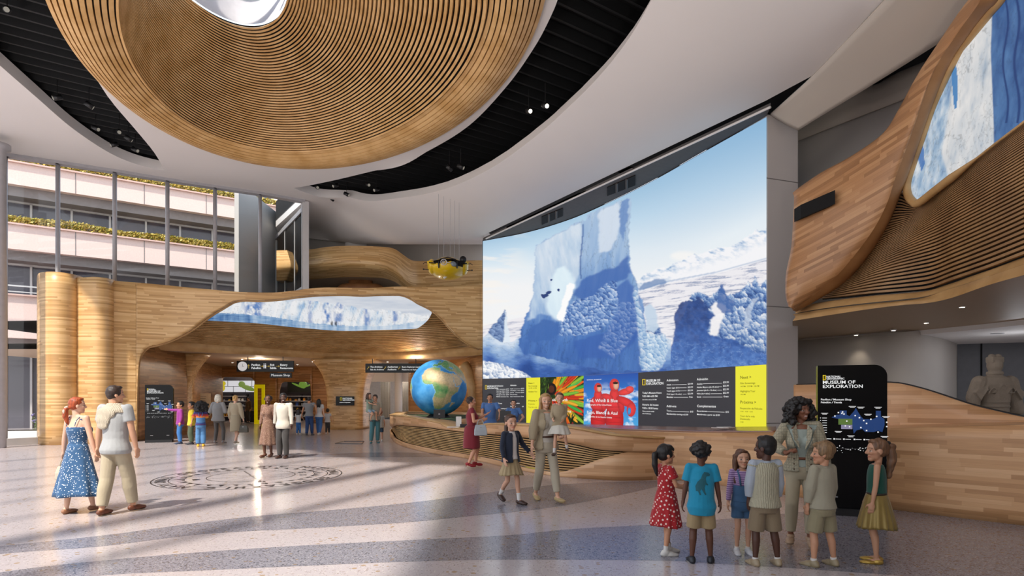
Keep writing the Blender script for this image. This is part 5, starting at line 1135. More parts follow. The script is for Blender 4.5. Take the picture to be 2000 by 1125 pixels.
# ================================================================== reception desk with slatted recess
ctl = [(763, 852, 809.5, 830, 838), (765.5, 857, 810, 834, 847), (770, 863.5, 811, 832, 855), (777, 868, 812, 830, 859), (790, 873, 812.5, 831, 864.5), (812, 879, 816, 832.5, 870), (833, 884, 820, 834, 874.5), (860, 888.5, 826, 838, 879.5), (872, 890, 832.5, 839.5, 881.5), (895, 893, 836, 842, 885), (918, 897.5, 836, 844, 889), (936, 901, 830.5, 845.5, 892), (957, 905.5, 827, 847, 896), (988, 912.5, 828, 850, 904), (1019, 919.5, 829, 853, 912), (1050, 925, 830, 856, 918), (1087, 930.5, 831, 860, 922.6), (1127, 934, 836, 868, 913), (1174, 937, 844.5, 878.5, 896), (1205, 938.7, 849, 881, 888), (1227, 938.8, 851, 883, 883.2), (1267, 938, 853.5, 885, 885.2), (1338, 933, 854.5, 886, 886.2)]
base_, low_, upp_, top_c = [], [], [], []
for px, b_, t_, u_, l_ in ctl:
    g_ = F(px, b_); Y = g_.y; base_.append(g_); low_.append(Vector((g_.x, Y, Z(l_, Y)))); upp_.append(Vector((g_.x, Y, Z(u_, Y)))); top_c.append(Vector((g_.x, Y, Z(t_, Y))))
bk_ = [(-3.6, 27.3), (-4.6, 27.2), (-5.25, 26.7)]
ex = lambda pts, z: [Vector((a, b_, z)) for a, b_ in bk_]+pts
low_e = [v.copy() for v in low_]
for i, (px, *_r) in enumerate(ctl):
    if px > 1087: low_e[i].z = low_[16].z+.02*(px-1087)/60
# resample everything consistently along the base
def resamp(P, ref, n):
    L = [0]
    for i in range(1, len(ref)): L.append(L[-1]+(ref[i]-ref[i-1]).length)
    fx, fy, fz = (interp(list(zip(L, [p[k] for p in P]))) for k in range(3)); return [Vector((fx(L[-1]*i/(n-1)), fy(L[-1]*i/(n-1)), fz(L[-1]*i/(n-1)))) for i in range(n)]
refp = ex(base_, 0); NR = 260
desk = thing('reception_desk', 'long curving timber reception desk with a slatted recess in its front', 'desk', (0, 0, 0))
Bs, Ls, Us, Ts = (resamp(ex(a, z), refp, NR) for a, z in ((base_, 0), (low_, .4), (upp_, .45), (top_c, 1.0)))
def strip(name, A, B, nv, mat, par, thick=.0, out=0):
    vs = []; u = 0; U = []
    for i in range(len(A)):
        if i: u += (A[i]-A[i-1]).length
        U.append(u)
        for j in range(nv): vs.append(A[i].lerp(B[i], j/(nv-1)))
    fs = [(i*nv+j, (i+1)*nv+j, (i+1)*nv+j+1, i*nv+j+1) for i in range(len(A)-1) for j in range(nv-1)]
    me = bpy.data.meshes.new(name); me.from_pydata(vs, [], fs); uv = me.uv_layers.new(name='UVMap')
    for l in me.loops: uv.data[l.index].uv = (U[l.vertex_index//nv], vs[l.vertex_index].z)
    o = link(name, me, par, mat, True)
    if thick: md = o.modifiers.new('t', 'SOLIDIFY'); md.thickness = thick; md.offset = out
    return o
strip('front_panel', Bs, Ls, 4, M_woodR, desk, .05, -1); strip('front_panel', Us, Ts, 4, M_woodR, desk, .05, -1)
def outn(P, i):
    t = (P[min(i+1, len(P)-1)]-P[max(i-1, 0)]); t.z = 0; t.normalize(); n = Vector((t.y, -t.x, 0)); return n
ins = lambda P, d: [p-outn(Bs, i)*d*(1 if True else -1) for i, p in enumerate(P)]
sgn = 1
if outn(Bs, 120).y > 0: sgn = -1
ins = lambda P, d: [p-outn(Bs, i)*d*sgn for i, p in enumerate(P)]
Le = ins(resamp(ex(low_e, .38), refp, NR), .11); Ue = ins([p+Vector((0, 0, .03)) for p in Us], .06)
m = MB(); ns_ = 13
for k in range(ns_):
    R = []
    for i in range(14, NR-14):
        a = Le[i].lerp(Ue[i], (k+.05)/ns_); b_ = Le[i].lerp(Ue[i], (k+.55)/ns_); o_n = outn(Bs, i)*sgn*-.05; R.append([a, b_, b_+o_n, a+o_n])
    m.rings(R)
m.build('slats', M_woodS, desk)
strip('recess_backing', ins(Le, .06), ins(Ue, .06), 3, M_dark, desk)
# rim on top
tw = interp([(0, .5), (60, .5), (100, .45), (130, .3), (150, .6), (259, .55)])
In = [p-outn(Bs, i)*tw(i)*sgn for i, p in enumerate(Ts)]
strip('rim_top', [p+outn(Bs, i)*.015*sgn+Vector((0, 0, .012)) for i, p in enumerate(Ts)], [p+Vector((0, 0, .012)) for p in In], 4, M_trim, desk, .04, -1)
Inb = [Vector((p.x, p.y, .1)) for p in In]; strip('inner_face', In, Inb, 3, M_woodR, desk)
e_ = MB().box((0, 0, 0), (.01, .01, .01))
strip('end_panel', [Bs[-1], Bs[-1]-outn(Bs, NR-1)*sgn*.5], [Ts[-1], Ts[-1]-outn(Bs, NR-1)*sgn*.5], 3, M_woodR, desk)
# staff counter insert
o = MB().box((0, 0, 0), (2.2, .7, .05), Matrix.Rotation(-.5, 3, 'Z')).build('service_shelf', plain('shelf_brown', '#6b4a33', .4), desk); p = W(900, HY, 17.2); o.location = (p.x+.3, p.y, .8)
# green bed and back rim around the globe
bed = [(p.x, p.y) for p in In[:112:3]]+[(-1.6, 18.2), (-.9, 20), (-.8, 23), (-1.4, 25.6), (-2.6, 26.9)]
M_moss = plain('moss', '#33472a', .95, var=.5, scale=9, bump=.8)
bd_ = tag(slab('planted_bed', bed, [], 0, lambda x, y: .9, M_moss, .0), 'dark green planted bed around the foot of the globe', 'plant bed', kind='thing')
br = [Vector((x_, y_, 1.0)) for x_, y_ in ((-3.6, 27.2), (-2.6, 26.9), (-1.4, 25.6), (-.8, 23), (-.9, 20), (-1.5, 18.3))]
rim_b = strip('back_rim', spline(br, 40), [p-Vector((0, 0, 1)) for p in spline(br, 40)], 3, M_woodR, desk, .2, -1)
# globe
Gc = W(857, 757, 22.6); GR = 55.3/FP*22.6*.985
nu, nv = 420, 220; lat = np.linspace(-PI/2+.001, PI/2-.001, nv); lon = np.linspace(0, 2*PI, nu, endpoint=False)
LA, LO = np.meshgrid(lat, lon, indexing='ij'); P = np.stack([np.cos(LA)*np.cos(LO), np.cos(LA)*np.sin(LO), np.sin(LA)], -1).reshape(-1, 3)
LAd, LOd = np.degrees(LA).ravel(), ((np.degrees(LO)+180) % 360-180).ravel(); LOd = 16+(LOd-16)/1.3; LAd = 6+(LAd-6)/1.25
wxl, wyl = LOd+(fbm(LOd/4, LAd/4, 80)-.5)*5, LAd+(fbm(LOd/4, LAd/4, 81)-.5)*5
lands = {'af': [(-17, 21), (-16, 28), (-9, 33), (-5, 36), (10, 37), (11, 33), (20, 31), (24, 32), (34, 31), (35, 28), (37, 21), (43, 12), (51, 12), (47, 4), (40, -4), (41, -15), (35, -20), (33, -27), (27, -34), (18, -34), (15, -27), (12, -17), (13, -6), (9, 1), (9, 4), (4, 6), (-8, 4), (-13, 9), (-17, 14)],
 'eu': [(-10, 37), (-9, 43), (-1, 44), (-4, 48), (4, 52), (8, 57), (5, 60), (14, 68), (28, 71), (60, 72), (100, 76), (150, 70), (170, 66), (140, 50), (122, 38), (120, 25), (108, 12), (100, 6), (92, 20), (80, 8), (72, 20), (60, 25), (50, 30), (48, 30), (40, 36), (28, 37), (23, 37), (18, 42), (16, 38), (8, 44), (3, 42), (0, 38)],
 'ar': [(35, 28), (38, 22), (43, 13), (52, 16), (59, 22), (55, 26), (48, 30), (36, 33)], 'mg': [(44, -16), (50, -14), (47, -25), (44, -24)], 'uk': [(-5, 50), (1, 52), (-3, 58), (-6, 56)],
 'sa': [(-80, 5), (-60, 10), (-35, -6), (-40, -22), (-58, -38), (-68, -54), (-74, -45), (-70, -18)], 'gr': [(-50, 60), (-20, 72), (-30, 82), (-60, 80)], 'na': [(-165, 65), (-125, 70), (-80, 72), (-56, 52), (-80, 30), (-97, 20), (-120, 34)]}
land = np.zeros(len(LAd), bool)
for k_, pl_ in lands.items(): land |= pip(wxl, wyl, pl_)
land &= ~pip(wxl, wyl, [(2, 42), (10, 43), (14, 40), (19, 38), (22, 36), (28, 36), (34, 36), (34, 32), (20, 32), (12, 36), (0, 37)]); land &= ~pip(wxl, wyl, [(28, 42), (40, 41), (38, 46), (31, 46)])
dist = fbm(LOd/14, LAd/14, 82); col = grad(dist, [(0, '#1f72b8'), (.5, '#3a97dc'), (1, '#6fbef2')])
near = np.zeros(len(LAd)); L2 = land.reshape(nv, nu).astype(float); s_ = L2.copy()
for _ in range(5): s_ = (s_+np.roll(s_, 1, 0)+np.roll(s_, -1, 0)+np.roll(s_, 1, 1)+np.roll(s_, -1, 1))/5
col = mixa(col, '#a9dcef', cl(s_.ravel()*2.2)*.8)
dry = np.exp(-((LAd-21)/10.)**2)*1.1+.55*np.exp(-((LAd+20)/12.)**2)+.25*(LOd > 30); nz = fbm(LOd/5, LAd/5, 84)
lc = grad(cl(dry+nz*.5-.15), [(0, '#4f9658'), (.3, '#8fae72'), (.5, '#c3b583'), (.8, '#ddc697'), (1, '#e3cfa4')]); lc = lc*(.75+.5*fbm(LOd/2, LAd/2, 85))[:, None]
col = np.where(land[:, None], lc, col); col = mixa(col, '#f2f5f7', (LAd > 66)*1.)
fs = [(i*nu+k, i*nu+(k+1) % nu, (i+1)*nu+(k+1) % nu, (i+1)*nu+k) for i in range(nv-1) for k in range(nu)]+[tuple(range(nu))[::-1], tuple((nv-1)*nu+k for k in range(nu))]
rl = 1+np.where(land, .004+.008*nz, 0)
me = bpy.data.meshes.new('globe'); me.from_pydata((P*GR*rl[:, None]).tolist(), [], fs); glb = link('globe', me, None, vcol('globe_paint', 0, .6), True); setcol(me, col)
# turn so that lon 12, lat 6 faces the camera, axis leaning a little
face = -(Gc-Vector((0, 0, HC))); face.z = 0; az = math.atan2(face.y, face.x)
glb.rotation_mode = 'QUATERNION'; glb.rotation_quaternion = Quaternion(face.normalized(), math.radians(-14)) @ Quaternion(Vector((0, 0, 1)).cross(face.normalized()), math.radians(4)) @ Quaternion((0, 0, 1), az-math.radians(16))
glb.location = Gc; tag(glb, 'giant blue earth globe turned to show Africa, resting in the desk bed', 'globe')
o = MB().lathe([(.5, .88), (.45, .95), (.3, Gc.z-GR*.93)], (0, 0, 0), 24).build('globe_stand', M_black, None, True); o.location = (Gc.x, Gc.y, 0); tag(o, 'low dark stand under the giant globe', 'stand')
# monitors, brochure stand, wedge, plant on the desk
def monitor(px, py, Y, w, h, rz, label):
    p = W(px, py, Y); o = thing('desk_monitor', label, 'monitor', (p.x, p.y, 0), rz); z0 = p.z
    MB().box((0, 0, z0+h/2), (w, .04, h), Matrix.Rotation(-.15, 3, 'X')).build('screen_back', plain('monitor_grey', '#2b2826', .45), o)
    MB().box((0, .08, z0-.03), (.06, .05, .26)).build('stand_neck', M_black, o); MB().box((0, .08, z0-.16), (.26, .2, .02)).build('stand_base', M_black, o)
    MB().box((0, -.035, z0+h/2), (.05, .012, .04)).build('badge', M_grey, o); return o
monitor(858, 817, 18.3, .36, .27, .1, 'black monitor standing on the desk rim in front of the globe')
monitor(987, 824, 15.9, .3, .3, -.1, 'black monitor on the desk between the two blue-shirted staff')
p = W(896, 834, 16.9); bs_ = thing('brochure_stand', 'white tiered brochure stand on the low part of the desk', 'stand', (p.x, p.y, .83), .1)
for k in range(5): MB().box((0, .02*k, .04+.055*k), (.15, .012, .075), Matrix.Rotation(-.25, 3, 'X')).build('brochure', plain('brochure_paper', '#ece8e2', .6), bs_)
MB().box((0, .06, .14), (.16, .02, .3), Matrix.Rotation(-.3, 3, 'X')).build('frame', M_metal, bs_)
o = MB().box((0, 0, .05), (.2, .16, .1)).build('card_reader', M_black); p = W(906, 834, 16.5); o.location = (p.x, p.y, .83); tag(o, 'small black card reader beside the brochure stand', 'card reader')
o = MB().box((0, 0, 0), (.34, .2, .012)).build('paper_sheet', plain('paper', '#f2efec', .6)); p = W(885, 834, 16.6); o.location = (p.x, p.y, .84); tag(o, 'white sheet lying by the brochure stand on the desk', 'paper')
wd = MB().add([Vector(v) for v in ((-.45, 0, 0), (0, -.1, -.06), (0, .1, .06), (0, .1, -.06), (0, -.1, .06))], [(0, 1, 4), (0, 4, 2), (0, 2, 3), (0, 3, 1), (1, 3, 2, 4)]).build('wall_bracket', M_black); p = W(766, 817, 25.0); wd.location = p; tag(wd, 'pointed black bracket sticking out of the left end of the desk', 'bracket')
p = W(1115, 832, 13.2); pp = thing('potted_plant', 'small spiky green plant on the desk below the feather display', 'plant', (p.x, p.y, W(1115, 833, 13.2).z-.02))
MB().lathe([(.06, 0), (.08, .08), (.075, .085)], n=16).build('pot', M_black, pp, True)
lf = MB()
for k in range(12):
    a = 2*PI*k/12; e = Vector((math.cos(a)*.17, math.sin(a)*.17, .2+.08*(k % 3))); s_ = Vector((-math.sin(a), math.cos(a), 0))*.014; q = e*.5+Vector((0, 0, .1))
    lf.add([Vector((0, 0, .07))-s_, Vector((0, 0, .07))+s_, q+s_, q-s_, e], [(0, 1, 2, 3), (3, 2, 4)])
lf.build('leaves', plain('leaf_green', '#3f5c2f', .6), pp)
# ================================================================== kiosks
def kiosk(loc, rz, w, h, label, blue='#1d3f78'):
    o = thing('information_kiosk', label, 'kiosk', loc, rz); r = .15*w+.03
    out = [(0, .0), (w, .0), (w, h-r)]+[(w-r+r*math.cos(a), h-r+r*math.sin(a)) for a in [PI/2*k/10 for k in range(1, 10)]]+[(w-r, h), (0, h)]
    m = MB(); n = len(out); m.add([Vector((x, 0, z)) for x, z in out]+[Vector((x, .16, z)) for x, z in out], [tuple(range(n)), tuple(range(n, 2*n))[::-1]]+[(i, (i+1) % n, n+(i+1) % n, n+i) for i in range(n)])
    m.build('body', M_gloss, o); MB().box((w/2, -.004, h*.445), (w-.01, .012, .012)).build('panel_seam', M_black, o); MB().box((w/2, -.035, .05), (w-.04, .06, .1)).build('base', M_black, o)
    Ik = Matrix.Translation((0, -.006, 0)) @ Matrix.Rotation(PI/2, 4, 'X'); k = h/2.15; kx = w/.99
    T = lambda s, x, z, sz: (s, x*kx, z*k, sz*kx)
    text([T('MUSEUM OF', .07, 1.885, .075), T('EXPLORATION', .07, 1.825, .075)], 0, Ik, Mkt, o, bold=.014, sx=1.15)
    text([T('NATIONAL', .125, 1.975, .042), T('GEOGRAPHIC', .125, 1.945, .042)], 0, Ik, Mkt, o, bold=.02)
    yframe(.04*kx, .075*k, .009*k, o, (.095*kx, -.008, 1.975*k), glow('kiosk_yellow', '#f0d022', .9))
    text([T('Pavilion / Museum Shop', .045, 1.645, .042), T('Pabellón / Tienda', .045, 1.605, .04)], 0, Ik, Mkt, o, bold=.015, sx=1.1)
    mp = MB(); pl_ = [(.2, 1.4), (.28, 1.44), (.32, 1.44), (.32, 1.5), (.42, 1.5), (.42, 1.44), (.46, 1.42), (.53, 1.5), (.55, 1.54), (.57, 1.5), (.62, 1.42), (.66, 1.38), (.78, 1.38), (.83, 1.4), (.83, 1.5), (.9, 1.5), (.9, 1.42), (.95, 1.38), (.95, 1.3), (.92, 1.2), (.86, 1.22), (.8, 1.2), (.68, 1.2), (.64, 1.24), (.56, 1.22), (.52, 1.17), (.5, 1.3), (.34, 1.3), (.3, 1.38)]
    tri = delaunay_2d_cdt([Vector(p) for p in pl_], [(i, (i+1) % len(pl_)) for i in range(len(pl_))], [], 1, 1e-6)
    mp.add([Vector((v.x*kx, -.008, v.y*k)) for v in tri[0]], [tuple(f) for f in tri[2]]); mp.build('map', glow('map_blue', blue, .8), o)
    g_ = MB(); g_.box((.4*kx, -.01, 1.34*k), (.2*kx, .004, .085*k)); g_.build('map_garden', glow('map_green', '#5e7a38', .8), o)
    g_ = MB(); g_.box((.42*kx, -.01, 1.265*k), (.16*kx, .004, .06*k)); g_.build('map_rooms', glow('map_lilac', '#8f8aa8', .8), o)
    R = random.Random(3); d_ = MB()
    for (x, z) in [(.3, 1.47), (.36, 1.48), (.35, 1.46), (.38, 1.45), (.66, 1.36), (.7, 1.32), (.76, 1.38), (.6, 1.4), (.54, 1.43), (.84, 1.42), (.98, 1.34), (.98, 1.28), (.7, 1.22), (.62, 1.26), (.86, 1.2), (.25, 1.42), (.42, 1.35), (.4, 1.28), (.46, 1.27)]: d_.box((x*kx, -.013, z*k), (.018*k, .003, .018*k))
    for x in (.1, .24, .38, .53, .67, .83): d_.box((x*kx, -.008, 1.09*k), (.02*k, .003, .02*k)); d_.box(((x+.06)*kx, -.008, 1.09*k), (.07*k, .003, .008*k))
    for i in range(7): d_.box((.04*kx, -.008, (1.39-.035*i)*k), (.01*k, .003, .01*k)); d_.box((.1*kx, -.008, (1.39-.035*i)*k), (.06*k, .003, .007*k))
    for x, z in ((.5, 1.56), (.62, 1.55), (.86, 1.55), (.1, 1.46), (.72, 1.45), (.97, 1.42), (.48, 1.14), (.3, 1.2), (.95, 1.14)): d_.box((x*kx, -.008, z*k), (.09*k, .003, .007*k)); d_.box((x*kx, -.008, (z-.014)*k), (.06*k, .003, .006*k))
    for _ in range(46): d_.box((R.uniform(.05, .95)*w, -.008, R.gauss(.985, .02)*k-.04*k), (R.choice((.006, .01, .016))*k, .003, .008*k))
    d_.build('map_symbols', Mkt, o)
    [MB().box((w*x, -.02, .26*k), (.09*k, .02, .012)).build('handle', M_grey, o) for x in (.82, .24)]
    return o
Mkt = glow('kiosk_text', '#f4f4f4', .9)
a, b_ = G(1597, 8.5), G(1733, 8.2); kiosk((a.x, a.y, 0), math.atan2(b_.y-a.y, b_.x-a.x), (Vector(b_[:2])-Vector(a[:2])).length, Z(713, 8.35), 'large black information kiosk with a lit floor map behind the curly-haired guide')
a, b_ = G(283, 21.6), G(338, 21.9); kiosk((a.x, a.y, 0), math.atan2(b_.y-a.y, b_.x-a.x), (Vector(b_[:2])-Vector(a[:2])).length, 2.15, 'black information kiosk with a lit map standing by the left timber jamb', '#2a5a9c')
# ================================================================== stone figure seen from behind
st_ = MB(); S = Vector(G(1943, 10.4)); S.z = 0; s0 = 10.4/FP
sp = lambda dx, py: Vector(((1943+dx-CX)/FP*10.4-S.x, 0, Z(py, 10.4)))
st_.rings([[Vector((rx*math.cos(2*PI*k/24), ry*math.sin(2*PI*k/24), z)) for k in range(24)] for z, rx, ry in ((.5, .34, .26), (1.0, .3, .22), (1.4, .235, .17), (1.52, .225, .16), (1.7, .25, .18), (1.92, .31, .19), (2.03, .26, .16), (2.08, .12, .11))])
st_.cap((0, 0, 2.0), (0, 0, 2.14), .1, .09); st_.ell((0, 0, 2.26), (.115, .13, .15)); st_.box((0, .0, 2.36), (.2, .17, .1)); st_.ell((-.055, 0, 2.43), (.055, .05, .035)); st_.ell((.055, 0, 2.43), (.055, .05, .035)); st_.lathe([(.13, 2.1), (.12, 2.15)], n=20)
for s in (-1, 1):
    st_.cap((s*.27, 0, 1.95), (s*.36, .02, 1.68), .13, .12); st_.cap((s*.37, 0, 1.66), (s*.4, -.02, 1.45), .1, .09); st_.cap((s*.4, -.02, 1.45), (s*.2, .25, 1.38), .09, .06)
    st_.add([(s*.2, -.1, 2.0), (s*.44, -.12, 1.78), (s*.36, -.16, 1.64), (s*.24, -.17, 1.82), (s*.2, 0, 2.0), (s*.44, .1, 1.78), (s*.36, .1, 1.64), (s*.24, 0, 1.82)], [(0, 1, 2, 3), (7, 6, 5, 4), (0, 4, 5, 1), (1, 5, 6, 2), (2, 6, 7, 3), (3, 7, 4, 0)])
for x, z in ((-.17, 1.8), (0, 1.86), (.16, 1.8)): st_.tube([Vector((x-.08, -.17, z-.05)), Vector((x-.04, -.19, z+.03)), Vector((x, -.19, z+.06)), Vector((x+.05, -.19, z+.02)), Vector((x+.03, -.18, z-.03)), Vector((x-.03, -.18, z-.03))], .014, 6)
for z in (1.52, 1.6, 1.68): st_.lathe([(.238, z), (.242, z+.012)], n=24, sy=.76)
me = remeshed(st_, .012, 2, 'stone_figure'); so = link('stone_figure', me, None, plain('stone', '#8c8072', .9, bump=.5, scale=12), True); so.location = S; tag(so, 'tall stone statue of a robed figure seen from behind over the wave wall', 'statue')
o = MB().box((S.x, S.y, .25), (.9, .8, .5)).build('statue_plinth', M_grey); tag(o, 'grey plinth under the stone statue', 'plinth')
# ================================================================== hanging yellow submersible
sc = W(875, 524, 22); sub = thing('submersible', 'small yellow submersible model hung on thin cables before the upper gallery', 'submersible', sc, math.radians(6)); k = 22/FP
My = plain('sub_yellow', '#d9b400', .35, coat=.4); u = k*38
m = MB(); m.ell((0, 0, -.03), (u*.92, u*1.2, u*.52), None, 40, 24); m.ell((0, -.1, .12), (u*.62, u*.9, u*.34), None, 32, 20); 
for s in (-1, 1): m.ell((s*u*.82, -.1, .02), (u*.22, u*.6, u*.38)); m.box((s*u*.9, 0, .14), (u*.3, u*.9, .1))
link('hull', remeshed(m, .02, 3), sub, My)
MB().rings([[Vector((x*u*.95, -u*1.12+abs(x)*.3, z)) for x, z in ((-1, .1), (-.6, .06), (-.4, .2), (0, .24), (.4, .2), (.6, .06), (1, .1))], [Vector((x*u*.95, -u*1.16+abs(x)*.3, z-.05)) for x, z in ((-1, .1), (-.6, .06), (-.4, .2), (0, .24), (.4, .2), (.6, .06), (1, .1))]], cap=False, closed=False).build('black_stripe', M_black, sub)
MB().rings([[Vector((x*.62, -u*1.13+abs(x)*.12, z)) for x, z in ((-.9, .1), (-.4, .16), (0, .17), (.4, .16), (.9, .1))], [Vector((x*.6, -u*1.19+abs(x)*.12, z)) for x, z in ((-.8, .02), (-.4, -.01), (0, .0), (.4, -.04), (.9, -.12))]], cap=False, closed=False).build('front_window', M_gloss, sub, True)
q = MB(); q.tube([Vector((-.15+.105*math.cos(2*PI*i/20), -u*1.24, .02+.105*math.sin(2*PI*i/20))) for i in range(20)], .014, 6, closed=True)
for a in (0, .5, 1.0, 1.5): q.cyl((-.15-.1*math.cos(a*PI/2+.1), -u*1.24, .02-.1*math.sin(a*PI/2+.1)), (-.15+.1*math.cos(a*PI/2+.1), -u*1.24, .02+.1*math.sin(a*PI/2+.1)), .007, n=5)
q.build('thruster_guard', M_metal, sub, True); MB().cyl((-.05, -u*1.24, .02), (.1, -u*1.2, .0), .016, n=8).build('arm', M_metal, sub, True)
MB().ell((.2, -u*1.14, -.02), (.12, .06, .09), Matrix.Rotation(.5, 3, 'Y')).build('camera_housing', plain('sub_glass', '#6f7a80', .25), sub, True)
for s in (-1, 1): MB().ell((s*.33, -u*1.05, -.04), (.035, .06, .14)).build('side_recess', M_black, sub, True)
MB().cyl((.55, -u*.9, .2), (.55, -u*.7, .2), .12, n=20).build('lamp', M_black, sub, True); MB().cyl((-.16, -.3, -.44), (-.05, -.3, -.36), .05, .03).build('thruster', M_metal, sub, True)
for s in (-1, 1): MB().tube([(s*u*.95, -.3, .1), (s*u*1.15, -.35, .12), (s*u*1.25, -.35, .06)], .012, 5).build('antenna', M_black, sub); MB().tube([(s*u*.9, -.3, -.14), (s*u*1.2, -.3, -.12)], .014, 5).ell((s*u*1.22, -.3, -.12), (.03,)*3).build('fin_rod', M_black, sub)
for x in (-.36, -.16, .08, .24, .42): MB().cyl((x, .1, .2), (x, .1, 9.55-sc.z), .006, n=5).build('cable', M_grey, sub)
# ================================================================== spotlights
Mlens = glow('spot_lens', '#fff4e0', 3); Mlens0 = glow('spot_lens_dim', '#fff4e0', .22)
for i, (px, py, lit, grp) in enumerate([(14, 18, 0, 0), (112, 190, 0, 0), (174, 205, 0, 0), (187, 250, 0, 0), (233, 257, 0, 0), (223, 282, 0, 0), (251, 270, 0, 0), (264, 292, 0, 0), (619, 365, 0, 1), (655, 362, 0, 1), (648, 388, 0, 1), (677, 379, 0, 1), (719, 360, 0, 1), (735, 370, 0, 1), (878, 319, 0, 1), (900, 325, 0, 1), (1033, 195, 1, 1), (1065, 206, 1, 1)]):
    p = CE(px, py, .05); lab = ('small black ceiling spotlight in the dark opening at the upper left', 'small black ceiling spotlight in the dark crescent right of the wooden dome', 'glowing black ceiling spotlight in the widest part of the dark crescent')[2 if lit else grp]
    o = thing('ceiling_spotlight', lab, 'spotlight', p, [.6, -.8, 2.2, 1.4][i % 4] if not lit else .4, ['spotlights in the left ceiling opening', 'spotlights in the ceiling crescent', 'glowing spotlights in the crescent'][2 if lit else grp])
    a = Vector((0, .1, .05)); b_ = Vector((0, -.1, -.06)); MB().cyl(a, b_, .075, n=18).build('barrel', M_black, o, True); MB().cyl((0, 0, 0), (0, 0, .6), .012, n=6).build('stem', M_black, o)
    d_ = (b_-a).normalized(); MB().cyl(b_+d_*.001, b_+d_*.006, .055, n=18).build('lens', Mlens if lit else Mlens0, o)

tag(MB().box((14, 15.5, 9.9), (15, 20, .1)).build('ceiling_void_right', M_dark), kind='structure')
tag(MB().box((14, 22, 7), (17, .1, 6.8)).build('wall_void_right', M_dark), kind='structure')
tag(MB().box((20, 14, 5), (.1, 18, 10)).build('wall_far_right', M_dark), kind='structure')
# ================================================================== people
def fabric(name, hexc, pat=None, c2=None, sc=1., rough=.85, metal=0):
    key = 'fab_'+name
    if key in MATS: return MATS[key]
    c = lin(hexc); m, nt, b = base(name, c, rough, metal, sheen=.15); tc = N(nt, 'TexCoord'); P = tc.outputs['Object']
    no = N(nt, 'TexNoise', Scale=9.); nt.links.new(P, no.inputs['Vector']); col = mixc(nt, math_(nt, 'MULTIPLY', no.outputs[0], .25), c, tuple(x*.75 for x in c))
    if pat == 'floral':
        v = N(nt, 'TexVoronoi', Scale=34*sc); nt.links.new(P, v.inputs['Vector']); s = N(nt, 'SeparateColor'); nt.links.new(v.outputs['Color'], s.inputs[0])
        n2 = N(nt, 'TexNoise', Scale=95*sc); nt.links.new(P, n2.inputs['Vector'])
        on = math_(nt, 'MULTIPLY', math_(nt, 'LESS_THAN', math_(nt, 'ADD', v.outputs['Distance'], math_(nt, 'MULTIPLY', n2.outputs[0], .45)), .52), math_(nt, 'LESS_THAN', s.outputs[0], .62)); col = mixc(nt, on, col, lin(c2))
    elif pat == 'dots':
        mp = N(nt, 'Mapping'); mp.inputs['Scale'].default_value = (28*sc,)*3; mp.inputs['Rotation'].default_value = (.6, .78, .3); nt.links.new(P, mp.inputs[0])
        v = N(nt, 'TexVoronoi', Scale=1.); v.inputs['Randomness'].default_value = .15; nt.links.new(mp.outputs[0], v.inputs['Vector']); col = mixc(nt, math_(nt, 'LESS_THAN', v.outputs['Distance'], .3), col, lin(c2))
    elif pat == 'stripes':
        s = N(nt, 'SeparateXYZ'); nt.links.new(P, s.inputs[0]); f = math_(nt, 'FRACT', math_(nt, 'MULTIPLY', s.outputs[2], 45*sc)); col = mixc(nt, math_(nt, 'LESS_THAN', f, .45), col, lin(c2))
    elif pat == 'check':
        s = N(nt, 'SeparateXYZ'); nt.links.new(P, s.inputs[0])
        for ax, k in ((0, 38), (2, 34), (1, 38)): col = mixc(nt, math_(nt, 'MULTIPLY', math_(nt, 'LESS_THAN', math_(nt, 'FRACT', math_(nt, 'MULTIPLY', s.outputs[ax], k*sc)), .22), .45), col, lin(c2))
    elif pat == 'rainbow':
        s = N(nt, 'SeparateXYZ'); nt.links.new(P, s.inputs[0]); f = math_(nt, 'FRACT', math_(nt, 'MULTIPLY', s.outputs[2], 2.6)); col = ramp(nt, f, [(0, lin('#2f3f7a')), (.2, lin('#2f8a56')), (.4, lin('#e8c22e')), (.55, lin('#e8832a')), (.7, lin('#b8302c')), (.85, lin('#4a2a5c'))], 'CONSTANT')
    nt.links.new(col, b.inputs['Base Color'])
    bp = N(nt, 'Bump'); bp.inputs['Strength'].default_value = .5; bp.inputs['Distance'].default_value = .035; n3 = N(nt, 'TexNoise', Scale=5.); n3.inputs['Detail'].default_value = 5; nt.links.new(P, n3.inputs['Vector'])
    hgt = n3.outputs[0]
    if pat == 'knit':
        w_ = N(nt, 'TexWave', Scale=16.); w_.inputs['Distortion'].default_value = 3; w_.inputs['Detail Scale'].default_value = 3; nt.links.new(P, w_.inputs['Vector']); hgt = math_(nt, 'ADD', hgt, math_(nt, 'MULTIPLY', w_.outputs['Fac'], .3))
    nt.links.new(hgt, bp.inputs['Height']); nt.links.new(bp.outputs[0], b.inputs['Normal']); MATS[key] = m; return m
def hairmat(hexc):
    k = 'hair_'+hexc
    if k in MATS: return MATS[k]
    c = lin(hexc); m, nt, b = base('hair', c, .5); tc = N(nt, 'TexCoord'); mp = N(nt, 'Mapping'); mp.inputs['Scale'].default_value = (60, 60, 8); nt.links.new(tc.outputs['Object'], mp.inputs[0])
    no = N(nt, 'TexNoise', Scale=1.); no.inputs['Detail'].default_value = 4; nt.links.new(mp.outputs[0], no.inputs['Vector']); nt.links.new(ramp(nt, no.outputs[0], [(.3, tuple(x*.55 for x in c)), (.7, tuple(min(1, x*1.35) for x in c))]), b.inputs['Base Color'])
    bp = N(nt, 'Bump'); bp.inputs['Strength'].default_value = .6; bp.inputs['Distance'].default_value = .006; nt.links.new(no.outputs[0], bp.inputs['Height']); nt.links.new(bp.outputs[0], b.inputs['Normal']); MATS[k] = m; return m
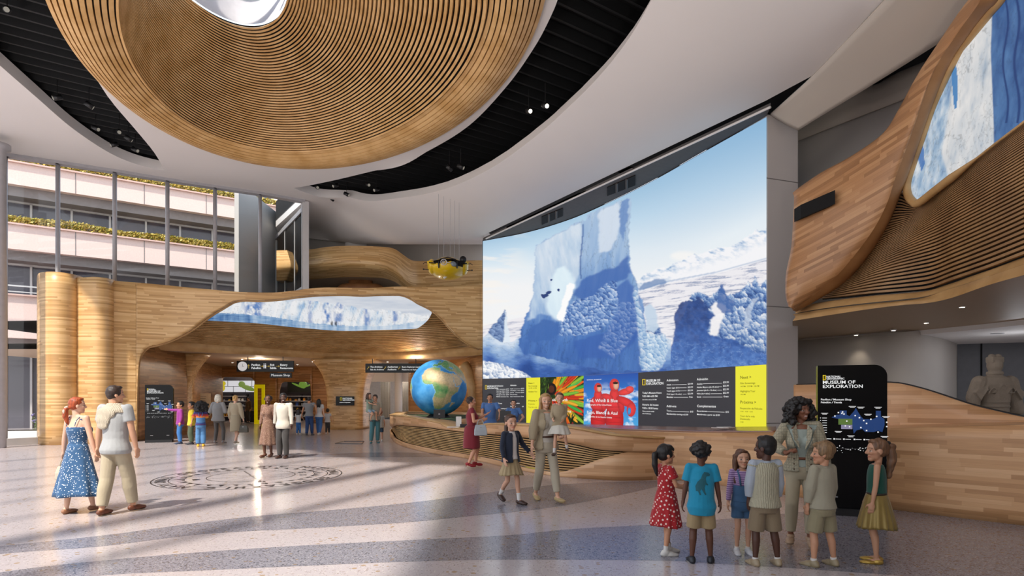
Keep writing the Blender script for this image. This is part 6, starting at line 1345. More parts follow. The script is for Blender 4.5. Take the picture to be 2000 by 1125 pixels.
M_skin = vcol('skin', 0, .55)
def ik(a, c, l1, l2, pole):
    d = c-a; L = min(d.length, (l1+l2)*.999); d = d.normalized(); c = a+d*L
    x = (l1*l1-l2*l2+L*L)/(2*L); h = math.sqrt(max(0, l1*l1-x*x)); p = pole-d*pole.dot(d); p = p.normalized() if p.length > 1e-4 else Vector((0, 1, 0))
    return a+d*x+p*h, c
DIM = {0: dict(hip=.525, ank=.042, sh=.822, neck=.845, chin=.862, hh=.138, hx=.047, UA=.168, FA=.142, TH=.25, SH=.236),
       1: dict(hip=.49, ank=.045, sh=.783, neck=.806, chin=.817, hh=.18, hx=.045, UA=.155, FA=.135, TH=.232, SH=.216)}
TOR = {'m': [(.47, .085, .064), (.50, .09, .07), (.54, .087, .066), (.59, .08, .06), (.64, .082, .062), (.70, .092, .066), (.75, .098, .066), (.79, .098, .055), (.815, .08, .045), (.835, .045, .036)],
       'f': [(.46, .088, .064), (.50, .096, .072), (.54, .09, .068), (.58, .076, .056), (.62, .069, .052), (.67, .076, .06), (.72, .084, .07), (.765, .084, .058), (.80, .08, .045), (.832, .042, .034)],
       'k': [(.42, .076, .062), (.46, .084, .068), (.50, .082, .066), (.56, .078, .062), (.62, .077, .06), (.68, .082, .06), (.73, .085, .056), (.76, .08, .05), (.785, .062, .042), (.80, .042, .034)]}
def hand(m, w, d, n, side, s, curl=.5):
    d = d.normalized(); n = (n-d*n.dot(d)).normalized(); t = (d.cross(n)*side).normalized()   # t = thumb side
    M = Matrix((t, d, n)).transposed(); m.ell(w+d*.045*s, (.041*s, .052*s, .017*s), M, 10, 7); m.cap(w-d*.01*s, w+d*.02*s, .024*s, .026*s, n=8)
    for k, (off, ln) in enumerate(((.029, .070), (.010, .078), (-.010, .072), (-.028, .056))):
        a = w+d*.082*s+t*off*s; c = curl*(1+.12*k); d1 = (d*math.cos(c*.6)+n*math.sin(c*.6)); b_ = a+d1*ln*.5*s; d2 = (d*math.cos(c*1.6)+n*math.sin(c*1.6)); e = b_+d2*ln*.5*s
        m.cap(a-d*.02*s, b_, .0092*s, .0085*s, n=7); m.cap(b_, e, .0085*s, .007*s, n=7)
    a = w+d*.02*s+t*.028*s; b_ = a+(d*.6+t*.7+n*.25).normalized()*.038*s; e = b_+(d*.9+t*.15+n*.35).normalized()*.032*s
    m.cap(a, b_, .012*s, .0105*s, n=7); m.cap(b_, e, .0105*s, .0085*s, n=7)
def person(label, px, py, H, face, sex='f', kid=0, skin='#d9a88a', hair=('short', '#2b1d15'), top=None, bottom=None, shoes=('flat', '#333333'), pose=None, vox=.011, group=None, extra=None, smile=0, z0=0, pos=None, girth=1.0, over=None, socks=None):
    p = dict(pose or {}); D = DIM[kid]; g = girth; T = TOR['k' if kid else sex]; loc = pos if pos is not None else F(px, py); loc = Vector((loc.x, loc.y, z0))
    root = thing('person', label, 'person', loc, math.radians(face), group)
    S = lambda v: Vector(v)*H
    lean = Vector(p.get('lean', (0, 0))); drop = p.get('drop', 0); hipz = D['hip']-drop; tz = p.get('twist', 0)
    def sp(z): return Vector((lean.x*(z-hipz)/.3, lean.y*(z-hipz)/.3, 0)) if z > hipz else Vector((0, 0, 0))   # spine offset
    shx = {'m': .112, 'f': .096}[sex] if not kid else .094
    R = {}; legs = {}; arms = {}
    for s, nm in ((1, 'r'), (-1, 'l')):
        hip = Vector((s*D['hx'], 0, hipz)); ft = Vector(p.get(nm+'f', (s*.052, 0, D['ank']))); kn, an = ik(hip, ft, D['TH'], D['SH'], Vector(p.get(nm+'k', (s*.1, 1, 0)))); legs[nm] = (hip, kn, an)
        sh = Vector((s*shx*g, -.005, D['sh']-drop))+sp(D['sh']); wt = Vector(p.get(nm+'h', (s*(shx*g+.04), .02, D['sh']-drop-D['UA']-D['FA']+.006))); el, wr = ik(sh, wt, D['UA'], D['FA'], Vector(p.get(nm+'e', (s*.35, -1, -.2)))); arms[nm] = (sh, el, wr)
    k_ = 1.0 if not kid else 1.0; lw = (1.08 if sex == 'm' else 1.0)*(.92 if kid else 1)
    # ---- body
    m = MB(); torso = [(z-drop, rx*g, ry*g) for z, rx, ry in T]
    def trings(inf=0, z0=-9, z1=9, grow=None, n=20, hk=.012):
        rows = []; secs = [(z, rx, ry) for z, rx, ry in torso]; zs = [z for z, _, _ in secs]; fx = interp([(a, b) for a, b, _ in secs]); fy = interp([(a, c) for a, _, c in secs])
        lo_, hi = max(z0, zs[0]), min(z1, zs[-1])
        for i in range(13):
            z = lerp(lo_ if z0 < -5 else z0, hi, i/12); rx, ry = fx(z)+inf, fy(z)+inf*1.1; hq = max(0, 1-abs(z-(D['hip']-.03-drop))/.09); rx += hk*hq*(inf > .004)*g; ry += hk*.6*hq*(inf > .004)
            
            if grow: gx = grow(z); rx, ry = max(rx, gx[0]), max(ry, gx[1])
            o = sp(z); rows.append([S((o.x+rx*math.cos(2*PI*k/n), o.y+ry*math.sin(2*PI*k/n), z)) for k in range(n)])
        return rows
    m.rings(trings())
    if sex == 'f' and not kid:
        for s in (-1, 1): m.ell(S(sp(.72)+Vector((s*.04, .052, .715-drop))), (.038*H, .034*H, .038*H))
    nk = S(sp(D['neck'])+Vector((0, -.008, D['neck']-drop-.03))); hz_ = D['chin']-drop; hyaw, hpit = math.radians(p.get('head', 0)), math.radians(p.get('nod', 0)); hh = D['hh']*H
    Mh = Matrix.Translation(S(sp(D['chin'])+Vector((0, .0, hz_)))) @ Matrix.Rotation(hyaw, 4, 'Z') @ Matrix.Rotation(hpit, 4, 'X') @ Matrix.Scale(hh, 4)
    hp = lambda x, y, z: Mh @ Vector((x, y, z)); R3h = Mh.to_3x3()
    m.cap(nk, hp(0, -.12, .3), (.036 if sex == 'm' else .03)*H*(.88 if kid else 1), (.034 if sex == 'm' else .028)*H*(.88 if kid else 1))
    for s in (-1, 1): m.cap(S(sp(D['neck'])+Vector((0, -.01, D['neck']-drop-.014))), S(arms['r' if s > 0 else 'l'][0]+Vector((-s*.02, 0, .0))), .027*H, .023*H)
    def hell(c, r, ang=0): m.ell(hp(*c), (r[0], r[1], r[2]), R3h @ Matrix.Rotation(ang, 3, 'X'), 16, 11)
    hell((0, -.04, .60), (.345, .41, .385)); hell((0, .09, .30), (.25, .25, .27)); hell((0, .23, .105), (.13, .125, .105)); hell((0, .13, .42), (.28, .24, .24))
    m.cap(hp(0, .35, .56), hp(0, .43, .38), .035*hh, .058*hh, n=8); hell((0, .375, .355), (.075, .06, .045)); hell((0, .325, .228), (.10, .04, .028)); hell((0, .322, .185), (.085, .04, .028))
    for s in (-1, 1): hell((s*.35, -.03, .45), (.04, .09, .13)); hell((s*.15, .27, .40), (.11, .09, .09))
    hell((0, .27, .60), (.24, .1, .06))
    for nm in ('r', 'l'):
        s = 1 if nm == 'r' else -1; hip, kn, an = legs[nm]; 
        m.cap(S(hip), S(kn), .044*H*lw*g, .03*H*lw, n=14); cf = kn.lerp(an, .3)+Vector((0, -.008, 0)); m.cap(S(kn), S(cf), .0305*H*lw, .031*H*lw); m.cap(S(cf), S(an), .031*H*lw, .017*H*lw)
        fy = math.radians(p.get(nm+'y', -s*8)); fd_ = Vector((math.sin(-fy), math.cos(fy), 0)); hl = p.get(nm+'p', 0)      # toe drop for a lifted heel
        toe = an+fd_*.085+Vector((0, 0, -D['ank']+.012-hl)); m.cap(S(an-fd_*.012+Vector((0, 0, -.012))), S(toe), .02*H, .013*H)
        sh, el, wr = arms[nm]; m.cap(S(sh), S(el), .027*H*lw, .021*H*lw); m.cap(S(el), S(el.lerp(wr, .35)), .021*H*lw, .021*H*lw); m.cap(S(el.lerp(wr, .35)), S(wr), .021*H*lw, .0135*H*lw)
        d = (wr-el).normalized(); hd = Vector(p.get(nm+'d', d)); pn = Vector(p.get(nm+'n', (-s, 0, 0))); hand(m, S(wr), hd, pn, s, H/1.72*(1.08 if kid else 1), p.get(nm+'c', .5))
    me = remeshed(m, vox, 2, 'body'); co = mcoords(me); sk = np.array(lin(skin)); col = np.tile(sk, (len(co), 1))
    hl_ = np.array([(Mh.inverted() @ Vector(v))[:] for v in co]) if len(co) < 400000 else co
    X, Y, Zz = hl_[:, 0], hl_[:, 1], hl_[:, 2]; fr = (Y > .12) & (Zz > 0) & (Zz < 1.05)
    col = mixa(col, tuple(sk*np.array([1.05, .72, .68])), fr*np.exp(-(((np.abs(X)-.19)/.1)**2+((Zz-.34)/.09)**2))*.35)
    lip = fr*((X/.125)**2+((Zz-(.205+.8*X*X*(1+smile)))/.038)**2 < 1); lc = tuple(sk*np.array([.85, .45, .42])) if sum(sk) > .5 else tuple(sk*np.array([1.3, .75, .7])); col = mixa(col, lc, lip*.85)
    if smile: col = mixa(col, '#e9e2da', fr*((X/.095)**2+((Zz-(.207+1.3*X*X))/.02)**2 < 1)*1.)
    ex, ez = np.abs(X)-.155, Zz-.475; col = mixa(col, tuple(sk*.55), fr*((ex/.09)**2+(ez/.045)**2 < 1)*.45); col = mixa(col, '#b9b0a8', fr*((ex/.065)**2+(ez/.024)**2 < 1)*.85); col = mixa(col, '#1c120d', fr*((ex/.032)**2+(ez/.032)**2 < 1)*1.)
    brow = fr*(np.abs(Zz-(.585+.03*np.cos(ex*12))) < .02)*(np.abs(ex) < .09); col = mixa(col, tuple(np.array(lin(hair[1]))*.8), brow*.75)
    col = mixa(col, tuple(sk*.6), fr*(np.abs(np.abs(X)-.035) < .018)*(np.abs(Zz-.335) < .012)*.7)
    if extra: col = extra(col, co, H, Mh)
    setcol(me, col); link('body', me, root, M_skin)
    # ---- clothes
    def part(name, mb, mat, v=None, it=3): return link(name, remeshed(mb, v or vox*1.15, it, name), root, mat)
    def upper(spec, name='shirt', inf0=.009, arms_on=True):
        m = MB(); inf = spec.get('inf', inf0); ai = min(.0075, inf*.6)+spec.get('loose', .004)*.35; hem = spec.get('hem', .46)-drop; hi = spec.get('neck', torso[-1][0]-.012 if not kid else torso[-1][0]-.006)
        gr = spec.get('box'); grow = (lambda z: (gr[0]*g if z < D['sh']-.05-drop else 0, gr[1] if z < D['sh']-.06-drop else 0)) if gr else None
        m.rings(trings(inf, hem, hi, grow, hk=.021))
        if sex == 'f' and not kid:
            for s in (-1, 1): m.ell(S(sp(.72)+Vector((s*.04, .052, .715-drop))), ((.038+inf)*H, (.034+inf)*H, (.038+inf)*H))
        sl = spec.get('sleeve', .5)
        if sl > 0:
            for nm in ('r', 'l'):
                s = 1 if nm == 'r' else -1; sh, el, wr = arms[nm]
                m.cap(S(sp(D['neck'])+Vector((s*.012, -.008, D['neck']-drop-.022))), S(sh), (.022+ai)*H, (.023+ai)*H)
                e1 = sh.lerp(el, min(1, sl)); m.cap(S(sh), S(e1), (.027*lw+ai)*H, (lerp(.027, .021, min(1, sl))*lw+ai+spec.get('loose', .003))*H, flat=(sl <= 1))
                if sl > 1: e2 = el.lerp(wr, sl-1); m.cap(S(el), S(e2), (.021*lw+ai+spec.get('loose', .003))*H, (lerp(.021, .0135, sl-1)*lw+ai+.003)*H, flat=True)
        else:
            for s in (-1, 1): m.cap(S(sp(D['neck'])+Vector((s*.02, -.008, D['neck']-drop-.032))), S(sp(D['sh'])+Vector((s*shx*.72, -.005, D['sh']-drop-.004))), (.017+inf*.5)*H, (.02+inf*.5)*H)
        return m
    def skirtmesh(sp_, name='skirt'):
        z0_, z1_ = sp_['z']; r0, r1 = sp_['r0'], sp_['r1']; n = 96; rows = []; pl_ = sp_.get('pleats', 14); amp = sp_.get('amp', .06); sw = Vector(sp_.get('sway', (0, 0)))
        for i in range(15):
            t = i/14; z = lerp(z0_, z1_, t)-drop; e = t**sp_.get('pow', .8); rx, ry = lerp(r0[0], r1[0], e)*g, lerp(r0[1], r1[1], e)*g; o = sp(z)+Vector((sw.x*t*t, sw.y*t*t, 0)); row = []
            for k in range(n):
                a = 2*PI*k/n; q = 1+amp*t*math.sin(a*pl_+.8*math.sin(a*3))+amp*.5*t*math.sin(a*3+1); row.append(S((o.x+rx*q*math.cos(a), o.y+ry*q*math.sin(a), z-.006*t*math.sin(a*3+1)*(1 if t > .9 else 0))))
            rows.append(row)
        inner = [[v.lerp(sum(r, Vector())/n, .04) for v in r] for r in rows[::-1][:14]]
        return MB().rings(rows+inner)
    for sp_ in ([top] if isinstance(top, dict) else (top or [])):
        o = part(sp_.get('name', 'shirt'), upper(sp_), sp_['mat'])
        if 'collar' in sp_:
            cm = MB(); c0 = sp(D['neck'])+Vector((0, -.004, torso[-1][0]-.008)); cm.rings([[S(c0+Vector((r*math.cos(a), r*.95*math.sin(a)+(.004 if math.sin(a) > 0 else 0), z))) for a in [2*PI*k/24 for k in range(24)]] for r, z in ((.046, -.012), (.047, .006), (.040, .018), (.036, .012), (.04, -.01))], cap=False)
            cm.build('collar', sp_['collar'], root, True)
    if bottom:
        bt = bottom['type']; mt = bottom['mat']
        if bt in ('pants', 'shorts'):
            m = MB(); inf = bottom.get('inf', .008); ln = bottom.get('len', 1.92); hipr = [(z, rx, ry) for z, rx, ry in torso if z <= (.6 if not kid else .56)]
            m.rings(trings(inf, torso[0][0]-.005, bottom.get('waist', .6 if not kid else .56)-drop)); m.ell(S((0, 0, torso[0][0]+.012)), ((.062)*H*g, .055*H, .035*H))
            for nm in ('r', 'l'):
                hip, kn, an = legs[nm]; e1 = hip.lerp(kn, min(1, ln)); lo2 = bottom.get('loose', .006)
                m.cap(S(hip), S(e1), (.045*lw*g+inf)*H, (lerp(.045, .031, min(1, ln))*lw+inf+lo2)*H, flat=ln <= 1, n=16)
                if ln > 1: e2 = kn.lerp(an, ln-1); mid = kn.lerp(e2, .4); m.cap(S(kn), S(mid+Vector((0, -.005, 0))), (.031*lw+inf+lo2)*H, (.031*lw+inf+lo2)*H, n=16); m.cap(S(mid+Vector((0, -.005, 0))), S(e2), (.031*lw+inf+lo2)*H, (.021*lw+inf+lo2)*H, flat=True, n=16)
            part('trousers' if bt == 'pants' else 'shorts', m, mt)
            if bottom.get('cuff'):
                for nm in ('r', 'l'):
                    hip, kn, an = legs[nm]; e1 = hip.lerp(kn, ln); d = (e1-hip).normalized(); MB().cap(S(e1-d*.018), S(e1+d*.004), (.036*lw+.022)*H, (.036*lw+.022)*H, flat=True, n=18).build('cuff', bottom['cuff'], root, True)
        elif bt == 'skirt': skirtmesh(bottom).build('skirt', mt, root, True)
        elif bt == 'dress':
            o = skirtmesh(bottom).build('dress_skirt', mt, root, True); part('dress_bodice', upper(bottom['up']), mt)
            if bottom.get('straps'):
                st = MB()
                for s in (-1, 1): st.tube([S(sp(.75)+Vector((s*.045, -.066, .755))), S(sp(.8)+Vector((s*.05, -.056, .80))), S(sp(.82)+Vector((s*.055, -.03, .83))), S(sp(.82)+Vector((s*.055, .0, .838))), S(sp(.8)+Vector((s*.05, .05, .79))), S(sp(.75)+Vector((s*.045, .068, .755)))], .0035*H, 6)
                st.build('straps', mt, root, True)
        if bottom.get('belt'):
            zb = bottom.get('beltz', .6 if not kid else .56)-drop; b_ = MB().rings([[S(sp(zb)+Vector((rx*math.cos(2*PI*k/28), ry*math.sin(2*PI*k/28), z))) for k in range(28)] for rx, ry, z in [(lambda i: (i[0]*g, i[1], i[2]))(q) for q in [(bottom.get('bw', .088), bottom.get('bw', .088)*.8, zb-.008), (bottom.get('bw', .088)+.003, bottom.get('bw', .088)*.8+.003, zb), (bottom.get('bw', .088), bottom.get('bw', .088)*.8, zb+.008)]]]); b_.build('belt', bottom['belt'], root, True)
    if over == 'overalls':
        m = MB(); m.rings(trings(.017, .5-drop, (.66 if kid else .70)-drop)); ov = part('overall_bib', m, bottom['mat'])
        st = MB()
        for s in (-1, 1): st.tube([S(Vector((s*.04, .078, .66 if kid else .7))), S(Vector((s*.048, .07, .74 if kid else .78))), S(Vector((s*.052, .02, D['neck']-.005))), S(Vector((s*.045, -.055, .76))), S(Vector((s*.025, -.08, .68)))], .0085*H, 6)
        st.build('overall_strap', bottom['mat'], root, True)
    if over and isinstance(over, dict):                     # open jacket: shell with an open front showing the top
        m = upper(over, 'jacket', .016); jm = remeshed(m, vox*1.15, 3, 'jacket'); bm = bmesh.new(); bm.from_mesh(jm); w0, w1 = over.get('open', (.03, .045))
        kill = []
        for v in bm.verts:
            q = v.co/H; o = sp(q.z+drop)
            if q.y-o.y > .01 and q.z < .83: 
                t = max(0, min(1, (q.z-(over['hem']-drop))/(.8-over['hem']))); w_ = lerp(w1, w0, t) if not over.get('vee') else (w0 if q.z+drop < over['vee'] else w0+(q.z+drop-over['vee'])*.34)
                if abs(q.x-o.x-over.get('off', 0)) < w_ and not (over.get('vee') and q.z+drop < over['vee']-.04 and abs(q.x-o.x) > w0): kill.append(v)
        bmesh.ops.delete(bm, geom=kill, context='VERTS'); bmesh.ops.bisect_plane(bm, geom=bm.verts[:]+bm.edges[:]+bm.faces[:], plane_co=(0, 0, (over['hem']-drop+.012)*H), plane_no=(0, 0, 1), clear_inner=True); bm.to_mesh(jm); bm.free(); jo = link('jacket', jm, root, over['mat']); md = jo.modifiers.new('s', 'SOLIDIFY'); md.thickness = .006; md.offset = -1
        if over.get('lapel'):
            lp = MB()
            for s in (-1, 1): lp.add([S(sp(.8)+Vector((s*.035, .05, D['neck']-drop-.01))), S(sp(.7)+Vector((s*.016, .108, .665))), S(sp(.7)+Vector((s*.05, .1, .73))), S(sp(.75)+Vector((s*.062, .082, .79)))], [(0, 1, 2, 3)])
            lo3 = lp.build('lapel', over['mat'], root); md = lo3.modifiers.new('s', 'SOLIDIFY'); md.thickness = .006
    # ---- shoes and socks
    kind, scol = shoes[0], shoes[1]; sm = plain('shoe_'+scol[1:], scol, .45 if kind != 'gold' else .35, metal=.6 if kind == 'gold' else 0); sole = plain('sole_white', '#e6e3df', .6) if kind == 'sneaker' else (plain('sole_dark', '#2a211c', .6) if kind == 'loafer' else sm)
    for nm in ('r', 'l'):
        s = 1 if nm == 'r' else -1; hip, kn, an = legs[nm]; fy = math.radians(p.get(nm+'y', -s*8)); hl = p.get(nm+'p', 0); fd_ = Vector((-math.sin(fy), math.cos(fy), 0)); pit = math.atan2(hl, .09)
        M = Matrix.Translation(S(an)) @ Matrix.Rotation(fy, 4, 'Z') @ Matrix.Rotation(-pit, 4, 'X') @ Matrix.Scale(H*(1.12 if kid else 1.03), 4); sv = vox*.8; a0 = -D['ank']; m = MB(); heel = kind == 'heel'; lift = .03 if heel else 0
        Lh = lambda q, r: m.ell(M @ Vector(q), (1, 1, 1), M.to_3x3() @ Matrix.Diagonal(Vector(r)*1.14), 14, 9)
        tall = kind in ('sneaker', 'boot')
        Lh((0, -.008, a0+.022+lift*.6), (.022, .032, .02)); Lh((0, .045, a0+.016+lift*.25), (.0255, .05, .0155)); Lh((0, .075, a0+.014), (.024, .03, .012))
        if tall: Lh((0, .0, a0+.032), (.024, .034, .026)); Lh((0, .035, a0+.024), (.023, .035, .018))
        elif kind == 'loafer': Lh((0, .03, a0+.024), (.023, .04, .015))
        ob = link('shoe', remeshed(m, sv, 2, 'shoe'), root); ob.data.materials.append(sm)
        sl = MB(); 
        out = [(.021*math.cos(2*PI*k/20)*(1.12 if math.sin(2*PI*k/20) > 0 else .9), .036+.066*math.sin(2*PI*k/20)) for k in range(20)]
        hz0 = 0 if not heel else .03
        sl.rings([[M @ Vector((x*q, y, a0+z+(hz0*max(0, 1-(y+.03)/.07) if heel else 0))) for x, y in out] for q, z in ((1.0, .0), (1.03, .004), (1.03, .011), (1.0, .013))])
        if heel: sl.cap(M @ Vector((0, -.03, a0+.03)), M @ Vector((0, -.033, a0+.001)), .008*H, .0035*H, flat=True, n=8)
        sl.build('shoe_sole', sole, root, True)
        if socks: 
            k2 = an.lerp(kn, socks[1]); MB().cap(S(an+Vector((0, 0, -.01))), S(k2), (.022*lw)*H, (lerp(.02, .031, socks[1]*1.6)*lw+.003)*H, flat=True, n=16).build('sock', plain('sock_white', socks[0], .9), root, True)
    # ---- hair
    hs, hc = hair[0], hair[1]; m = MB(); amp, fq, hv = .006, 30, vox*1.05
    def E(c, r): m.ell(hp(*c), (1, 1, 1), R3h @ Matrix.Diagonal(r), 18, 12)
    if hs in ('afro', 'curls'):
        big = hs == 'afro'; rr = random.Random(len(label)); amp = .012
        E((0, -.14, .64), (.5, .48, .44) if big else (.39, .41, .40))
        for i in range(260 if big else 90):
            th = rr.uniform(0, 2*PI); ph = rr.uniform(-.35, 1.45); r_ = (.66 if big else .43)*rr.uniform(.85, 1.03); x, y, z = math.cos(ph)*math.sin(th), -math.cos(ph)*math.cos(th), math.sin(ph)
            if y > .35 and z < .62: continue
            if y > .2 and z < .25 and abs(x) < .75: continue
            E((x*r_, y*r_*.8-.1, .60+z*r_*.72), (rr.uniform(.09, .15) if big else .085,)*3)
        if big:
            for s in (-1, 1):
                for i in range(60): E((s*rr.uniform(.4, .72), rr.uniform(-.45, .16), rr.uniform(-.15, .7)), (rr.uniform(.08, .14),)*3)
            for i in range(50): E((rr.uniform(-.5, .5), rr.uniform(-.66, -.4), rr.uniform(-.15, .6)), (rr.uniform(.09, .15),)*3)
    else:
        E((0, -.095, .665), (.385, .405, .385)); E((0, -.17, .48), (.34, .30, .30)); E((0, .10, .90), (.27, .22, .11))
        if hs == 'short': 
            for s in (-1, 1): E((s*.315, .02, .58), (.06, .17, .17))
        if hs == 'boy': E((.04, .24, .88), (.27, .16, .10)); E((0, -.12, .70), (.42, .43, .40)); [E((s*.33, .03, .58), (.075, .2, .19)) for s in (-1, 1)]
        if hs in ('fringe',): E((0, .29, .76), (.27, .1, .13)); [E((s*.34, .05, .55), (.05, .15, .2)) for s in (-1, 1)]
        if hs in ('bun', 'updo'): E((0, -.46, .72), (.17, .17, .17)); [E((s*.32, .02, .6), (.055, .16, .16)) for s in (-1, 1)]
        if hs == 'bob': [E((s*.36, -.06, .34), (.13, .27, .42)) for s in (-1, 1)]; E((0, -.30, .30), (.42, .2, .42)); E((0, -.05, .74), (.44, .43, .36))
        if hs in ('pony', 'fringe', 'lowpony'):
            z0h = .78 if hs == 'pony' else (.62 if hs == 'fringe' else .35); ln = hair[2] if len(hair) > 2 else 1.3; q0 = hp(0, -.45, z0h)
            pts_ = [q0, hp(0, -.62, z0h-.12), hp(0, -.62, z0h-.12-ln*.45), hp(0, -.5, z0h-.12-ln)]; rs = [.09, .15, .16, .06] if hs != 'pony' else [.09, .17, .2, .1]
            for a, b_, ra, rb in zip(pts_, pts_[1:], rs, rs[1:]): m.cap(a, b_, ra*hh, rb*hh)
            amp = .01 if hs == 'pony' else .005
        if hs == 'long':
            ln = hair[2] if len(hair) > 2 else 1.1; amp = .009
            E((0, .08, .88), (.3, .22, .13))
            for s in (-1, 1):
                for a, b_, ra, rb in (((s*.33, .02, .7), (s*.36, -.04, .2), .1, .13), ((s*.36, -.04, .2), (s*.42, .10 if kid or 1 else 0, .15-ln*.8), .13, .09)): m.cap(hp(*a), hp(*b_), ra*hh, rb*hh)
            for x in (-.25, -.1, .1, .25): m.cap(hp(x, -.34, .6), hp(x*1.15, -.42, .2-ln*.8), .16*hh, .12*hh)
    hm = remeshed(m, hv, 1 if hs in ('afro', 'curls') else 2, 'hair'); co = mcoords(hm).copy(); nn = np.array([v.normal[:] for v in hm.vertices])
    ds = np.array([noise.noise(Vector(c)*(34 if hs in ('afro', 'curls') else 22)) for c in co.tolist()]); co += nn*(ds*amp*(1.3 if hs in ('afro', 'curls') else 1))[:, None]; hm.vertices.foreach_set('co', co.ravel().astype(np.float32)); hm.update()
    link('hair', hm, root, hairmat(hc))
    root['_'] = 0; del root['_']
    return dict(root=root, Mh=Mh, arms={k: [S(v) for v in a] for k, a in arms.items()}, S=S, sp=sp, H=H, legs=legs, W=Matrix.Translation(loc) @ Matrix.Rotation(math.radians(face), 4, 'Z'))
def bag(name, label, P, w, d, h, col, hh_=.12, rz=0, cat='handbag'):
    o = thing(name, label, cat, P, rz); mt = plain('bag_'+col[1:], col, .5)
    m = MB(); m.rings([[Vector((x*w/2*q, y*d/2*q2, z)) for x, y in ((-1, -1), (1, -1), (1, 1), (-1, 1))] for z, q, q2 in ((-h, 1, 1), (-h*.5, .97, .95), (0, .78, .35))]); b_ = m.build('bag_body', mt, o); md = b_.modifiers.new('b', 'BEVEL'); md.width = .015; md.segments = 3
    MB().tube([Vector((w*.25*math.cos(t), 0, hh_*math.sin(t))) for t in [PI*k/12 for k in range(13)]], .008, 6).build('handle', mt, o, True)
    MB().box((0, -d*.3, -h*.25), (w*.16, .01, .03)).build('clasp', M_grey, o); return o
Fb = fabric
SKL, SKM, SKD, SKB = '#dcae92', '#c08a68', '#8a5a3f', '#5e3a28'
# --- couple walking away on the left
q = person('woman in blue floral sundress walking away, red ponytail tied with a scarf', 152, 1001, 1.69, -14, 'f', skin='#dfb195', hair=('lowpony', '#a3481f', .9),
    bottom=dict(type='dress', mat=Fb('blue_floral', '#31587f', 'floral', '#dfe6ec', 1.2), z=(.60, .155), r0=(.078, .062), r1=(.2, .15), pleats=7, amp=.08, sway=(.02, -.01), pow=.95, up=dict(hem=.57, sleeve=-1, inf=.008, neck=.745), straps=1),
    shoes=('flat', '#9a6a4c'), pose=dict(rf=(.05, .1, .042), lf=(-.04, -.07, .045), lh=(-.16, .0, .50), rh=(.15, .04, .5), head=-38), vox=.009)
# bare shoulders: bodice is sleeveless and low
a_ = q['W'] @ q['arms']['l'][2]
bag('handbag', 'small cream structured handbag hanging from the left hand of the woman in blue', a_+Vector((-.0, -.01, -.2)), .2, .1, .2, '#c9bea6', .1, -.1)
sc = MB(); hp_ = lambda x, y, z: q['Mh'] @ Vector((x, y, z)); sc.tube([hp_(-.07, -.5, .42), hp_(0, -.62, .36), hp_(.07, -.5, .42)], .018, 6); sc.tube([hp_(0, -.62, .36), hp_(-.08, -.7, .1), hp_(-.14, -.66, -.35)], [.014, .02, .012], 6); sc.tube([hp_(0, -.62, .36), hp_(.08, -.7, .15), hp_(.06, -.66, -.15)], [.014, .02, .01], 6); sc.build('hair_scarf', Fb('scarf', '#d8c3ae'), q['root'], True)
q = person('man in grey tee and khaki trousers walking away, cream sweater tied over his shoulders', 226, 1003, 1.86, -10, 'm', skin='#cf9c7c', hair=('short', '#33231a'), top=dict(mat=Fb('grey_tee', '#a9aaa8'), hem=.47, sleeve=.6, inf=.012, box=(.096, .073), loose=.005),
    bottom=dict(type='pants', mat=Fb('khaki', '#b3a58a'), len=1.9, inf=.009, loose=.007), shoes=('loafer', '#6b3a22'), pose=dict(rf=(.055, .11, .05), lf=(-.03, -.1, .045), lh=(-.165, .0, .5), rh=(.17, .02, .5), head=-35), vox=.009)
m = MB(); H = q['H']; 
m.rings([[Vector((rx*math.cos(2*PI*k/24)*H, (ry*math.sin(2*PI*k/24)-.012)*H, z*H)) for k in range(24)] for z, rx, ry in ((.79, .125, .06), (.815, .118, .06), (.84, .085, .055), (.855, .058, .05), (.865, .05, .046))])
m.ell(Vector((-.02, -.072, .785))*H, (.085*H, .024*H, .05*H)); m.ell(Vector((-.035, -.082, .735))*H, (.062*H, .02*H, .055*H)); m.ell(Vector((-.035, -.084, .69))*H, (.048*H, .017*H, .03*H)); m.cap(Vector((.06, .05, .8))*H, Vector((.02, .08, .72))*H, .022*H, .016*H)
link('shoulder_sweater', remeshed(m, .011, 4), q['root'], Fb('cream_knit', '#bfb29b', 'knit'))
# --- three kids at the left kiosk
person('boy in magenta hoodie and blue jeans pointing at the left kiosk', 352, 867, 1.55, 128, 'm', 1, '#c99774', ('short', '#1f1713'), top=dict(mat=Fb('magenta', '#8e2f86'), hem=.45, sleeve=1.95, inf=.014, name='hoodie', box=(.095, .075)), bottom=dict(type='pants', mat=Fb('jeans', '#2f6aa8'), len=1.95), shoes=('sneaker', '#22304a'), pose=dict(rh=(.32, .26, .80), re=(.3, -.2, -1), rd=(.6, .6, .1), rc=.2, head=10), vox=.013)
person('boy in yellow printed tee and olive trousers standing beside the boy in magenta', 374, 868, 1.53, 128, 'm', 1, '#b98562', ('short', '#1a1310'), top=dict(mat=Fb('yellow_tee', '#d9bf2a'), hem=.44, sleeve=.6, inf=.012, loose=.006, box=(.09, .072)), bottom=dict(type='pants', mat=Fb('olive', '#46513a'), len=1.93, loose=.014), shoes=('sneaker', '#2b2b30'), pose=dict(head=12), vox=.013)
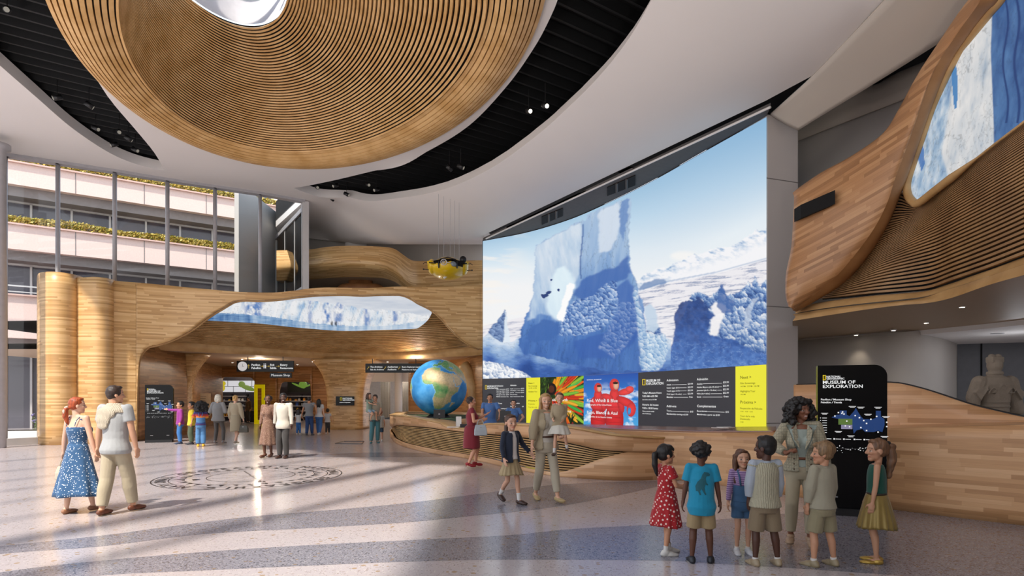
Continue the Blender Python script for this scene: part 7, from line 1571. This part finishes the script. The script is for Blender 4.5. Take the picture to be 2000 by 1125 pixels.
person('child with curly dark hair in rainbow sweater and denim overalls', 392, 872, 1.52, 25, 'f', 1, '#9c6a4a', ('afro', '#17110e'), top=dict(mat=Fb('rainbow_knit', '#b8302c', 'rainbow'), hem=.48, sleeve=1.9, inf=.016, name='sweater'), bottom=dict(type='pants', mat=Fb('denim_blue', '#4f7fae'), len=1.9, loose=.016, inf=.012), over='overalls', shoes=('sneaker', '#d9a92b'), pose=dict(lh=(-.05, .16, .66), rh=(.03, .17, .64), re=(1, -.4, -.3), le=(-1, -.4, -.3), head=25), vox=.013)
# --- two women seen from behind
person('woman with white bob in grey blazer and dark trousers seen from behind', 426, 868, 1.77, 3, 'f', skin=SKL, hair=('bob', '#d8d0bd'), top=dict(mat=Fb('grey_linen', '#8b8a88'), hem=.47, sleeve=1.1, inf=.018, name='blazer', box=(.108, .08), loose=.012), bottom=dict(type='pants', mat=Fb('charcoal_leg', '#56524f'), len=1.93, inf=.004, loose=.003), shoes=('heel', '#8d8a88'), pose=dict(lh=(-.12, .12, .62), rh=(.11, .14, .66), rf=(.1, 0, .06), lf=(-.06, 0, .06)), vox=.013)
q = person('woman with blonde updo in beige blouse and pencil skirt seen from behind', 460, 868, 1.75, -8, 'f', skin=SKL, hair=('updo', '#cfa568'), top=dict(mat=Fb('beige_blouse', '#aa9b80'), hem=.56, sleeve=1.95, inf=.014, name='blouse', loose=.012), bottom=dict(type='skirt', mat=Fb('beige_skirt', '#a5977c'), z=(.60, .27), r0=(.082, .068), r1=(.108, .1), pleats=3, amp=.015, pow=.22), shoes=('heel', '#b9aa96'), pose=dict(rh=(.155, .03, .5), lf=(-.02, .06, .06), rf=(.02, -.05, .06)), vox=.012)
a_ = q['W'] @ q['arms']['r'][2]; bag('handbag', 'dark olive handbag carried by the woman in beige skirt', a_+Vector((.02, -.02, -.22)), .34, .14, .26, '#4a4436', .13)
# --- couple facing the camera
person('woman with short black hair in long brown patterned dress facing the hall', 524, 893, 1.74, 168, 'f', skin=SKB, hair=('curls', '#15100d'), bottom=dict(type='dress', mat=Fb('brown_print', '#7d5c4a', 'floral', '#b99a80', 1.6), z=(.61, .2), r0=(.078, .062), r1=(.15, .12), pleats=9, amp=.06, up=dict(hem=.58, sleeve=1.85, inf=.010)), shoes=('heel', '#5e3a28'), pose=dict(rf=(.03, .05, .05), lf=(-.03, -.04, .05), lh=(-.14, .03, .52), rh=(.13, .02, .5), head=18), smile=1, vox=.011)
person('man in cream shirt and dark grey trousers standing beside the woman in patterned dress', 553, 895, 1.80, 176, 'm', skin='#4a2d20', hair=('short', '#120d0b'), top=dict(mat=Fb('cream_shirt', '#cbc4b5'), hem=.455, sleeve=1.95, inf=.009, collar=Fb('cream_shirt', '#cbc4b5')), bottom=dict(type='pants', mat=Fb('dark_trouser', '#3d3a38'), len=1.95), shoes=('loafer', '#3a2219'), pose=dict(lh=(-.15, .03, .49), head=28, rh=(.15, -.03, .52)), smile=1, vox=.011)
# --- family of four walking into the shop
person('small girl in white top and blue jeans holding the grey tee man\'s hand', 583, 849, 1.16, 5, 'f', 1, SKM, ('long', '#2a1b14', .5), top=dict(mat=Fb('white_tee', '#cfccc8'), hem=.47, sleeve=.6, inf=.012), bottom=dict(type='pants', mat=Fb('jeans', '#2f6aa8'), len=1.95), shoes=('sneaker', '#c9c4bd'), pose=dict(rh=(.2, .02, .56), rf=(.04, .06, .045), lf=(-.04, -.06, .05)), vox=.015)
person('man in grey tee and jeans walking away with his arm around the woman in white', 604, 851, 1.70, 0, 'm', skin=SKM, hair=('short', '#231812'), top=dict(mat=Fb('grey_tee2', '#858483'), hem=.5, sleeve=.55, inf=.012), bottom=dict(type='pants', mat=Fb('dark_jeans', '#25416e'), len=1.95), shoes=('sneaker', '#4a4a50'), pose=dict(rh=(.22, -.1, .62), re=(.5, -.6, -.3), lh=(-.2, .0, .5), rf=(.05, .07, .045), lf=(-.04, -.08, .05)), vox=.015)
person('woman with long black hair in white tee and jeans walking away', 623, 850, 1.60, 4, 'f', skin=SKL, hair=('long', '#15110f', 1.0), top=dict(mat=Fb('white_tee', '#cfccc8'), hem=.5, sleeve=.5, inf=.012), bottom=dict(type='pants', mat=Fb('mid_jeans', '#3a6499'), len=1.93), shoes=('sneaker', '#c9c4bd'), pose=dict(lh=(-.2, -.1, .64), le=(-.5, -.6, -.3), lf=(-.04, .07, .045), rf=(.03, -.07, .06)), vox=.015)
person('boy in white tee and dark trousers walking beside the massive timber pillar', 640, 848, 1.17, 8, 'm', 1, SKM, ('short', '#2a1c14'), top=dict(mat=Fb('white_tee', '#cfccc8'), hem=.46, sleeve=.55, inf=.012), bottom=dict(type='pants', mat=Fb('dark_trouser', '#3d3a38'), len=1.95), shoes=('sneaker', '#c9c4bd'), pose=dict(rf=(.04, .08, .045), lf=(-.04, -.09, .06), rh=(.19, -.06, .5)), vox=.015)
# --- man carrying a girl, boy beside them
mq = person('bearded man in beige tee and teal trousers carrying a girl on his arm', 733, 865, 1.78, -158, 'm', skin='#cf9c7c', hair=('short', '#3a281c'), top=dict(mat=Fb('beige_tee', '#a59a84'), hem=.48, sleeve=.6, inf=.012), bottom=dict(type='pants', mat=Fb('teal', '#4a7a80'), len=1.97), shoes=('flat', '#3f6f76'), pose=dict(rh=(.12, .17, .62), re=(.8, -.5, -.4), lh=(-.06, .16, .6), head=-28, nod=-10, rf=(.09, .02, .042), lf=(-.05, -.02, .042)), vox=.012, smile=1)
person('girl with long brown hair held on the arm of the man in teal trousers', 0, 0, 1.22, -120, 'f', 1, '#cf9c7c', ('long', '#4a3020', .7), top=dict(mat=Fb('sage_top', '#8d9a86'), hem=.44, sleeve=.6, inf=.012), bottom=dict(type='shorts', mat=Fb('pale_denim', '#8fa3ae'), len=.8, inf=.009), shoes=('flat', '#4a3a30'), z0=.62, pos=W(721, HY, 21.35), pose=dict(lh=(-.02, .24, .72), le=(-.6, -.2, -.8), rh=(.04, .24, .66), re=(.5, 0, -.9), rf=(.08, .12, .2), lf=(-.1, .2, .2), head=10), vox=.013)
person('small red-haired boy in printed white tee and denim shorts beside the bearded man', 743, 862, 1.2, 20, 'm', 1, '#d6a184', ('short', '#8a4a2c'), top=dict(mat=Fb('print_tee', '#c4c4be', 'floral', '#4d6a70', 1.4), hem=.43, sleeve=.6, inf=.014, box=(.095, .075)), bottom=dict(type='shorts', mat=Fb('denim_dark', '#33506c'), len=.85, loose=.014, inf=.01), shoes=('sneaker', '#d9d6d2'), pose=dict(head=-15), vox=.013)
# --- desk staff
person('male clerk in blue polo shirt reaching out behind the desk', 0, 0, 1.79, 165, 'm', skin='#c08c6c', hair=('short', '#1c1411'), top=dict(mat=Fb('blue_polo', '#4f76b0'), hem=.5, sleeve=.6, inf=.014, loose=.004, collar=Fb('blue_polo', '#4f76b0')), bottom=dict(type='pants', mat=Fb('navy_leg', '#1f2736')), shoes=('loafer', '#22201e'), pos=W(957, HY, 17.3), pose=dict(lh=(-.21, .17, .61), le=(-.6, -.5, -.5), rh=(.06, .2, .60), re=(.8, -.4, -.4), head=12), vox=.011)
person('smiling female clerk in blue shirt with tied dark hair behind the desk', 0, 0, 1.62, 178, 'f', skin='#d4a184', hair=('updo', '#2b1c15'), top=dict(mat=Fb('blue_polo', '#4f76b0'), hem=.5, sleeve=.6, inf=.012, loose=.004, collar=Fb('blue_polo', '#4f76b0')), bottom=dict(type='pants', mat=Fb('navy_leg', '#1f2736')), shoes=('loafer', '#22201e'), pos=W(1003, HY, 16.9), pose=dict(lh=(-.12, .16, .62), rh=(.1, .16, .62), le=(-.8, -.4, -.4), re=(.8, -.4, -.4)), smile=1, vox=.011)
# --- woman in red dress at the desk
q = person('woman in dark red dress and red heels talking at the desk', 921, 914, 1.70, -78, 'f', skin='#d09a7c', hair=('curls', '#3a2a24'), bottom=dict(type='dress', mat=Fb('wine_red', '#7c1f2c'), z=(.6, .28), r0=(.084, .07), r1=(.122, .118), pleats=5, amp=.02, pow=.3, up=dict(hem=.57, sleeve=.3, inf=.009)), shoes=('heel', '#8c1420'), pose=dict(rf=(.045, -.05, .065), lf=(-.05, .06, .065), rh=(.08, .15, .68), re=(.3, -.9, -.6), lh=(-.05, .22, .75), le=(-.3, -.6, -.9), ld=(0, .8, .5), ln=(0, -.3, 1), lc=.3), vox=.010, girth=1.04)
a_ = q['W'] @ (q['arms']['r'][1].lerp(q['arms']['r'][2], .6)); bag('handbag', 'pale grey-blue handbag hanging from the forearm of the woman in red', a_+Vector((.03, -.05, -.1)), .3, .14, .25, '#a9b2b8', .13, .2)
# --- mother with two girls
q = person('girl in navy cardigan and beige pleated skirt walking with the blonde woman', 998, 983, 1.42, -142, 'f', 1, '#cf9f83', ('lowpony', '#4d3324', .7), top=[dict(mat=Fb('white_blouse', '#d8d2cc'), hem=.5, sleeve=.2, inf=.008, name='blouse', collar=Fb('white_blouse', '#d8d2cc'))], bottom=dict(type='skirt', mat=Fb('beige_pleat', '#a8946f'), z=(.56, .325), r0=(.074, .06), r1=(.145, .125), pleats=16, amp=.045, pow=1.35), over=dict(mat=Fb('navy_knit', '#1c2537'), hem=.455, sleeve=1.9, inf=.017, open=(.022, .034)),
    shoes=('loafer', '#3b2319'), socks=('#cfcac4', .33), pose=dict(lf=(-.04, .1, .05), rf=(.045, -.14, .10), rp=.03, lh=(-.23, .06, .56), le=(-.4, -1, -.3), rh=(.14, .06, .51), head=-10), vox=.0085)
q = person('blonde woman in beige linen jacket and cream trousers walking with a toddler on her arm', 1066, 978, 1.75, -158, 'f', skin='#d8a88a', hair=('long', '#b08a58', .75), top=dict(mat=Fb('white_knit_top', '#c4bcae'), hem=.55, sleeve=.2, inf=.008), bottom=dict(type='pants', mat=Fb('cream_trouser', '#b8ad97'), len=1.84, loose=.004, inf=.007, belt=plain('belt_brown', '#4a2c1c', .5), bw=.084), over=dict(mat=Fb('linen_jacket', '#a5967a'), hem=.47, sleeve=1.65, inf=.017, open=(.035, .07), loose=.014),
    shoes=('flat', '#b39b6e'), pose=dict(lf=(-.06, .13, .045), rf=(.05, -.12, .06), rp=.02, rh=(.17, .06, .51), lh=(-.05, .2, .60), le=(-1, -.3, -.4), ld=(.3, .9, 0), ln=(0, 0, 1), head=-12), smile=1, vox=.009)
person('toddler girl in beige coat carried on the blonde woman\'s arm', 0, 0, 1.0, 172, 'f', 1, '#d6a588', ('lowpony', '#6b4c34', .3), top=dict(mat=Fb('coat_beige', '#a08f72'), hem=.40, sleeve=1.9, inf=.026, name='coat', box=(.105, .09)), bottom=dict(type='skirt', mat=Fb('white_skirt', '#c9c3b6'), z=(.5, .34), r0=(.1, .09), r1=(.18, .18), pleats=10, amp=.05), shoes=('loafer', '#4a3024'), socks=('#cfcac4', .3), z0=.77, pos=W(1093, HY, 9.3), pose=dict(rf=(.08, .10, .05), lf=(-.12, .04, .12), rk=(.3, 1, 0), lh=(-.06, .13, .56), rh=(.1, .15, .58), head=8), smile=1, vox=.009)
# --- guide and children on the right
def plaid(): return Fb('plaid_blazer', '#a49c84', 'check', '#6f6a58', 1.0)
q = person('smiling guide with big curly black hair in checked blazer and beige trousers', 1565, 1062, 1.66, 158, 'f', skin='#7d4f38', hair=('afro', '#120e0c'), top=dict(mat=Fb('sage_vneck', '#97a096'), hem=.54, sleeve=.2, inf=.008, neck=.80), bottom=dict(type='pants', mat=Fb('stone_trouser', '#a89c82'), len=1.84, loose=.004, inf=.007, belt=plain('belt_tan', '#6a3a20', .5), bw=.086), over=dict(mat=plaid(), hem=.5, sleeve=1.85, inf=.017, open=(.02, .05), vee=.62, lapel=1, loose=.01),
    shoes=('heel', '#a58a70'), pose=dict(rf=(.07, .04, .06), lf=(-.045, .1, .06), rh=(.10, .15, .64), re=(1, -.6, -.5), rd=(-.5, .5, .5), rn=(-.6, 0, -.6), rc=1.1, lh=(-.16, .04, .52), head=38), smile=1, vox=.0072)
for s in (-1, 1):
    for z in (.6, .565, .53): MB().ell(Vector((s*.052, .098, z))*1.66, (.009, .006, .009)).build('button', plain('button_brown', '#4a3020', .4), q['root'], True)
q = person('girl with black ponytail in red polka dot dress standing leftmost of the group', 1301, 1083, 1.19, -78, 'f', 1, '#c8916f', ('fringe', '#15110f', 1.05), bottom=dict(type='dress', mat=Fb('red_dots', '#a3141c', 'dots', '#e6cfc4', 1.0), z=(.58, .27), r0=(.09, .078), r1=(.16, .14), pleats=11, amp=.05, up=dict(hem=.54, sleeve=.55, inf=.013, loose=.013)), shoes=('sneaker', '#cfcac2'), socks=('#cfcac2', .22), pose=dict(rh=(.07, .17, .60), re=(.4, -1, -.5), lh=(-.05, .18, .61), rf=(.05, -.03, .045), lf=(-.05, .05, .045), rc=.9), vox=.0068)
def dino(col, co, H, Mh): return col
q = person('boy in bright teal tee with dinosaur print and khaki shorts', 1370, 1100, 1.25, -12, 'm', 1, '#5a3625', ('curls', '#120e0c'), top=dict(mat=Fb('teal_tee', '#0f86a8'), hem=.40, sleeve=.72, inf=.016, loose=.011, box=(.102, .086)), bottom=dict(type='shorts', mat=Fb('khaki_short', '#9a8561'), len=.87, loose=.015, inf=.012), shoes=('sneaker', '#20242c'), pose=dict(head=-22, rf=(.075, .03, .045), lf=(-.075, 0, .045), rh=(.155, .02, .44), lh=(-.15, .02, .46)), vox=.0068)
dm = MB(); Q = lambda x, z: Vector((x, -.103 if z < .72 else -.095, z))*1.25
pl_ = [(-.05, .60), (-.055, .64), (-.04, .675), (-.015, .70), (.0, .735), (.015, .755), (.045, .75), (.06, .735), (.055, .722), (.03, .72), (.025, .70), (.03, .67), (.045, .655), (.04, .648), (.022, .655), (.015, .63), (.02, .60), (.03, .575), (.02, .57), (.005, .595), (-.01, .62), (-.02, .60), (-.01, .57), (-.022, .57), (-.035, .60)]
dm.add([Q(x, z) for x, z in pl_]+[Q(x, z)+Vector((0, .02, 0)) for x, z in pl_], [tuple(range(len(pl_))), tuple(range(len(pl_), 2*len(pl_)))[::-1]]+[(i, (i+1) % len(pl_), len(pl_)+(i+1) % len(pl_), len(pl_)+i) for i in range(len(pl_))])
dme = dm.mesh('t'); bpy.data.meshes.remove(dme)
dg = q['root']; tri = delaunay_2d_cdt([Vector(p) for p in pl_], [(i, (i+1) % len(pl_)) for i in range(len(pl_))], [], 1, 1e-6)
dpm = MB().add([Vector((v.x, -.2, v.y))*1.25 for v in tri[0]], [tuple(f) for f in tri[2]]).build('dinosaur_print', plain('print_ink', '#1a5560', .8), dg)
bm = bmesh.new(); bm.from_mesh(dpm.data); bmesh.ops.subdivide_edges(bm, edges=bm.edges, cuts=3, use_grid_fill=True); bm.to_mesh(dpm.data); bm.free()
shirt = [o for o in C.objects if o.parent == dg and o.name.startswith('shirt')][0]; from mathutils.bvhtree import BVHTree
bv = BVHTree.FromPolygons([v.co[:] for v in shirt.data.vertices], [p.vertices[:] for p in shirt.data.polygons])
for v in dpm.data.vertices:
    h_ = bv.ray_cast(v.co, Vector((0, 1, 0)))
    if h_[0] is not None: v.co.y = h_[0].y-.003
q = person('girl with long brown hair in lilac striped top and denim shorts overalls facing the camera', 1450, 1081, 1.13, 176, 'f', 1, '#c9997c', ('long', '#5c3a26', 1.15), top=dict(mat=Fb('lilac_stripe', '#7c5c8e', 'stripes', '#b79cc0', 1.), hem=.5, sleeve=1.9, inf=.010), bottom=dict(type='shorts', mat=Fb('denim_overall', '#3c5f82'), len=.62, loose=.014, inf=.014, cuff=Fb('denim_cuff', '#7d9ab3')), over='overalls', shoes=('sneaker', '#c6c8cc'), socks=('#cfcac2', .12), pose=dict(rh=(.14, .02, .49), lh=(-.14, .02, .49), nod=4), vox=.0068)
q = person('boy in cream knitted vest, pale blue sleeves and khaki shorts seen from behind', 1494, 1105, 1.31, 2, 'm', 1, '#4d2e20', ('short', '#0f0c0b'), top=[dict(mat=Fb('pale_blue_shirt', '#a3abb5'), hem=.47, sleeve=1.75, inf=.014, loose=.012, collar=Fb('pale_blue_shirt', '#a3abb5')), dict(mat=Fb('cable_vest', '#a8a28a', 'knit'), hem=.455, sleeve=.10, inf=.021, loose=.008, name='vest', box=(.102, .085))], bottom=dict(type='shorts', mat=Fb('brown_khaki', '#84735a'), len=.95, loose=.017, inf=.014), shoes=('boot', '#a08f74'), socks=('#b8b2a2', .1), pose=dict(rh=(.115, .03, .49), lh=(-.115, .03, .49), re=(1, -.5, -.2), le=(-1, -.5, -.2), head=42, rf=(.1, 0, .045), lf=(-.075, .0, .045)), vox=.0068)
q = person('blond boy in pale linen shirt and shorts with hands in pockets', 1606, 1107, 1.25, 22, 'm', 1, '#c08e6f', ('boy', '#7d6142'), top=dict(mat=Fb('pale_linen', '#9c9682'), hem=.47, sleeve=1.85, inf=.018, loose=.014, collar=Fb('pale_linen', '#9c9682'), box=(.098, .08)), bottom=dict(type='shorts', mat=Fb('linen_short', '#8e8568'), len=.9, loose=.017, inf=.014), shoes=('boot', '#948568'), socks=('#b8b2a2', .12), pose=dict(lh=(-.12, .04, .48), rh=(.11, .02, .49), re=(1, -.5, -.2), le=(-1, -.4, -.2), head=48, rf=(.105, -.02, .045), lf=(-.07, .02, .045)), vox=.0068)
q = person('girl in emerald sleeveless top and gold pleated skirt standing rightmost', 1712, 1099, 1.27, 58, 'f', 1, '#b98a6c', ('pony', '#6b4a30', 1.35), top=dict(mat=Fb('emerald', '#0d4a3c'), hem=.53, sleeve=-1, inf=.009), bottom=dict(type='skirt', mat=Fb('gold_lame', '#8a743a', rough=.45, metal=.35), z=(.56, .29), r0=(.086, .072), r1=(.155, .14), pleats=16, amp=.05, belt=plain('belt_dark', '#2a2018', .4), bw=.09, beltz=.562), shoes=('gold', '#b59448'), pose=dict(lh=(-.13, .03, .48), rh=(.12, .05, .5), head=22), vox=.0068)
MB().ell(q['Mh'] @ Vector((0, -.46, .8)), (.03, .03, .03)).build('hair_tie', M_black, q['root'], True)
# --- one more visitor in the shop
person('distant visitor in brown jacket inside the left shop bay', 485, 826, 1.68, 150, 'm', skin=SKM, hair=('short', '#2a1c14'), top=dict(mat=Fb('brown_jacket', '#5e4a35'), hem=.47, sleeve=1.9, inf=.016), bottom=dict(type='pants', mat=Fb('dark_trouser', '#3d3a38')), shoes=('loafer', '#2a2220'), vox=.018)
# ================================================================== light
w = bpy.data.worlds.new('world'); bpy.context.scene.world = w; w.use_nodes = True; nt = w.node_tree; bg = nt.nodes['Background']
tc = nt.nodes.new('ShaderNodeTexCoord'); sx = nt.nodes.new('ShaderNodeSeparateXYZ'); nt.links.new(tc.outputs['Generated'], sx.inputs[0])
nt.links.new(ramp(nt, sx.outputs[2], [(0, lin('#e8e4e2')), (.5, lin('#c7d6e8')), (1, lin('#9dbbe0'))]), bg.inputs[0]); bg.inputs[1].default_value = 2.3
# unseen walls and roof added behind and beside the camera to shade the right
tag(MB().box((11.5, -1, 5), (.2, 18, 10)).build('shade_wall_flank', M_wall), kind='structure')
tag(MB().box((4.5, -9, 5), (14, .2, 10)).build('shade_wall_rear', M_wall), kind='structure')
tag(MB().box((3.7, .8, 10.6), (15.8, 19.6, .2)).build('shade_roof_rear', M_white), kind='structure')
def lamp(name, typ, loc, e, col=(1, 1, 1), size=1, rot=(0, 0, 0), sy=None):
    L = bpy.data.lights.new(name, typ); L.energy = e; L.color = col
    if typ == 'AREA':
        L.size = size
        if sy: L.shape = 'RECTANGLE'; L.size_y = sy
    elif typ != 'SUN': L.shadow_soft_size = size
    o = bpy.data.objects.new(name, L); C.objects.link(o); o.location = loc; o.rotation_euler = rot; return o
el_ = math.radians(54); azv = Vector((.40, .917)).normalized(); dv = Vector((azv.x*math.cos(el_), azv.y*math.cos(el_), -math.sin(el_)))
s = lamp('sun', 'SUN', (-20, -20, 30), 5.6, (1, .92, .82)); s.rotation_euler = dv.to_track_quat('-Z', 'Y').to_euler(); s.data.angle = math.radians(2.2)
nq = Vector((-.917, .40)); c10 = .727*10.3
for q, wd_ in ((6.4, .3), (8.1, .55), (9.6, .13), (11.2, .13), (12.6, .13), (14.1, .13), (15.9, .13), (18.4, .18)):
    # unseen beam added along the sun's azimuth to cast stripes on the floor
    t1_ = (12.1-.4*q)/.917; ctr_ = nq*q+azv*(t1_-12); q0 = Vector((ctr_.x, ctr_.y, 10.7))
    tag(MB().box(q0, (24, wd_, .3), Matrix.Rotation(math.atan2(azv.y, azv.x), 3, 'Z')).build('shadow_beam', M_fin), kind='structure')
# point lights in the foyer behind the arch, shop, hall and upper gallery
for x, y, e in ((-13, 30, 90), (-9.5, 34, 90), (-5, 29.5, 90), (-3, 33, 60)): lamp('foyer_lamp', 'POINT', (x, y, 3.4), e, (1, .82, .62), .12)
for x, y in ((-19, 40.5), (-14.5, 40.5)): lamp('shop_lamp', 'POINT', (x, y, 3.3), 70, (1, .92, .82), .1)
lamp('hall_lamp', 'POINT', (-8, 42, 3.2), 120, (1, .95, .9), .2)
lamp('gallery_lamp', 'POINT', (-8, 30.3, 9.2), 90, (1, .85, .65), .15)
# point light in the corridor on the right, without a lamp body
lamp('corridor_lamp', 'POINT', (13.2, 15.2, 2.6), 16, (.9, .93, 1), .15)
for x, y, e in ((-4, -3, 1700), (2.5, -3, 1200), (-9, 3, 1300)):  # unseen fill spots added to brighten the ceiling and dome
    s = lamp('fill_uplight', 'SPOT', (x, y, 1.2), e, (1, .93, .85), .4); s.data.spot_size = math.radians(95); s.data.spot_blend = 1; s.rotation_euler = (math.radians(140), 0, 0)
sc_ = bpy.context.scene
sc_.view_settings.view_transform = 'Standard'; sc_.view_settings.look = 'None'; sc_.view_settings.gamma = 1; sc_.view_settings.exposure = 0.0; sc_.view_settings.use_curve_mapping = False
sc_.cycles.use_denoising = True; sc_.cycles.max_bounces = 7; sc_.cycles.diffuse_bounces = 4; sc_.cycles.glossy_bounces = 3; sc_.cycles.transparent_max_bounces = 12; sc_.cycles.sample_clamp_indirect = 6; sc_.cycles.caustics_reflective = False; sc_.cycles.caustics_refractive = False
sc_.cycles.use_adaptive_sampling = True; sc_.cycles.adaptive_threshold = .02
